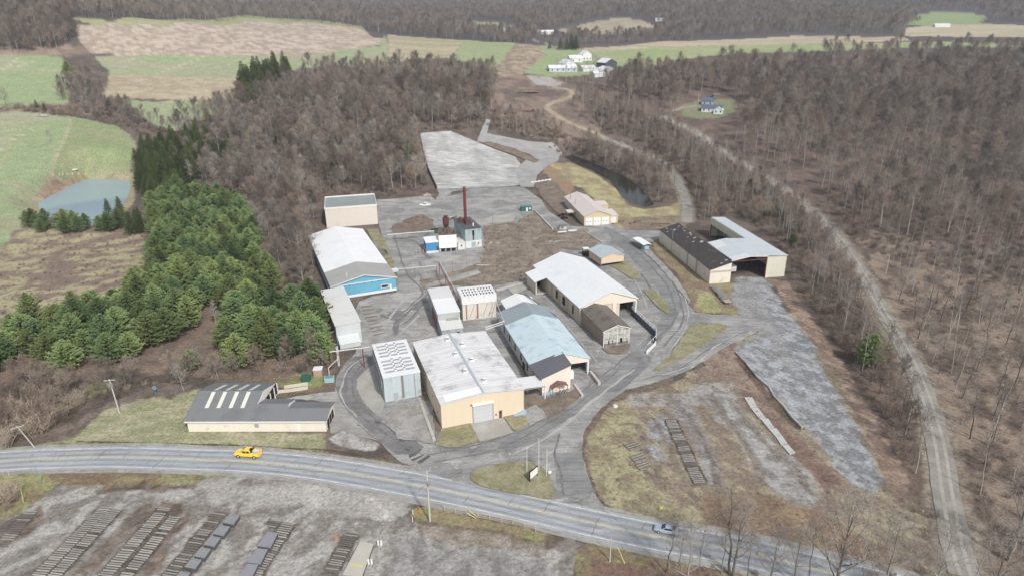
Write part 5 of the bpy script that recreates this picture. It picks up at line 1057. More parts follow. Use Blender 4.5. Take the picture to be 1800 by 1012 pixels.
# trailer frame with stacked steel by the gravel yard
a = G(1254, 506); b_ = G(1280, 536); ang = math.degrees(atan2(b_[1]-a[1], b_[0]-a[0]))
e = B('flatbed_trailer', 'long low flatbed trailer loaded with grey beams at the gravel yard edge', 'trailer', ((a[0]+b_[0])/2, (a[1]+b_[1])/2), ang)
L_ = np.hypot(*(b_-a)[:2])/2
for s in (-1.1, 1.0): boxp(e, 'frame_rail', mat('pale_steel', S(176, 176, 178), .6, .2, 2), -L_, L_, s, s+.12, .75, .95)
for k_ in range(7): boxp(e, 'cross_member', greysteel, -L_+k_*L_/3.05, -L_+k_*L_/3.05+.12, -.98, .98, .76, .9)
for k_ in range(4): boxp(e, 'beam_load', mat('pale_steel', S(176, 176, 178)), -L_+.5+k_*.3, L_-3-k_*.4, -.85+k_*.45, -.65+k_*.45, .96, 1.2)
boxp(e, 'deck', mat('pale_deck', S(180, 172, 165), .8, .2, 2), L_-2.6, L_, -1.1, 1.1, .96, 1.02)
for xx in (-2, -.8): 
    for s in (-1.15, .95): MB().tube((xx, s, .4), (xx, s+.22, .4), .4, n=12).build('wheel', tyre, e)
# ------------------------------------------------------------------ poles, wires, flagpoles
pw = mat('pole_wood_pale', S(200, 196, 190), .8, .12, 1.5); pw2 = mat('pole_wood_grey', S(150, 142, 134), .85, .15, 1.5)
def pole(name, label, cat, pxy, h, r=.17, m=pw, arms=0, ang=0, lean=(0, 0), extras=True, group=None):
    g = G(*pxy); e = B(name, label, cat, g[:2], ang, group)
    MB().tube((0, 0, -.2), (lean[0], lean[1], h), r, r*.7, 10).build('pole', m, e)
    for k_ in range(arms):
        z = h-.4-k_*.9; boxp(e, 'crossarm', m, lean[0]-1.3, lean[0]+1.3, lean[1]-.1, lean[1]+.02, z, z+.14)
        for xx in (-1.15, -.6, .6, 1.15): MB().tube((lean[0]+xx, lean[1]-.04, z+.14), (lean[0]+xx, lean[1]-.04, z+.38), .05, n=6).build('insulator', greysteel, e)
    return e
e = pole('utility_pole', 'pale utility pole with crossarms and transformers on the left lawn', 'utility pole', (210, 725), 9.8, .19, pw, 1, 10, (-.3, 0))
for xx in (-.45, .35, .0): MB().tube((xx-.3, -.3, 7.8), (xx-.3, -.3, 8.7), .22, n=10).build('transformer_can', greysteel, e)
e = pole('utility_pole', 'tall pale utility pole with equipment in the grass strip beside the highway', 'utility pole', (756, 915), 12.0, .2, pw, 0, -15)
MB().tube((.25, -.15, 8.6), (.25, -.15, 9.6), .22, n=10).build('transformer_can', greysteel, e); MB().tube((-.2, -.15, 7.2), (-.2, -.15, 7.7), .15, n=8).build('cutout', greysteel, e)
boxp(e, 'bracket_arm', pw, -.1, 1.1, -.05, .05, 9.9, 10.0); MB().tube((0, 0, 11.5), (.9, .6, 12.9), .05, n=6).build('lamp_arm', pw, e); boxp(e, 'lamp_head', greysteel, .7, 1.4, .4, .8, 12.9, 13.05)
pole('guy_stub_pole', 'short bare pole standing on the grass south of the highway', 'pole', (1072, 986), 5.4, .13, pw)
pole('utility_pole', 'slim grey pole standing against the long black roofed shed', 'utility pole', (1180, 443), 9.5, .14, pw2)
pole('utility_pole', 'slim pole standing in the loop road beside the small tan shed', 'utility pole', (1077, 438), 6.5, .12, pw2)
pole('utility_pole', 'pale pole by the ranch house clearing', 'utility pole', (1227, 186), 9, .16, pw)
pole('utility_pole', 'thin pole in the wood beside the gravel lane near the metal shed', 'utility pole', (1238, 388), 9, .16, pw2)
pole('utility_pole', 'small grey pole behind the boiler house', 'utility pole', (866, 394), 4.4, .1, pw2)
pole('utility_pole', 'thin broken topped pole rising from the scrub right of the dirt road', 'pole', (1557, 482), 7.5, .14, pw)
e = pole('utility_pole', 'leaning pale pole with crossarm at the left end of the highway', 'utility pole', (62, 786), 7.4, .17, pw, 1, 40, (-2.0, -1.2))
pole('sign_post', 'slim green post beside the left end of the highway', 'post', (72, 851), 5.2, .09, mat('green_post', S(120, 170, 150), .6)); pole('marker_post', 'tilted yellow marker post in the grass at the left edge', 'post', (41, 882), 3.4, .09, mat('yellow_post', S(220, 200, 110), .6), lean=(.4, 0))
pole('marker_post', 'fallen yellow marker post on the grass near the short bare pole', 'post', (1099, 990), 2.8, .09, mat('yellow_post', S(220, 200, 110)), lean=(-1.3, 1.0))
for (p_, h_, lb) in (((926.3, 832), 7.0, 'leftmost of the three white flagpoles on the grass island'), ((947, 827), 8.3, 'tallest of the three white flagpoles on the grass island'), ((961, 838), 7.2, 'rightmost of the three white flagpoles on the grass island')):
    g = G(*p_); e = B('flagpole', lb, 'flagpole', g[:2], 0, 'flagpoles on the entrance island')
    MB().tube((0, 0, 0), (0, 0, h_), .07, .05, 10).build('pole', whitetrim, e); MB().tube((0, 0, 0), (0, 0, .18), .22, .18, 12).build('base', whitetrim, e); MB().tube((0, 0, h_), (0, 0, h_+.16), .08, .03, 8).build('finial', hubm, e)
g = G(938, 842); e = B('entrance_sign', 'black and white sign board seen edge-on between the flagpoles', 'sign', g[:2], 52)
boxp(e, 'board', whitetrim, -1.3, 1.3, -.12, .0, .9, 2.5); boxp(e, 'panel_back', darkin, -1.5, 1.5, .01, .12, .7, 2.7)
for xx in (-1.4, 1.25): boxp(e, 'post', darkin, xx, xx+.15, -.05, .1, 0, 2.6)
for p_, lb, c_ in (((966.5, 836), 'small white sign on two legs right of the flagpoles', whitetrim), ((1162, 899), 'small yellow road sign on the bank north of the highway', mat('yellow_sign', S(225, 205, 60), .5))):
    g = G(*p_); e = B('small_sign', lb, 'sign', g[:2], 10); boxp(e, 'plate', c_, -.35, .35, -.04, 0, .7, 1.4)
    for xx in (-.3, .24): boxp(e, 'leg', greysteel, xx, xx+.06, 0, .05, 0, 1.3)
g = G(274, 692); e = B('small_sign', 'small round blue sign at the edge of the left lawn', 'sign', g[:2], 0); MB().tube((0, -.1, 1.9), (0, -.02, 1.9), .6, n=16).build('disc', mat('blue_disc', S(110, 165, 190), .5), e); boxp(e, 'leg', pw2, -.06, .06, 0, .08, 0, 1.9)
# wire
def wire(label, pts, sag=1.2):
    m = MB()
    for a, b in zip(pts[:-1], pts[1:]):
        a = np.array(a); b = np.array(b); n = 10; P = [a+(b-a)*i/n-np.array([0, 0, sag*4*(i/n)*(1-i/n)]) for i in range(n+1)]
        for p, q_ in zip(P[:-1], P[1:]): m.tube(p, q_, .022, n=4, cap=False)
    tag(m.build('power_line', mat('wire', (.05, .05, .05), .6)), label, 'wire')
gA = G(756, 915); gB = G(62, 786)
wire('thin overhead wire from the highway pole to the leaning pole at the left', [gA+[0, 0, 10], gB+[-2, -1, 7]], 2.2)
gD = G(210, 725); wire('thin overhead wire between the left lawn pole and the leaning pole', [gD+[0, 0, 9.4], gB+[-2, -1, 7]], 1.0)
gC = G(1072, 986); wire('thin overhead wire from the highway pole to the short bare pole', [gA+[0, 0, 9.9], gC+[0, 0, 5.3]], .6)
# ------------------------------------------------------------------ pipe bridges
wpipe = mat('white_pipe', S(222, 220, 216), .6, .1, 1)
g1 = U(579, 618, 6.0); g2 = U(653, 608.7, 6.0)
e = empty('pipe_bridge', (g1[0], g1[1], 0), 0, 'white pipe bridge on red and white posts crossing the worn drive', 'pipe')
d = g2-g1; MB().tube((0, 0, 6), (d[0], d[1], 6), .14).build('pipe', wpipe, e); MB().tube((0, .5, 5.7), (d[0], d[1]+.5, 5.7), .08).build('pipe', wpipe, e)
r_ = G(640.7, 646)-g1; MB().tube((r_[0], r_[1], 0), (r_[0], r_[1], 6), .16).build('post', mat('red_post', S(150, 70, 72), .7), e)
for p_, c_ in (((595, 643), wpipe), ((597, 642), wpipe), ((584, 645), mat('orange_post', S(176, 120, 80), .8))):
    r_ = G(*p_)-g1; MB().tube((r_[0], r_[1], 0), (r_[0], r_[1], 6.2), .13).build('post', c_, e)
q1 = G(579, 660)-g1; MB().tube((q1[0], q1[1], 0), (q1[0], q1[1], 2.5), .12).build('pipe_drop', wpipe, e); q2 = G(595, 643)-g1; MB().tube((q1[0], q1[1], 2.5), (q2[0], q2[1], 2.3), .12).build('pipe', wpipe, e)
g1 = U(688, 474, 4.4); g2 = U(769, 466.7, 4.4); e = empty('pipe_bridge', (g1[0], g1[1], 0), 0, 'long thin white pipe running from the blue warehouse towards the red trestle', 'pipe')
d = g2-g1; MB().tube((0, 0, 4.4), (d[0], d[1], 4.4), .13).build('pipe', wpipe, e)
for t_ in (.02, .5, .98): MB().tube((d[0]*t_, d[1]*t_, 0), (d[0]*t_, d[1]*t_, 4.4), .1).build('post', mat('rusty_post', S(150, 110, 90), .8), e)
g1 = U(771, 462, 5.0); g2 = U(811, 537, 6.0); e = empty('pipe_trestle', (g1[0], g1[1], 0), 0, 'red steel pipe trestle running diagonally down to the two kilns', 'pipe')
d = g2-g1; rd = mat('red_steel', S(140, 92, 88), .7, .2, 1)
MB().tube((0, 0, 5), (d[0], d[1], 6), .16).build('pipe', rd, e); MB().tube((.5, .2, 5.4), (d[0]+.5, d[1]+.2, 6.3), .1).build('pipe', wpipe, e)
for t_ in (.02, .33, .66): MB().tube((d[0]*t_, d[1]*t_, 0), (d[0]*t_, d[1]*t_, 5.2), .12).build('post', rd, e); MB().tube((d[0]*t_+1.6, d[1]*t_+.3, 0), (d[0]*t_, d[1]*t_, 5.2), .1).build('brace', rd, e)
g1 = U(854, 576, 5.0); g2 = U(886, 565, 5.0); e = empty('pipe_bridge', (g1[0], g1[1], 0), 0, 'short white double pipe linking the tan warehouse to the pale blue building', 'pipe')
d = g2-g1; MB().tube((0, 0, 5.2), (d[0], d[1], 5.2), .14).build('pipe', wpipe, e); MB().tube((0, -.4, 4.7), (d[0], d[1]-.4, 4.7), .14).build('pipe', wpipe, e)
for t_ in (0, 1): MB().tube((d[0]*t_, d[1]*t_, 0), (d[0]*t_, d[1]*t_, 5.5), .12).build('post', wpipe, e)
g3 = U(872, 530, 5.6)-g1; g4 = d; MB().tube((g3[0], g3[1], 5.6), (g4[0], g4[1], 5.2), .1).build('pipe', wpipe, e)
g1 = U(680, 413, 3.0); g2 = U(763, 406, 3.0); e = empty('pipe_bridge', (g1[0], g1[1], 0), 0, 'low grey pipe on posts crossing the yard in front of the earth mound', 'pipe')
d = g2-g1; MB().tube((0, 0, 3.0), (d[0], d[1], 3.0), .2).build('pipe', wpipe, e); MB().tube((0, -.5, 2.7), (d[0], d[1]-.5, 2.7), .13).build('pipe', greysteel, e)
for t_ in (0, .33, .66, 1): MB().tube((d[0]*t_, d[1]*t_, 0), (d[0]*t_, d[1]*t_, 3.0), .1).build('post', greysteel, e)
for p_, h_ in (((795, 479), 5.0), ((820, 474), 5.5), ((739, 462), 3.5), ((770, 492), 2.5)):
    pass
pole('pipe_post', 'lone thin rusty post nearest the concrete slab in the central waste ground', 'post', (796, 480), 5.0, .08, mat('rusty_post', S(150, 110, 90)))
pole('pipe_post', 'lone thin rusty post furthest right in the central waste ground', 'post', (821, 475), 5.5, .08, mat('rusty_post', S(150, 110, 90)))
# small frame structure by the blue warehouse
g = G(668, 448); e = B('pit_frame', 'open timber and block pit frame on the grass beside the blue warehouse', 'frame', g[:2], 22)
blk = mat('grey_block_wall', S(120, 118, 114), .9, .2, 1)
for b in ((-3, 3, -3, -2.7, 0, 1.2), (-3, 3, 2.7, 3, 0, 1.2), (-3, -2.7, -2.7, 2.7, 0, 1.2), (2.7, 3, -2.7, 2.7, 0, 1.2), (-3, 3, -.1, .1, 0, .9)): boxp(e, 'wall', blk, *b)
boxp(e, 'floor', darkin, -2.7, 2.7, -2.7, 2.7, .07, .1)
for xx in (-3, 2.9): boxp(e, 'post', wood, xx, xx+.14, 4, 4.14, 0, 2.2)
boxp(e, 'beam', wood, -3.2, 3.2, 3.98, 4.16, 2.2, 2.35)
# valve island
g = G(738, 446); e = B('pipe_stub', 'cluster of pale valve pipes in the yard left of the blue shed', 'pipes', g[:2], 0)
for i, (xx, yy, h_) in enumerate(((-1.6, .8, 1.8), (0, 0, 2.6), (1.4, .4, 1.6))): MB().tube((xx, yy, 0), (xx, yy, h_), .16, n=8).build('pipe', mat('buff_pipe', S(200, 180, 150), .7), e)
boxp(e, 'box', wood, -1.2, 1.0, .3, 1.2, .07, .7)
# ------------------------------------------------------------------ mound, kerb walls, logs, fences
def mound(name, label, cat, pxy, rx, ry, h, m, seed=1, ang=0, group=None):
    g = G(*pxy); n1, n2 = 36, 12; V = [(0, 0, h*(.9+.2*R.random()))]; F = []
    for i in range(1, n2+1):
        t = i/n2
        for j in range(n1):
            a = 2*pi*j/n1; k = 1+.22*(vnoise(np.array([cos(a)*1.7+seed]), np.array([sin(a)*1.7]), seed)[0]-.5)*2
            x = rx*t*k*cos(a); y = ry*t*k*sin(a)
            z = h*(1-t**1.7)*(.7+.6*vnoise(np.array([x*.5+seed]), np.array([y*.5]), seed+1)[0])-.05*t
            V.append((x, y, z))
    for j in range(n1): F.append((0, 1+j, 1+(j+1) % n1))
    for i in range(n2-1):
        for j in range(n1):
            a = 1+i*n1+j; b = 1+i*n1+(j+1) % n1; F.append((a, a+n1, b+n1, b))
    o = linkmesh(name, V, F, m); o.location = (g[0], g[1], g[2]+.05); o.rotation_euler.z = radians(ang); return tag(o, label, cat, group)
mnd = groundmat('mound_soil', S(140, 120, 106), S(110, 94, 84), .5, None, 0, .35, c3=S(160, 148, 134), grit=.5)
mound('earth_mound', 'round brown heap of earth in the yard behind the boiler house', 'mound', (732, 390), 8.0, 5.0, 3.2, mnd, 2)
mound('earth_mound', 'low brown soil bank in front of the round heap', 'mound', (722, 402), 9.5, 2.2, 1.3, mnd, 5)
mound('debris_pile', 'low pile of pale scrap and rubble at the corner of the rear yard', 'debris', (750, 344), 3.5, 2.2, 1.4, groundmat('rubble', S(186, 178, 168), S(120, 84, 74), .8, None, 0, .4, grit=.5), 7)
mound('debris_pile', 'scattered white scrap lying in the central weeds', 'debris', (850, 467), 4.5, 1.4, .45, groundmat('white_scrap', S(225, 220, 210), S(150, 132, 112), .9, None, 0, .4, grit=.6), 9)
mound('debris_pile', 'small dark scrap pile beside the white boiler shed', 'debris', (738, 402), 2.6, 1.4, .9, rust, 31)
mound('debris_pile', 'low brown rubble pile right of the boiler house', 'debris', (868, 428), 4.0, 1.8, .8, groundmat('rubble', S(186, 178, 168), S(120, 84, 74)), 33)
mound('debris_pile', 'low rubble heap in the weeds behind the white barn', 'debris', (975, 425), 3.6, 1.6, .8, groundmat('rubble', S(186, 178, 168), S(120, 84, 74)), 35)
mound('debris_pile', 'dark brush heap on the clearing beside the tan track', 'brush heap', (920, 162), 14, 4, 2.0, mnd, 12)
for p_, s_, lb in (((926, 197), 3, 'rusty scrap heap at the left of the hill clearing'), ((937, 196), 2.5, 'rusty scrap heap at the right of the hill clearing')): mound('scrap_heap', lb, 'scrap', p_, s_, 1.5, 1.6, rust, int(s_*3))
def wallrun(name, label, cat, pts, h, th, m, z=.0, part='wall', post=None, cap=None, smooth=1):
    P = [G(*p)[:2] for p in pts]; o = empty(name, (P[0][0], P[0][1], hz(*P[0])), 0, label, cat)
    mb = MB()
    for a, b in zip(P[:-1], P[1:]):
        a = np.array(a)-P[0]; b = np.array(b)-P[0]; d = (b-a)/np.linalg.norm(b-a); n = np.array([-d[1], d[0]])*th/2; a = a-d*th*.0; za = hz(*(a+P[0]))-hz(*P[0]); zb = hz(*(b+P[0]))-hz(*P[0])
        c = [a-n, b-n, b+n, a+n]; zz = [za, zb, zb, za]
        mb.hexa([(q[0], q[1], k+z) for q, k in zip(c, zz)], [(q[0], q[1], k+z+h) for q, k in zip(c, zz)])
    mb.build(part, m, o); return o, P
cb = mat('pale_block', S(196, 192, 182), .9, .12, 1, S(150, 140, 128), .4)
wallrun('kerb_wall', 'low concrete kerb wall along the grass left of the tan warehouse', 'wall', [(737, 701), (764, 776)], .5, .7, cb)
wallrun('block_wall', 'dark blue retaining wall curving beside the loop road', 'wall', [(1110, 552), (1152, 592), (1152, 604)], 1.9, .35, W('navy_block', S(72, 88, 112), .9, .05))
o, P = wallrun('guard_fence', 'white pipe railing on top of the dark blue retaining wall', 'railing', [(1110.5, 551.5), (1152.5, 591.5), (1152.5, 604), (1137, 621)], .1, .1, whitetrim, z=2.9, part='rail')
for a, b in zip(P[:-1], P[1:]):
    n_ = max(2, int(np.linalg.norm(b-a)/2.2))
    for i in range(n_): q_ = a+(b-a)*i/n_-P[0]; MB().tube((q_[0], q_[1], 1.9 if i or 1 else 0), (q_[0], q_[1], 2.95), .06, n=6).build('post', whitetrim, o)
wallrun('kerb_wall', 'low white wall curving down at the end of the dark blue retaining wall', 'wall', [(1152, 604), (1152, 606), (1136, 622)], 1.0, .3, whitetrim)
wallrun('log_barrier', 'silver weathered log barrier along the edge of the large gravel yard', 'log barrier', [(1293, 620), (1312, 640), (1331, 664), (1352, 682), (1362, 700), (1378, 716), (1392, 735), (1410, 753)], .6, .45, mat('silver_log', S(186, 184, 180), .9, .2, 1.2, S(110, 100, 92), .5))
wallrun('kerb_wall', 'pale concrete block kerb in front of the garage drive', 'wall', [(1026, 407), (1058, 428)], .6, .4, cb)
wallrun('block_wall', 'broken pale concrete wall running from the green cabin to the driveway', 'wall', [(939, 372), (950, 382), (960, 393), (972, 405)], .9, .7, cb)
wallrun('block_wall', 'low pale block wall between the central waste ground and the white barn', 'wall', [(872, 512), (905, 503), (932, 496)], .8, .6, cb)
wallrun('block_wall', 'low cream block wall behind the grey-roofed building', 'wall', [(480, 691), (510, 688), (540, 683), (541, 676), (500, 682)], .8, .4, mat('cream_block', S(222, 212, 190), .9, .1, 1))
for k_, (u_, v_) in enumerate(((936, 322), (942, 321), (948, 320), (954, 319), (960, 318), (966, 317.5))):
    g = G(u_, v_); o = boxp(None, 'concrete_block', whitetrim, -.9, .9, -.4, .4, 0, .8); o.location = tuple(g); o.rotation_euler.z = .2; tag(o, 'white concrete block in the short row beside the rear yard', 'concrete block', 'white blocks beside the rear yard')
for k_, (u_, v_, l_) in enumerate(((988, 409.5, 'left'), (1006, 407, 'right'))):
    g = G(u_, v_); o = boxp(None, 'concrete_barrier', whitetrim, -2.0, 2.0, -.3, .3, 0, .7); o.location = tuple(g); o.rotation_euler.z = .15; tag(o, l_+' one of two white barriers beside the garage drive', 'barrier')
g = G(958, 329.5); sl_ = boxp(None, 'concrete_slab', conc, -5, 5, -3, 3, 0, .15); sl_.location = tuple(g+[0, 0, .1]); sl_.rotation_euler.z = .25; tag(sl_, 'pale square concrete slab in the dirt beside the rear yard', 'slab')
wallrun('hedge_fence', 'dark weathered fence line along the left edge of the pale rear lot', 'fence', [(738, 238), (744, 268), (753, 300), (768, 333)], 1.5, .5, mat('dark_fence', S(84, 78, 72), .9, .3, 1))
# rail fence
P0 = [(781, 897), (845, 909), (905, 921), (957, 937)]
P = along(np.array([G(*p)[:2] for p in P0]), 2.4); fm = mat('rail_fence_wood', S(196, 180, 150), .85, .15, 1.5)
e = empty('rail_fence', (P[0][0], P[0][1], 0), 0, 'pale timber two-rail fence along the grass strip south of the highway', 'fence')
for p in P: q_ = p-P[0]; boxp(e, 'post', fm, q_[0]-.08, q_[0]+.08, q_[1]-.08, q_[1]+.08, 0, 1.15)
for z in (.5, .95):
    mb = MB()
    for a, b in zip(P[:-1], P[1:]): mb.tube((*(a-P[0]), z), (*(b-P[0]), z), .06, n=6)
    mb.build('rail', fm, e)
for (p_, lb) in (((726, 903), 'white marker post at the left end of the grass strip'), ((725.5, 916), 'lower white marker post at the left end of the grass strip')):
    g = G(*p_); o = MB().tube((0, 0, 0), (0, 0, 1.1), .08, .07, 8).build('marker_post', whitetrim); o.location = tuple(g); tag(o, lb, 'post')
g = G(737, 897); e = B('traffic_cone', 'orange traffic cone beside the tall utility pole', 'cone', g[:2], 0); MB().tube((0, 0, .05), (0, 0, .95), .25, .05, 12).build('cone', mat('orange_plastic', S(230, 110, 50), .5), e); boxp(e, 'base', mat('orange_plastic', S(230, 110, 50)), -.3, .3, -.3, .3, 0, .05)
g = G(828+5, 910); e = B('guy_marker', 'yellow crossed guy wire guards leaning over the rail fence', 'guy guard', g[:2], 0)
MB().tube((-1.4, -.2, 1.6), (.4, -.2, .1), .07).build('guard', mat('yellow_post', S(220, 200, 110)), e); MB().tube((-.9, .1, 1.9), (.6, .1, .2), .07).build('guard', mat('yellow_post', S(220, 200, 110)), e)
for (p_, lb) in (((665, 957), 'white round bollard pair by the beige slab, upper one'), ((648, 990), 'white round bollard pair by the beige slab, lower one')):
    g = G(*p_); e = B('bollard_pair', lb, 'bollard', g[:2], 0)
    for xx in (0, .55): MB().tube((xx, 0, 0), (xx, 0, 1.0), .2, .18, 12).build('bollard', whitetrim, e)
g = G(686, 732); o = boxp(None, 'drain_cover', mat('dark_grate', S(90, 78, 74), .8), -1.0, 1.0, -.8, .8, 0, .12); o.location = (g[0], g[1], .1); tag(o, 'dark square drain cover on the gravel before the kiln', 'drain cover')
for (p_, lb, s_) in (((1081, 714), 'white boulder on the bank beside the loop road junction', .7), ((1621, 898), 'small pale stone on the leaf litter by the dirt road', .35), ((1762, 677), 'small pale stone in the leaf litter of the right wood', .35)):
    g = G(*p_); bm = bmesh.new(); bmesh.ops.create_icosphere(bm, subdivisions=2, radius=s_)
    for v in bm.verts: v.co *= .8+.35*R.random(); v.co.z *= .7
    mm = bpy.data.meshes.new('boulder'); bm.to_mesh(mm); bm.free(); mm.materials.append(mat('pale_stone', S(215, 212, 205), .9, .1, 2)); o = bpy.data.objects.new('boulder', mm); COL.objects.link(o); o.location = (g[0], g[1], g[2]+.15); tag(o, lb, 'boulder')
# straw bales along the pond
for k_, u_ in enumerate((94, 105, 111, 118, 128, 139, 151, 163, 174, 185, 197, 209, 221)):
    g = G(u_, 309-(.35*(u_-94)/10)); o = MB().tube((0, 0, 0), (0, 0, 1.7), .5, .12, 9).build('grass_clump', mat('straw', S(196, 186, 146), .9, .2, 1)); o.location = tuple(g); o.rotation_euler.z = k_; tag(o, 'tan clump of ornamental grass in the row behind the pond', 'grass clump', 'grass clumps behind the pond')
for p_, lb in (((130, 299), 'pale upturned boat shape on the green beyond the pond'), ):
    g = G(*p_); e = B('rowing_boat', lb, 'boat', g[:2], 20); loft(MB(), [(-2, ring(.2, 0, .4, .05)), (-1, ring(.7, 0, .6)), (1, ring(.7, 0, .6)), (2, ring(.15, .1, .4, .05))]).build('hull', whitetrim, e)
g = G(71, 203); mound('rock_pile', 'heap of pale rocks beside the two round evergreens', 'rocks', (72, 204), 5, 2.2, 1.6, groundmat('rock_pile_m', S(190, 182, 170), S(140, 130, 120), .6, None, 0, .4, grit=.4), 15)
mound('rock_bank', 'bank of white riprap stones at the edge of the dark creek', 'rocks', (1101, 350), 2.2, 5, .8, groundmat('rock_pile_m', S(190, 182, 170), S(140, 130, 120)), 18, 40)
# ------------------------------------------------------------------ sleepers in rows, slabs and pallets
tie_me = {}
def beam_mesh(L, k):
    mb = MB(); mb.box(-L/2, L/2, -.11, .11, 0, .12); o = mb
    me_ = bpy.data.meshes.new('timber_sleeper'); me_.from_pydata(o.V, [], o.F); me_.materials.append(sleeper[k]); return me_
sleeper = [mat('sleeper_'+n_, c_, .9, .25, 1.5, d_, .5) for n_, c_, d_ in (('grey', S(164, 159, 152), S(112, 104, 97)), ('dark', S(122, 114, 107), S(100, 92, 86)), ('pale', S(186, 181, 172), S(150, 140, 130)))]
TIES = 0
def tierow(a, b, tw, n, kinds, label, group, skip=()):
    """a,b px of the row's ends; tw px half vector of a sleeper at a (dx,dy)"""
    global TIES
    A = G(*a)[:2]; Bp = G(*b)[:2]; h = G(a[0]+tw[0], a[1]+tw[1])[:2]-A; L = 2*np.linalg.norm(h); ang = atan2(h[1], h[0])
    stroke([tuple(A), tuple((A+Bp)/2), tuple(Bp)], L+1.0, S(94, 86, 79), S(116, 107, 98), 1.5, .5, .5, px=False)
    for i in range(n):
        if i in skip or R.random() < .035: continue
        k = R.choice(kinds); key = (round(L, 1), k)
        if key not in tie_me: tie_me[key] = beam_mesh(L, k)
        p = A+(Bp-A)*i/(n-1); o = bpy.data.objects.new('timber_sleeper', tie_me[key]); COL.objects.link(o); TIES += 1
        o.location = (p[0]+R.uniform(-.05, .05), p[1]+R.uniform(-.04, .04), .06+R.uniform(0, .04)); o.rotation_euler = (0, R.uniform(-.01, .01), ang+R.uniform(-.035, .035)); o.scale = (R.uniform(.93, 1.04), 1, 1); tag(o, label, 'sleeper', group)
gl = 'weathered sleeper lying in the %s row of the lower left yard'
tierow((54, 899), (3, 960), (11, .4), 17, (0, 1), gl % 'leftmost', 'sleepers in the leftmost row')
tierow((186, 892), (68, 1011), (10, .8), 34, (0, 0, 2), gl % 'left half of the second', 'sleepers in the left half of the second row')
tierow((204, 895), (96, 1012), (9.5, 1.0), 34, (0, 0, 2), gl % 'right half of the second', 'sleepers in the right half of the second row')
tierow((290, 893), (186, 1011), (10.5, 1), 33, (0, 0, 2), gl % 'left half of the third', 'sleepers in the left half of the third row')
tierow((307, 909), (222, 1012), (9.5, 1.2), 28, (0, 2, 2), gl % 'right half of the third', 'sleepers in the right half of the third row')
tierow((388, 900), (297, 1012), (10, 1.3), 30, (1, 0), gl % 'dark fourth', 'sleepers in the fourth row')
tierow((486, 915), (475, 925), (10, 1.3), 4, (1, 0), gl % 'short head of the fifth', 'sleepers at the head of the fifth row')
tierow((509, 918), (447, 1010), (11, 1.8), 25, (0, 0, 2), gl % 'fifth', 'sleepers in the fifth row')
tierow((619, 938), (578, 1012), (10.5, 1.5), 21, (0, 1), gl % 'sixth', 'sleepers in the sixth row')
tierow((1178, 737), (1231, 851), (9, -.6), 42, (0, 0, 1), 'weathered sleeper lying in the single row of the right meadow', 'sleepers in the right meadow row')
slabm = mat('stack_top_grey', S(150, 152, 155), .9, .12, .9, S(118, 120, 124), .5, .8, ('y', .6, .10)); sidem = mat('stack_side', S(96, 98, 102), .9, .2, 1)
def stack(name, label, cat, c4, h, m, side, group=None):
    """c4 px corners of the top (top height h) far-left, far-right, near-right, near-left"""
    P = [U(u, v, h+.27) for u, v in c4]; c = sum(P)/4
    e = empty(name, (c[0], c[1], .05), 0, label, cat, group); q_ = [(p-c)[:2] for p in P]
    q_ = q_[::-1]
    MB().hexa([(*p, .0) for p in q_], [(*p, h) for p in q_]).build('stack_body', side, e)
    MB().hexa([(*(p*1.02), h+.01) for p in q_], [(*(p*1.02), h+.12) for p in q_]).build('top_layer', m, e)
    return e
for i_, y in enumerate((0, 20, 39, 59, 78, 101)):
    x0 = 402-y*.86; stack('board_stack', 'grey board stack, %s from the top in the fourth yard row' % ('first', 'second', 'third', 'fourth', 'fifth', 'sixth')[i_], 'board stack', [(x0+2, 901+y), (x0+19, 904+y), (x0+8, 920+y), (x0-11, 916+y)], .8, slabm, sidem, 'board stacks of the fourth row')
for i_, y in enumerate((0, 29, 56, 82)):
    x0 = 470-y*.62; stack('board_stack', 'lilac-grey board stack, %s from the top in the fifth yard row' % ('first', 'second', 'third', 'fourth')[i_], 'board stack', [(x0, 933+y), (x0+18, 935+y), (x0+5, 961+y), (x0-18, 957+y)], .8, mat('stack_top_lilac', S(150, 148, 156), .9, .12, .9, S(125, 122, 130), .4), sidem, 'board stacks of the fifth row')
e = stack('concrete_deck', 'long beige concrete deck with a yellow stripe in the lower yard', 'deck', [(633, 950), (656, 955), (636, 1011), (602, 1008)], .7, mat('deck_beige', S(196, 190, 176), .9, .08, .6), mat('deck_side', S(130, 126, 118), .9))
c = sum(U(u, v, .97) for u, v in [(633, 950), (656, 955), (636, 1011), (602, 1008)])/4
s_ = [U(u, v, 1.0)-c for u, v in [(617, 988), (638, 992), (637, 995), (615.5, 991)]][::-1]; MB().hexa([(*p[:2], .821) for p in s_], [(*p[:2], .826) for p in s_]).build('yellow_stripe', mat('yellow_stripe', S(226, 204, 90), .6), e)
sl = [(1308, 699, 1322, 699, 1331, 716, 1319, 717), (1320, 718, 1332, 717, 1346, 735, 1335, 737), (1337, 737, 1350, 736, 1361, 752, 1351, 754), (1352, 755, 1364, 753, 1374, 766, 1363, 768), (1364, 768.5, 1375, 767, 1384, 780, 1373, 783), (1375, 784, 1385, 782, 1398, 796, 1388, 799)]
for i_, s in enumerate(sl):
    P = [G(s[i], s[i+1])[:2] for i in (0, 2, 4, 6)][::-1]; c = sum(P)/4; mb = MB(); mb.hexa([(*(p-c), 0) for p in P], [(*(p-c), .22) for p in P]); o = mb.build('concrete_slab', mat('slab_light', S(196, 196, 192), .9, .08, .7, S(170, 168, 160), .4)); o.location = (c[0], c[1], .04); tag(o, 'pale slab, %s from the top of the diagonal line in the right meadow' % ('first', 'second', 'third', 'fourth', 'fifth', 'sixth')[i_], 'slab', 'slabs in the right meadow')
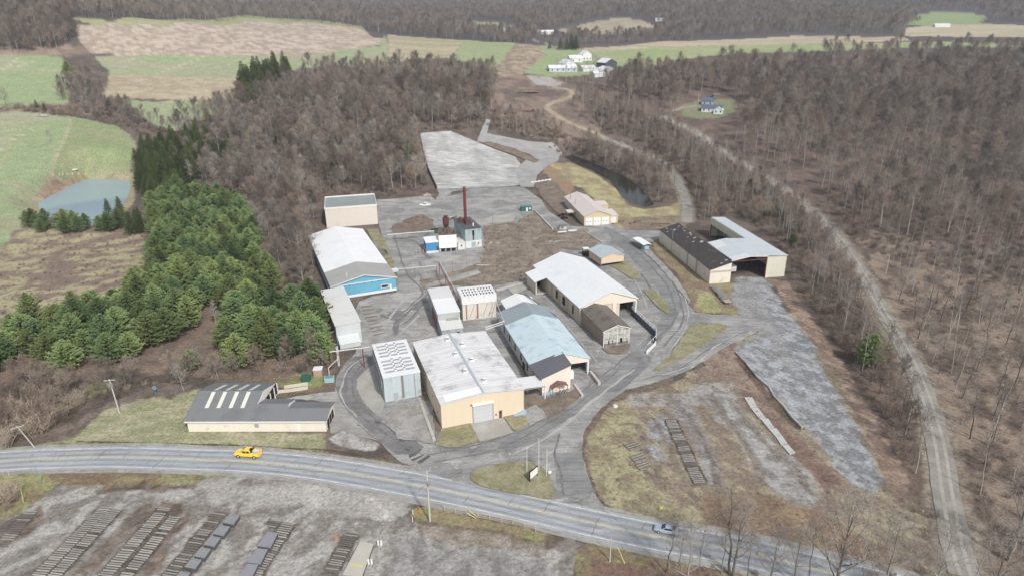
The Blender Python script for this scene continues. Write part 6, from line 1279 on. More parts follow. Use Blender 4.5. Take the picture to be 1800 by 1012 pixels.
for i_, (u_, v_) in enumerate(((1122, 805), (1131, 819), (1112, 784))):
    g = G(u_, v_); e = B('pallet_stack', 'low stack of grey broken pallets, %s in the left of the right meadow' % ('middle one', 'nearest one', 'farthest one')[i_], 'pallets', g[:2], 25)
    for j in range(6): boxp(e, 'slat', sleeper[j % 2], -1.6, 1.6, -1.2+j*.42, -.95+j*.42, .2, .26)
    for xx in (-1.5, 0, 1.4): boxp(e, 'runner', sleeper[1], xx, xx+.12, -1.2, 1.15, 0, .19)
for i_, (p_, l_, an) in enumerate((((1092, 391), 3, 5), ((1113, 394), 3.5, 15), ((1121, 391), 3.5, 10), ((1162, 396), 9, 3))):
    g = G(*p_); e = B('log_pile', 'pile of grey and brown timbers right of the garage, %s from the left' % ('first', 'second', 'third', 'fourth')[i_], 'timber pile', g[:2], an)
    for j in range(4): MB().tube((-l_/2, j*.4-.6, .25+.12*(j % 2)), (l_/2, j*.4-.5, .25+.12*(j % 2)), .18, n=7).build('timber', (wood, rust)[j % 2], e)
write_cover()
# ------------------------------------------------------------------ vegetation
NR = np.random.RandomState(11)
def vegmat(name, c1, c2, tone=.25, rough=.9, trans=0):
    m, t, b = newmat(name); b.inputs['Specular IOR Level'].default_value = .1
    oi = t.add('ShaderNodeObjectInfo'); tc = t.add('ShaderNodeTexCoord').outputs['Object']
    c = t.mix(oi.outputs['Random'], c1, c2)
    n = t.noise(tc, .55, 3)
    r2 = t.math('FRACT', t.math('MULTIPLY', oi.outputs['Random'], 7.31))
    k = t.math('MULTIPLY', t.math('ADD', t.math('MULTIPLY', t.math('SUBTRACT', n, .5), .7), 1.0), t.math('ADD', t.math('MULTIPLY', t.math('SUBTRACT', r2, .5), tone*2), 1.0))
    t.l.new(t.mix(1.0, c, t.gray(k), 'MULTIPLY'), b.inputs['Base Color']); b.inputs['Roughness'].default_value = rough
    return m
def tubes(segs, n):
    V = []; F = []
    for p0, p1, r0, r1 in segs:
        d = p1-p0; L = np.linalg.norm(d)+1e-9; d = d/L; a = np.cross(d, [0, 0, 1] if abs(d[2]) < .9 else [1, 0, 0]); a /= np.linalg.norm(a); b = np.cross(d, a); k = len(V)
        for p, r in ((p0, r0), (p1, r1)):
            for i in range(n): V.append(p+r*(a*cos(2*pi*i/n)+b*sin(2*pi*i/n)))
        F += [(k+i, k+(i+1) % n, k+n+(i+1) % n, k+n+i) for i in range(n)]
    return V, F
def mk(name, V, F, m):
    me_ = bpy.data.meshes.new(name); V = np.array(V, np.float32)
    tri = all(len(f) == 3 for f in F[:1]) and all(len(f) == 3 for f in F)
    me_.from_pydata(V.tolist(), [], F); me_.materials.append(m); return me_
def perp(d):
    a = NR.randn(3); a -= a.dot(d)*d; return a/np.linalg.norm(a)
def bare(h, r0, b0, spread, nl=15, ns=6, nt=13, wm=None, tm=None, tw=.05, lean=.04, tl=1.0, el=(28, 60)):
    """leafless broadleaf: trunk+limbs mesh, twig crown mesh"""
    S1 = []; S2 = []; T = []
    lx, ly = NR.randn(2)*lean
    tp = [np.array([0, 0, -.3])]; n = 8
    for i in range(1, n+1):
        z = h*.93*i/n; tp.append(np.array([lx*z+NR.randn()*.10, ly*z+NR.randn()*.10, z]))
    rr = [r0*(1-.88*i/n) for i in range(n+1)]
    S1 += [(tp[i], tp[i+1], rr[i], rr[i+1]) for i in range(n)]
    def onT(t): x = t*n; i = min(int(x), n-1); return tp[i]+(tp[i+1]-tp[i])*(x-i), rr[i]+(rr[i+1]-rr[i])*(x-i)
    ph = NR.rand()*6.28
    for k in range(nl):
        t = b0+(0.97-b0)*(k+NR.rand()*.8)/nl; p, r = onT(t); ph += 2.4+NR.randn()*.3
        e = radians(el[0]+(el[1]-el[0])*t+NR.randn()*7); L = spread*(1.15-.75*(t-b0)/(1-b0))*(.75+.5*NR.rand())
        d = np.array([cos(ph)*cos(e), sin(ph)*cos(e), sin(e)]); q = p; rad = r*.5
        pts = [q]
        for j in range(4):
            d = d+np.array([0, 0, .13])+NR.randn(3)*.10; d /= np.linalg.norm(d); q = q+d*L/4; pts.append(q)
        for j in range(4): S2.append((pts[j], pts[j+1], rad*(1-.23*j), rad*(1-.23*(j+1))))
        for s in range(ns):
            u = .25+.75*(s+NR.rand())/ns; x = min(u*4, 3.999); j = int(x); b = pts[j]+(pts[j+1]-pts[j])*(x-j)
            dd = (pts[j+1]-pts[j]); dd /= np.linalg.norm(dd); dd = dd*.7+perp(dd)*.75+np.array([0, 0, .3]); dd /= np.linalg.norm(dd)
            l = L*.42*(.6+.7*NR.rand()); e1 = b+dd*l; mid = b+dd*l*.5+NR.randn(3)*.08
            S2.append((b, mid, rad*.28, rad*.18)); S2.append((mid, e1, rad*.18, .012))
            for w in range(nt):
                v = NR.rand(); o = b+(e1-b)*v; td = dd*.6+NR.randn(3)*.6+np.array([0, 0, .28]); td /= np.linalg.norm(td); T.append((o, td, tl*(.6+.8*NR.rand())))
    V, F = tubes(S1, 7); V2, F2 = tubes(S2, 3); k = len(V); V += V2; F += [tuple(i+k for i in f) for f in F2]
    TV = []; TF = []
    for o, d, l in T:
        s = perp(d)*tw/2; k = len(TV); TV += [o-s, o+s, o+d*l]; TF.append((k, k+1, k+2))
        s = perp(d)*tw/2.4; o2 = o+d*l*.35; d2 = d+NR.randn(3)*.5; d2 /= np.linalg.norm(d2); k = len(TV); TV += [o2-s, o2+s, o2+d2*l*.7]; TF.append((k, k+1, k+2))
    return mk('trunk', V, F, wm), mk('crown', TV, TF, tm)
def pine(h, Rr, wm, tm, seed=0, layers=15, spruce=False, dens=1.0):
    S1 = [(np.array([0, 0, -.2]), np.array([NR.randn()*.1, NR.randn()*.1, h*.5]), .2, .12)]; S1.append((S1[0][1], np.array([0, 0, h*.97]), .12, .02)); S2 = []; V = []; F = []
    bz = .10
    for k in range(layers):
        t = bz+(1-bz)*(k+.5)/layers; z = h*t
        if spruce: rad = Rr*(1-t)**.85*1.05+.15
        else: rad = Rr*min(1.0, 1.35*(1-t)**.75)*(1 if t > .25 else .75+t)*(.78+.4*NR.rand())
        nb = max(4, int((5.5 if not spruce else 6)+rad*1.5)); ph = NR.rand()*6.28
        for j in range(nb):
            a = ph+2*pi*j/nb+NR.randn()*.18; L = rad*(.72+.5*NR.rand()); up = (-.12 if spruce else .22+.35*t)+NR.randn()*.08
            b0 = np.array([0, 0, z]); d = np.array([cos(a), sin(a), up]); e = b0+d*L
            S2.append((b0, e, .05, .015))
            m = int((11+L*8)*dens)
            for q_ in range(m):
                u = (.18+.82*(NR.rand()**.7)); c = b0+(e-b0)*u+np.array([0, 0, (u**2)*.25*L*(0 if spruce else .35)])+NR.randn(3)*np.array([.17, .17, .08])*(.5+u*.6)
                l = (.42 if not spruce else .34)*(.7+.6*NR.rand()); w = l*.34
                dirn = np.array([cos(a), sin(a), .35 if not spruce else -.2])+NR.randn(3)*.55; dirn /= np.linalg.norm(dirn)
                s = perp(dirn); k0 = len(V); V += [c-s*w, c+s*w, c+dirn*l]; F.append((k0, k0+1, k0+2))
                s = np.cross(dirn, s); V += [c-s*w, c+s*w, c+dirn*l*.9]; F.append((k0+3, k0+4, k0+5))
    W_, WF = tubes(S1, 6); V2, F2 = tubes(S2, 3); k = len(W_); W_ += V2; WF += [tuple(i+k for i in f) for f in F2]
    return mk('trunk', W_, WF, wm), mk('crown', V, F, tm)
barkg = vegmat('bark_grey', (.24, .22, .20), (.17, .15, .135), .3); barkl = vegmat('bark_pale', (.42, .40, .37), (.34, .31, .28), .2); barkd = vegmat('bark_dark', (.13, .11, .095), (.10, .085, .075), .2)
tw_g = vegmat('twigs_grey', (.275, .243, .205), (.20, .168, .135), .42); tw_r = vegmat('twigs_brown', (.255, .19, .15), (.275, .238, .195), .42); tw_o = vegmat('twigs_orange', (.36, .27, .17), (.30, .23, .16), .1)
tw_l = vegmat('twigs_pale', (.38, .345, .30), (.33, .30, .265), .15)
ndl = vegmat('pine_needles', (.145, .222, .10), (.235, .285, .11), .42); ndl_d = vegmat('spruce_needles', (.075, .105, .045), (.12, .15, .05), .3); pbark = vegmat('pine_bark', (.14, .11, .09), (.11, .09, .075), .2)
kb = dict(nl=17, ns=7, nt=14, tw=.055, el=(12, 66))
BARE = [bare(16, .19, .40, 5.2, wm=barkg, tm=tw_g, **kb), bare(18, .20, .46, 5.8, wm=barkg, tm=tw_r, **kb), bare(14, .17, .35, 5.0, wm=barkl, tm=tw_g, **kb), bare(17, .20, .40, 6.0, wm=barkg, tm=tw_r, **kb),
        bare(15, .19, .35, 5.0, wm=barkg, tm=tw_l, lean=.07, **kb), bare(13, .15, .30, 4.8, wm=barkg, tm=tw_r, **kb), bare(19, .22, .5, 5.8, wm=barkl, tm=tw_g, **kb), bare(12, .14, .25, 4.8, wm=barkd, tm=tw_r, **kb)]
kt = dict(nl=11, ns=5, nt=7, tw=.04, el=(30, 62))
BARE += [bare(18, .15, .5, 3.6, wm=barkl, tm=tw_g, **kt), bare(16, .14, .55, 3.2, wm=barkg, tm=tw_r, **kt), bare(20, .16, .55, 4.0, wm=barkl, tm=tw_g, **kt)]
BCOL = bare(14, .24, .28, 5.2, nl=15, ns=6, nt=12, wm=barkl, tm=tw_l, el=(15, 55)), bare(15, .26, .3, 5.8, nl=15, wm=barkg, tm=tw_g, el=(15, 50)), bare(11, .18, .2, 3.6, wm=barkg, tm=tw_o, nl=14), bare(14, .2, .25, 2.6, wm=barkl, tm=tw_l, nl=15)
OPEN = [bare(15, .24, .22, 6.0, nl=15, ns=7, nt=12, wm=barkg, tm=tw_l, tw=.035, el=(35, 60)), bare(13, .17, .3, 4.2, nl=12, ns=6, nt=10, wm=barkl, tm=tw_l, tw=.035), bare(16, .2, .4, 4.0, nl=11, ns=6, nt=9, wm=barkd, tm=tw_g, tw=.035, lean=.06), bare(14, .13, .55, 2.4, nl=7, ns=4, nt=5, wm=barkg, tm=tw_g, tw=.03, lean=.05), bare(19, .2, .6, 2.8, nl=8, ns=4, nt=6, wm=barkl, tm=tw_g, tw=.035, lean=.08)]
PINE = [pine(10.5, 4.2, pbark, ndl), pine(12, 4.6, pbark, ndl, layers=16), pine(9, 3.9, pbark, ndl, layers=13), pine(11, 3.7, pbark, ndl), pine(12.5, 4.0, pbark, ndl, layers=17)]
SPR = [pine(14, 4.0, pbark, ndl_d, spruce=True, layers=20), pine(12, 3.6, pbark, ndl_d, spruce=True, layers=18), pine(16, 4.2, pbark, ndl_d, spruce=True, layers=22)]
def shrub(Rr, h, n, m, tw=.05):
    T = []; 
    for i in range(n//14):
        a = NR.rand()*6.28; r = Rr*sqrt(NR.rand())*.55; o = np.array([r*cos(a), r*sin(a), 0]); d = np.array([cos(a)*.5*NR.rand(), sin(a)*.5*NR.rand(), 1])+NR.randn(3)*.15; d /= np.linalg.norm(d); L = h*(.6+.5*NR.rand())
        T.append((o, d, L, tw*1.1))
        for j in range(13):
            u = .25+.75*NR.rand(); p = o+d*L*u; dd = d*.5+NR.randn(3)*.55; dd /= np.linalg.norm(dd); dd[2] = abs(dd[2]); T.append((p, dd, L*.38*(.5+NR.rand()), tw))
    V = []; F = []
    for o, d, l, w in T:
        s = perp(d)*w/2; k = len(V); V += [o-s, o+s, o+d*l]; F.append((k, k+1, k+2))
    return mk('brush', V, F, m)
SHR = [shrub(1.6, 2.2, 420, tw_r), shrub(2.0, 2.8, 520, tw_g), shrub(1.4, 1.6, 380, tw_r), shrub(1.8, 3.4, 480, tw_r)]
tw_d = vegmat('twigs_tan', (.50, .42, .33), (.44, .36, .28), .15)
DOME = shrub(2.6, 5.2, 1500, tw_d, .055), shrub(2.8, 4.6, 1500, tw_d, .055)
DR = []   # chosen individuals: (D, x, y, kind list, index, ...)
def inside(poly, x, y): return sdist(np.array([x]), np.array([y]), poly)[0] > 0
def scatter(poly, sp, px=True, jit=.38, excl=(), seed=0):
    P = np.array(GP(poly) if px else poly); mn, mx = P.min(0), P.max(0); rs = np.random.RandomState(seed+5)
    X, Y = np.meshgrid(np.arange(mn[0], mx[0], sp), np.arange(mn[1], mx[1], sp*.87)); X = X+(np.arange(X.shape[0]) % 2)[:, None]*sp/2
    X = X.ravel()+rs.uniform(-jit, jit, X.size)*sp; Y = Y.ravel()+rs.uniform(-jit, jit, Y.size)*sp
    k = sdist(X, Y, P) > 0
    for q_ in excl: k &= sdist(X, Y, q_) < 0
    X, Y = X[k], Y[k]; return np.stack([X, Y, height(X, Y)], 1)
def dpoly(P, d): 
    a = np.array(P); v = np.linalg.norm(np.diff(a, axis=0), axis=1); return d
def plant(name, meshes, p, rz, sc, label, cat, group=None, sxy=None):
    o = empty(name, p, rz, label, cat, group); s = sc if sxy is None else sxy; o.scale = (s, s, sc)
    for nm, me_ in zip(('trunk', 'crown'), meshes):
        c = bpy.data.objects.new(nm, me_); COL.objects.link(c); c.parent = o
    return o
def ribpoly(P, w): return [tuple(p) for p in offset(P, w)]+[tuple(p) for p in offset(P, -w)[::-1]]
DRX = ribpoly(DRP, 5.5)
GLX = ribpoly(along(np.array(catmull(GP([(1060,243),(1100,258),(1148,278),(1178,300),(1198,332),(1208,365),(1206,392)]), 6)), 4), 5)
TKX = ribpoly(along(np.array(catmull(GP([(1066,245),(1050,236),(1015,222),(985,208),(968,196),(962,188),(975,180),(1000,172),(1006,165),(998,158),(970,154)]), 6)), 4), 5)
CRX = CREEK
HSX = GP([(1185,212),(1200,176),(1230,165),(1290,168),(1315,190),(1300,232),(1285,250),(1235,240),(1205,225)])
LOTX = GP([(730,236),(792,228),(990,264),(990,290),(940,335),(755,345)])
B14X = [(68, 225), (108, 225), (112, 292), (60, 292)]
SIX = GP([(1210,392),(1400,470),(1400,540),(1210,540)])
SPX = GP([(408,190),(426,152),(470,132),(510,122),(520,140),(480,170),(450,192)])
EX = [SPX, DRX, GLX, TKX, CRX, HSX, LOTX, B14X]
FOR = []   # forest trees: (x,y,z,kind, scale, wood id)
WOODS = {
 1: ('bare tree on the wooded slope left of the pale rear lot', 'bare trees of the left wood'),
 2: ('bare tree in the wide brown wood right of the dirt road', 'bare trees of the right wood'),
 3: ('bare tree in the thin wood between gravel lane and dirt road', 'bare trees of the middle strip'),
 4: ('bare tree among the scrub around the pines at the left', 'bare trees beside the pines')}
def addwood(w, poly, sp, seed, kinds=range(8), smin=.75, smax=1.1, ex=EX):
    for p in scatter(poly, sp, excl=ex, seed=seed): FOR.append((p, R.choice(list(kinds)), R.uniform(smin, smax), w))
addwood(1, [(300,238),(400,192),(430,170),(500,160),(560,138),(660,128),(760,130),(868,138),(872,160),(866,195),(852,222),(800,226),(737,230),(744,270),(752,330),(700,343),(660,350),(640,338),(560,344),(560,400),(540,412),(545,440),(556,480),(540,500),(510,460),(470,400),(420,340),(400,300),(350,262)], 6.8, 1, smin=.6, smax=1.2)
addwood(3, [(1005,170),(1040,175),(1100,185),(1165,208),(1290,288),(1340,315),(1390,352),(1425,382),(1455,415),(1485,455),(1515,510),(1540,560),(1572,625),(1598,700),(1618,790),(1630,860),(1600,850),(1585,800),(1545,720),(1500,640),(1440,555),(1400,500),(1395,440),(1340,400),(1290,375),(1215,388),(1212,345),(1196,305),(1165,275),(1110,245),(1060,230),(1030,210),(1008,195)], 6.2, 2, kinds=(8,9,10,8,9,10,5,7), smin=.62, smax=.98)
addwood(3, [(870,195),(900,200),(960,225),(1000,240),(1060,256),(1110,275),(1150,292),(1180,318),(1190,350),(1160,358),(1140,345),(1110,318),(1070,300),(1040,286),(1000,270),(960,250),(900,235),(865,230)], 6.0, 12, kinds=(5, 7, 9, 8, 10), smin=.5, smax=.9)
addwood(2, [(1150,150),(1200,140),(1300,126),(1500,118),(1800,116),(2000,116),(2000,240),(1800,240),(1500,235),(1300,225),(1240,222),(1190,205)], 8.2, 3, smin=.7, smax=1.35)
addwood(2, [(1240,223),(1300,226),(1500,236),(1800,241),(2000,241),(2000,345),(1800,345),(1700,325),(1600,305),(1500,290),(1430,300),(1390,310),(1340,290),(1300,265)], 9.2, 13, kinds=(0,3,6,8,10,8,10,1), smin=.8, smax=1.3)
addwood(2, [(978,134),(1030,138),(1092,142),(1100,150),(1000,150),(980,142)], 8, 14, kinds=(8,9,10), smin=.7, smax=1.0)
addwood(2, [(1060,160),(1100,138),(1200,132),(1200,160),(1150,185),(1100,180)], 8, 4, smin=.9, smax=1.25)
addwood(2, [(1440,330),(1500,300),(1600,310),(1700,330),(1800,350),(2000,350),(2000,560),(1800,500),(1700,470),(1600,440),(1540,430),(1500,420)], 9, 5, kinds=(8,10,9,0,3,6,10), smin=.9, smax=1.25)
addwood(4, [(575,585),(600,600),(585,655),(500,660),(400,668),(320,660),(230,670),(120,668),(60,665),(0,690),(-80,720),(-80,770),(30,775),(90,765),(160,690),(260,684),(340,664),(480,655)], 5.5, 6, kinds=(5, 7, 5), smin=.45, smax=.7, ex=[])
addwood(4, [(300,290),(340,262),(400,300),(440,350),(490,430),(540,500),(570,540),(556,545),(520,510),(470,440),(430,370),(400,330),(340,330)], 6.0, 7, kinds=(0, 2, 4, 5, 7), smin=.55, smax=.85, ex=[])
addwood(4, [(100,150),(165,150),(185,185),(230,200),(262,220),(300,238),(270,240),(230,215),(190,220),(150,200),(110,180)], 7, 8, smin=.6, smax=.9, ex=[])
FOR.sort(key=lambda f: np.linalg.norm(f[0]-CAMP))
# foreground trees, each placed
FG = [((1206,1052),1,.95,'pale-stemmed bare tree rising in front of the highway, nearest the silver car'), ((1222,1040),3,.8,'slim bare sapling just right of the pale-stemmed tree below the highway'), ((1170,1005),2,.52,'thin dark bare tree in front of the silver car'), ((1192,996),3,.6,'thin leaning bare tree right behind the silver car'),
      ((1283,1010),2,.95,'dark straight bare tree left of a twin pair below the highway'), ((1288,1012),0,.8,'dark forked bare tree right of a twin pair below the highway'), ((1268,1008),3,.7,'thin leaning bare tree beside the dark twin pair'), ((1313,1018),3,.62,'short bare sapling right of the dark twin pair'),
      ((1352,1030),0,.62,'bushy bare tree crossing the highway left of the spreading tree'), ((1395,1025),0,.6,'twisted bare tree immediately left of the spreading tree'), ((1422,1020),3,.7,'thin bare tree under the spreading tree'), ((1462,1065),0,1.12,'big spreading bare tree with arching limbs at the bottom right'),
      ((1548,1075),0,.95,'dense many-branched bare tree at the foot of the dirt road'), ((1628,1080),1,1.0,'pale bare tree overhanging the end of the dirt road'), ((1735,1060),0,.8,'dark low bare tree right of the dirt road end'), ((1772,985),0,1.1,'thick-trunked bare tree near the bottom right corner'), ((1690,1070),4,.7,'leaning bare tree between the dirt road end and the corner')]
for (u_, v_), k_, s_, lb in FG:
    p = G(u_, v_); plant('bare_tree', OPEN[k_], p, R.random()*6, s_*1.35, lb, 'tree')
# tall open trees right of the dirt road
OT = scatter([(1560,460),(1640,450),(1800,480),(1960,520),(2000,1000),(1800,1010),(1720,930),(1680,800),(1650,700),(1610,590),(1575,520)], 8.2, excl=[DRX], seed=21)
for p in OT: plant('bare_tree', OPEN[R.choice((1, 2, 3, 4, 4, 2, 0))], p, R.random()*6, R.uniform(.65, 1.0), 'long-trunked bare tree on open leaf litter right of the dirt road', 'tree', 'open bare trees right of the dirt road')
OT2 = scatter([(1478,470),(1530,560),(1570,640),(1596,720),(1612,820),(1600,850),(1570,780),(1520,680),(1450,560),(1420,500)], 7.5, excl=[DRX], seed=22)
for p in OT2: plant('bare_tree', OPEN[R.choice((1, 3, 3, 2))], p, R.random()*6, R.uniform(.5, .85), 'slender bare tree on the bank just left of the dirt road', 'tree', 'slender trees left of the dirt road')
SP = [((443,395),0,.8,'spreading pale bare tree beside the top of the pine belt'),((240,322),3,.95,'white stemmed bare tree standing by the right end of the pond'),((338,328),3,1.05,'white birch-like bare tree beside the dark spruces'),((524,428),0,.85,'tall pale bare tree near the corner of the blue warehouse'),((370,315),2,.7,'reddish bare tree beside the birch-like tree'),
      ((724,335),2,1.25,'orange tinted leafless tree by the corner of the rear lot'),((566,312),2,.8,'orange tinted small tree deep in the left wood'),((1320,264),2,.9,'straw coloured bare tree in the right wood near the dirt road, left one'),((1340,275),2,.95,'straw coloured bare tree in the right wood near the dirt road, right one'),((1765,490),3,.9,'pale bare shrub tree at the right edge of the right wood'),
      ((380,570),3,.62,'pale bushy bare tree in the gap between the pines'),((352,655),1,.5,'pale bare tree by the dark spruce left of the grey-roofed building'),((323,686),0,.55,'forked bare tree left of the grey-roofed building'),((382,660),0,.5,'pale bare tree just behind the grey-roofed building'),((100,408),0,.6,'leafless tree in the pine row below the pond, middle one'),((50,400),0,.55,'leafless tree at the left end of the pine row below the pond'),
      ((200,402),0,.5,'leafless tree at the right end of the pine row below the pond'),((88,252),0,.55,'lone bare tree standing in the green field above the pond'),((12,190),1,.8,'round grey bare tree at the left edge between two fields'),((470,345),1,.7,'grey bare tree in the scrub right of the spruces'),((640,300),1,.95,'broad grey bare tree in the left wood beside the rear lot'),((1085,300),0,.9,'pale tall bare tree leaning over the dark creek')]
for (u_, v_), k_, s_, lb in SP: plant('bare_tree', BCOL[k_], G(u_, v_), R.random()*6, s_, lb, 'tree')
# willow-like domes lower left
for i_, (u_, v_, s_) in enumerate(((30,742,1.25),(68,760,1.35),(8,785,1.0),(105,735,1.1),(-20,760,1.3),(135,715,.9),(75,722,1.0),(15,880,1.0))):
    p = G(u_, v_); o = bpy.data.objects.new('willow_shrub', DOME[i_ % 2]); COL.objects.link(o); o.location = tuple(p); o.rotation_euler.z = i_; o.scale = (s_, s_, s_)
    tag(o, 'big tan leafless willow shrub at the lower left' if i_ < 7 else 'tan leafless shrub at the left edge south of the highway', 'shrub', 'willow shrubs at the lower left' if i_ < 7 else None)
# individuals + the rest
n_used = len(FG)+len(OT)+len(OT2)+len(SP); NI = max(0, 298-n_used)
vis = []; rest = []
for f in FOR:
    u_, v_ = proj(f[0]+[0, 0, 8]); on = -20 < u_ < 1820 and -20 < v_ < 1030
    (vis if (on and len(vis) < NI) else rest).append(f)
seen = {}
for p, k_, s_, w in vis:
    o = plant('bare_tree', BARE[k_], p, R.random()*6.28, s_, WOODS[w][0], 'tree', WOODS[w][1]); seen.setdefault(k_, o)
for k_ in range(11):
    if k_ not in seen:   # make sure one real tree of each kind stands in the wood
        for fi_, f in enumerate(rest):
            if f[1] == k_: seen[k_] = plant('bare_tree', BARE[k_], f[0], 1.0, f[2], WOODS[f[3]][0], 'tree', WOODS[f[3]][1]); del rest[fi_]; break
def src(o): return [c for c in COL.objects if c.parent == o]
def gnscatter(name, label, cat, pts, rots, scls, ids, kinds):
    """one mass of instanced plants; kinds: list of lists of source objects"""
    me_ = bpy.data.meshes.new(name); me_.vertices.add(len(pts)); me_.vertices.foreach_set('co', np.asarray(pts, np.float32).ravel())
    for nm, tp, arr in (('rz', 'FLOAT', rots), ('sc', 'FLOAT', scls), ('kd', 'INT', ids)):
        a_ = me_.attributes.new(nm, tp, 'POINT'); a_.data.foreach_set('value', np.asarray(arr, np.float32 if tp == 'FLOAT' else np.int32))
    o = bpy.data.objects.new(name, me_); COL.objects.link(o); tag(o, label, cat, None, 'stuff')
    ng = bpy.data.node_groups.new(name, 'GeometryNodeTree'); ng.interface.new_socket('Geometry', in_out='INPUT', socket_type='NodeSocketGeometry'); ng.interface.new_socket('Geometry', in_out='OUTPUT', socket_type='NodeSocketGeometry')
    N = ng.nodes; Lk = ng.links; gi = N.new('NodeGroupInput'); go_ = N.new('NodeGroupOutput'); J = N.new('GeometryNodeJoinGeometry')
    for srcs in reversed(kinds):
        j = N.new('GeometryNodeJoinGeometry')
        for s in srcs:
            oi = N.new('GeometryNodeObjectInfo'); oi.transform_space = 'ORIGINAL'; oi.inputs['Object'].default_value = s; Lk.new(oi.outputs['Geometry'], j.inputs[0])
        gti = N.new('GeometryNodeGeometryToInstance'); Lk.new(j.outputs[0], gti.inputs[0]); Lk.new(gti.outputs[0], J.inputs[0])
    ip = N.new('GeometryNodeInstanceOnPoints'); ip.inputs['Pick Instance'].default_value = True
    Lk.new(gi.outputs[0], ip.inputs['Points']); Lk.new(J.outputs[0], ip.inputs['Instance'])
    def attr(nm, t):
        a_ = N.new('GeometryNodeInputNamedAttribute'); a_.data_type = t; a_.inputs['Name'].default_value = nm; return a_.outputs['Attribute']
    Lk.new(attr('kd', 'INT'), ip.inputs['Instance Index'])
    cx = N.new('ShaderNodeCombineXYZ'); Lk.new(attr('rz', 'FLOAT'), cx.inputs[2])
    er = N.new('FunctionNodeEulerToRotation'); Lk.new(cx.outputs[0], er.inputs[0]); Lk.new(er.outputs[0], ip.inputs['Rotation'])
    Lk.new(attr('sc', 'FLOAT'), ip.inputs['Scale']); Lk.new(ip.outputs[0], go_.inputs[0])
    md = o.modifiers.new('scatter', 'NODES'); md.node_group = ng; return o
treekinds = [src(seen[k_]) for k_ in range(11)]
pts = [f[0] for f in rest]; rz = [R.random()*6.28 for _ in rest]; sc = [f[2] for f in rest]; kd = [f[1] for f in rest]
# far hills: wooded wherever there is no field
FLD = [GP(q_) for q_ in (
 [(112,38),(200,42),(320,38),(430,32),(560,41),(640,53),(690,62),(840,70),(950,78),(1010,82),(1100,76),(1220,68),(1400,58),(1590,60),(1593,46),(1700,38),(1960,42),(1960,108),(1500,112),(1180,110),(900,140),(560,130),(300,240),(-200,330),(-200,84),(60,82),(118,80),(140,70)],
 [(1585,34),(1640,20),(1700,19),(1742,30),(1722,48),(1640,50)], [(965,70),(985,50),(1040,36),(1090,28),(1130,33),(1165,50),(1150,70),(1060,76)], [(812,36),(870,36),(915,48),(930,64),(900,66),(830,58)], [(636,18),(702,16),(708,26),(646,27)], [(183,4),(272,6),(276,15),(178,12)], [(930,64),(1000,58),(1000,76),(950,76)])]
X = []; 
for d0, d1, sp in ((850, 1150, 9.5), (1150, 1700, 11), (1700, 2500, 14), (2500, 3600, 20)):
    a = [(d*sin(t), d*cos(t)) for d, t in [(d0, x) for x in np.radians(np.arange(-40, 41, 4))]]+[(d1*sin(t), d1*cos(t)) for t in np.radians(np.arange(40, -41, -4))]
    q_ = scatter(a, sp, px=False, excl=FLD, seed=int(d0)); X.append(np.c_[q_, np.full(len(q_), .98+.0001*(d0-900)*1.2)])
q_ = scatter([(-180,110),(-180,40),(-60,-10),(60,-14),(125,6),(128,40),(142,76),(90,92),(0,94)], 6.5, seed=44); X.append(np.c_[q_, np.full(len(q_), 1.0)])
for s_ in ([(1440,92),(1800,88),(1960,88),(1960,108),(1440,106)],): q_ = scatter(s_, 14, seed=45); X.append(np.c_[q_, np.full(len(q_), .9)])
X = np.concatenate(X)
gnscatter('forest', 'the far trees of the brown winter woods covering the slopes and distant hills', 'forest', pts+[x[:3] for x in X], rz+[R.random()*6.28 for _ in X], sc+[x[3]*R.uniform(.8, 1.15) for x in X], kd+[R.randrange(8) for _ in X], treekinds)
print('TREES', n_used, len(vis), len(rest), len(X), 'TIES', TIES)
# brush
shs = []
for i_, m_ in enumerate(SHR):
    p = G(*((300,700),(260,700),(1400,480),(520,470))[i_]); o = bpy.data.objects.new('brush_shrub', m_); COL.objects.link(o); o.location = tuple(p); shs.append([o])
    tag(o, ('low brown shrub on the bank left of the grey-roofed building', 'grey shrub beside the left lawn edge', 'small brown shrub beside the metal shed wall', 'upright brown shrub beside the blue warehouse')[i_], 'shrub')
BP = []
GRX1 = GP([(1292,488),(1345,486),(1390,555),(1465,670),(1550,840),(1530,862),(1455,800),(1345,680),(1300,632)]); GRX2 = GP([(1175,712),(1290,688),(1360,780),(1445,875),(1370,870),(1272,855),(1232,800)])
def brush(poly, sp, seed, s0=.6, s1=1.1, ex=()):
    for p in scatter(poly, sp, seed=seed, excl=ex, jit=.5): BP.append((p, R.uniform(s0, s1)))
brush([(300,240),(500,165),(760,135),(868,145),(850,225),(740,238),(752,332),(660,350),(560,345),(556,480),(540,512),(470,400),(400,300)], 3.8, 31, .6, 1.2, [LOTX])
brush([(1020,175),(1165,208),(1290,288),(1390,352),(1455,415),(1515,510),(1572,625),(1618,790),(1630,870),(1590,830),(1545,720),(1440,555),(1400,500),(1395,440),(1290,375),(1216,390),(1212,345),(1165,275),(1110,245),(1060,230)], 3.2, 32, .5, 1.1, [DRX, GLX, B14X, CREEK])
brush([(1440,330),(1700,330),(2000,350),(2000,560),(1700,480),(1560,450),(1500,420)], 4.2, 33, .4, .9, [DRX])
brush([(1560,450),(1800,490),(2000,560),(2000,1010),(1780,1012),(1700,930),(1650,700),(1600,580)], 5.0, 34, .25, .6, [DRX])
brush([(575,585),(598,600),(585,650),(500,657),(350,662),(230,668),(60,665),(-80,700),(-80,775),(60,772),(140,728),(200,695),(300,672),(480,655)], 3.0, 35, .5, 1.0)
brush([(330,262),(400,300),(470,400),(540,512),(570,560),(590,640),(560,600),(500,500),(440,420),(380,330)], 3.0, 36, .5, 1.1)
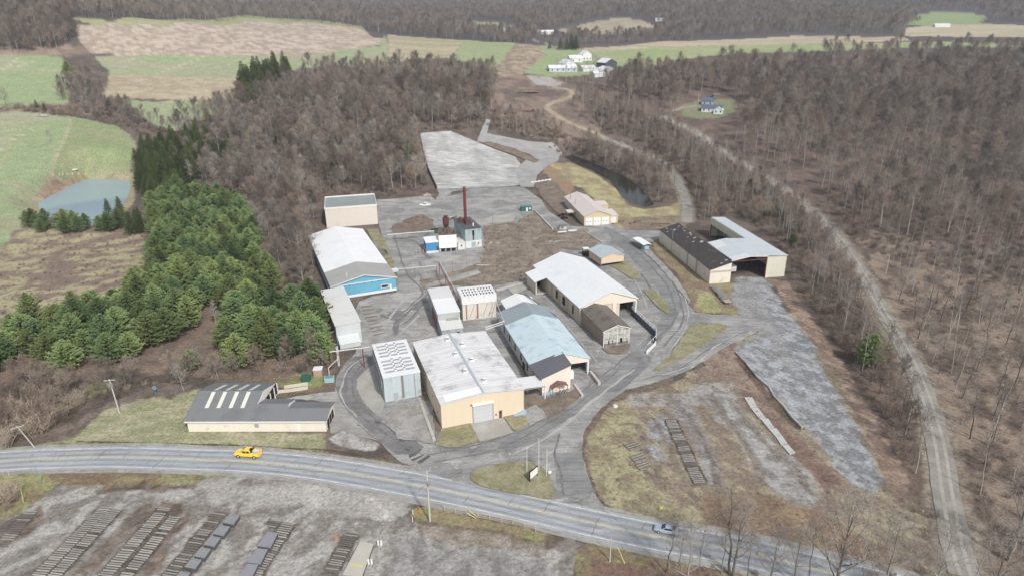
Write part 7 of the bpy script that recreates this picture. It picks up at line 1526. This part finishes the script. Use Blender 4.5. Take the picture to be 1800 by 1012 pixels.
brush([(180,190),(230,195),(300,238),(260,240),(200,220)], 4, 37, .6, 1.2); brush([(870,185),(960,225),(1060,256),(1150,292),(1190,350),(1160,358),(1110,318),(1040,286),(960,250),(865,225)], 3.2, 38, .5, 1.0, [CREEK, GLX])
brush([(-80,190),(100,186),(200,192),(255,222),(180,215),(40,196)], 4, 39, .6, 1.3); brush([(850,400),(932,380),(985,408),(1045,415),(1030,436),(985,438),(940,475),(925,490),(860,503),(840,470),(850,440)], 2.6, 40, .12, .30); brush([(1100,700),(1290,610),(1480,720),(1590,880),(1500,960),(1230,935),(1070,880),(1040,780)], 4.5, 48, .1, .24, [GRX1, GRX2]); brush([(0,450),(80,410),(262,402),(270,430),(225,510),(0,578),(-60,560)], 4, 49, .15, .35); brush([(1600,880),(1640,900),(1640,960),(1590,920)], 3, 41, .4, .8)
brush([(1480,970),(1700,1020),(1760,1060),(1500,1060)], 3.4, 42, .4, .8, [DRX]); brush([(0,860),(30,870),(15,900),(-60,910)], 2.4, 43, .5, .9); brush([(1360,430),(1390,440),(1400,500),(1385,490)], 3, 46, .5, 1.0); brush([(1250,985),(1345,1012),(1420,1030),(1400,1060),(1200,1040)], 3, 47, .25, .5)
gnscatter('brush', 'tangled brown brush and undergrowth on the wood floors', 'brush', [b[0] for b in BP], [R.random()*6.28 for _ in BP], [b[1] for b in BP], [R.randrange(4) for _ in BP], shs)
# ------------------------------------------------------------------ evergreens
def pines(poly, sp, seed, label, group, kinds=PINE, s0=.8, s1=1.12, name='white_pine', px=True):
    P = scatter(poly, sp, seed=seed, px=px)
    for p in P: plant(name, R.choice(kinds), p, R.random()*6.28, R.uniform(s0, s1), label, 'pine' if name == 'white_pine' else 'spruce', group)
    return len(P)
c = pines([(266,368),(305,352),(390,354),(440,390),(452,432),(450,470),(480,485),(488,515),(480,545),(420,560),(372,548),(350,520),(300,520),(235,545),(232,530),(268,508),(270,450),(268,400)], 6.1, 51, 'green pine in the upper broad part of the pine belt below the pond', 'pines of the upper belt')
c += pines([(-60,625),(0,610),(70,580),(130,558),(225,538),(300,520),(345,545),(350,592),(310,605),(270,608),(240,638),(200,648),(120,655),(60,650),(0,668),(-60,685)], 6.6, 52, 'green pine in the left arm of the pine belt', 'pines of the left arm')
c += pines([(388,590),(420,556),(480,545),(540,545),(575,570),(585,612),(570,640),(520,632),(460,640),(415,655),(395,640)], 6.8, 53, 'green pine in the clump behind the narrow white shed', 'pines of the clump by the shed', s0=.85, s1=1.2)
c += pines([(48,408),(130,412),(215,410),(216,402),(130,403),(48,399)], 4.8, 54, 'green pine in the row along the near bank of the pond', 'pines of the pond row', s0=.6, s1=.85)
c += pines([(225,405),(262,395),(258,412),(230,414)], 5, 55, 'dark spruce at the right end of the pond row', 'spruces of the pond row', SPR, .7, .95, 'spruce')
c += pines([(242,305),(255,268),(300,256),(385,256),(412,282),(360,296),(325,340),(300,362),(258,362),(250,335)], 5.6, 56, 'dark spruce in the dense block above the pine belt', 'spruces of the dense block', SPR, .75, 1.1, 'spruce')
c += pines([(414,186),(430,158),(470,138),(508,128),(514,142),(478,168),(448,188)], 6.0, 57, 'dark spruce in the tall row at the top of the left wood', 'spruces of the hilltop row', SPR, 1.0, 1.4, 'spruce')
print('PINES', c)
for (u_, v_), k_, s_, lb, kd_ in (((65,190),0,.42,'left of two small round evergreens in the field corner',SPR),((79,194),0,.36,'right of two small round evergreens in the field corner',SPR),((122,140),4,1.1,'tall pine with a dark top in the hedge of the left field',PINE),((223,196),2,.6,'low green pine at the hedge end beside the tan plot',PINE),((193,186),2,.5,'small green pine in the hedge left of the tan plot',PINE),
    ((492,262),0,.9,'bright green pine standing alone in the left wood',PINE),((722,278),1,.85,'green pine at the left edge of the pale rear lot',PINE),((672,318),0,.8,'dark green pine in the wood beside the rear lot',PINE),((585,310),3,.75,'narrow green pine deep in the left wood',PINE),((585,160),0,.8,'left of three evergreen tops deep in the left wood',PINE),((603,162),1,.7,'middle of three evergreen tops deep in the left wood',PINE),((618,160),3,.8,'right of three evergreen tops deep in the left wood',PINE),
    ((724,122),0,.9,'left of two dark evergreen tops at the back of the left wood',PINE),((735,122),2,.9,'right of two dark evergreen tops at the back of the left wood',PINE),((1528,645),1,.85,'bright green pine between the gravel yard and the dirt road',PINE),((1356,385),0,.55,'small green pine in the wood above the metal shed',PINE),((1392,432),3,.5,'small green pine right of the metal shed',PINE),((1520,190),2,.7,'left evergreen crown in the right wood',PINE),((1565,180),2,.7,'middle evergreen crown in the right wood',PINE),((1615,190),0,.8,'largest evergreen crown in the right wood',PINE),((1640,178),2,.7,'right evergreen crown in the right wood',PINE),
    ((985,88),0,.9,'leftmost dark spruce of the group behind the far farm',SPR),((996,88),1,1.0,'second dark spruce of the group behind the far farm',SPR),((1004,87),2,1.1,'tallest dark spruce of the group behind the far farm',SPR),((1012,88),0,1.1,'rightmost dark spruce of the group behind the far farm',SPR),((966,86),0,.6,'small dark spruce left of the group behind the far farm',SPR),((1177,42),2,1.4,'large dark evergreen in the far wood beside the tiny pale house',SPR),((338,650),1,.55,'dark low pine at the left of the lawn edge shrubs',PINE),((196,396),2,.8,'pointed dark spruce at the pond edge',SPR),((215,388),0,.85,'taller pointed dark spruce at the pond edge',SPR)):
    plant('evergreen', kd_[k_ % len(kd_)], G(u_, v_), R.random()*6, s_, lb, 'evergreen')
# ------------------------------------------------------------------ light
w = bpy.data.worlds.new('World'); SC.world = w; w.use_nodes = True; nt = w.node_tree
sk = nt.nodes.new('ShaderNodeTexSky'); sk.sky_type = 'NISHITA'; sk.sun_disc = False
EL, AZ = radians(43), radians(152)
sk.sun_elevation = EL; sk.sun_rotation = AZ; sk.air_density = 1.2; sk.dust_density = 2.5; sk.ozone_density = 1.0
hs_ = nt.nodes.new('ShaderNodeHueSaturation'); hs_.inputs['Saturation'].default_value = .38; nt.links.new(sk.outputs[0], hs_.inputs['Color']); nt.links.new(hs_.outputs[0], nt.nodes['Background'].inputs[0]); nt.nodes['Background'].inputs[1].default_value = .11
sl_ = bpy.data.lights.new('sun', 'SUN'); sl_.energy = 2.7; sl_.angle = radians(4); sl_.color = (1, .975, .94)
so = bpy.data.objects.new('sun', sl_); COL.objects.link(so); so.location = (0, 0, 300)
so.rotation_euler = Vector((sin(AZ)*cos(EL), cos(AZ)*cos(EL), sin(EL))).to_track_quat('Z', 'Y').to_euler()
# air
hz_ = MB().box(-3800, 3800, -300, 5600, -6, 420); hm = bpy.data.materials.new('haze'); hm.use_nodes = True; nt = hm.node_tree; nt.nodes.clear()
pv = nt.nodes.new('ShaderNodeVolumePrincipled'); pv.inputs['Color'].default_value = (.80, .86, 1.0, 1); pv.inputs['Density'].default_value = HAZE = .00016; pv.inputs['Anisotropy'].default_value = .2
om = nt.nodes.new('ShaderNodeOutputMaterial'); nt.links.new(pv.outputs[0], om.inputs['Volume'])
if HAZE > 0: ho = hz_.build('haze', hm); ho['kind'] = 'stuff'
SC.view_settings.view_transform = 'Standard'; SC.view_settings.look = 'None'; SC.view_settings.gamma = 1; SC.view_settings.exposure = 0.30
SC.cycles.max_bounces = 4; SC.cycles.diffuse_bounces = 2; SC.cycles.glossy_bounces = 2; SC.cycles.transparent_max_bounces = 4; SC.cycles.volume_bounces = 0
SC.cycles.use_denoising = True; SC.cycles.denoiser = 'OPENIMAGEDENOISE'; SC.cycles.denoising_input_passes = 'RGB_ALBEDO_NORMAL'; SC.cycles.denoising_prefilter = 'ACCURATE'
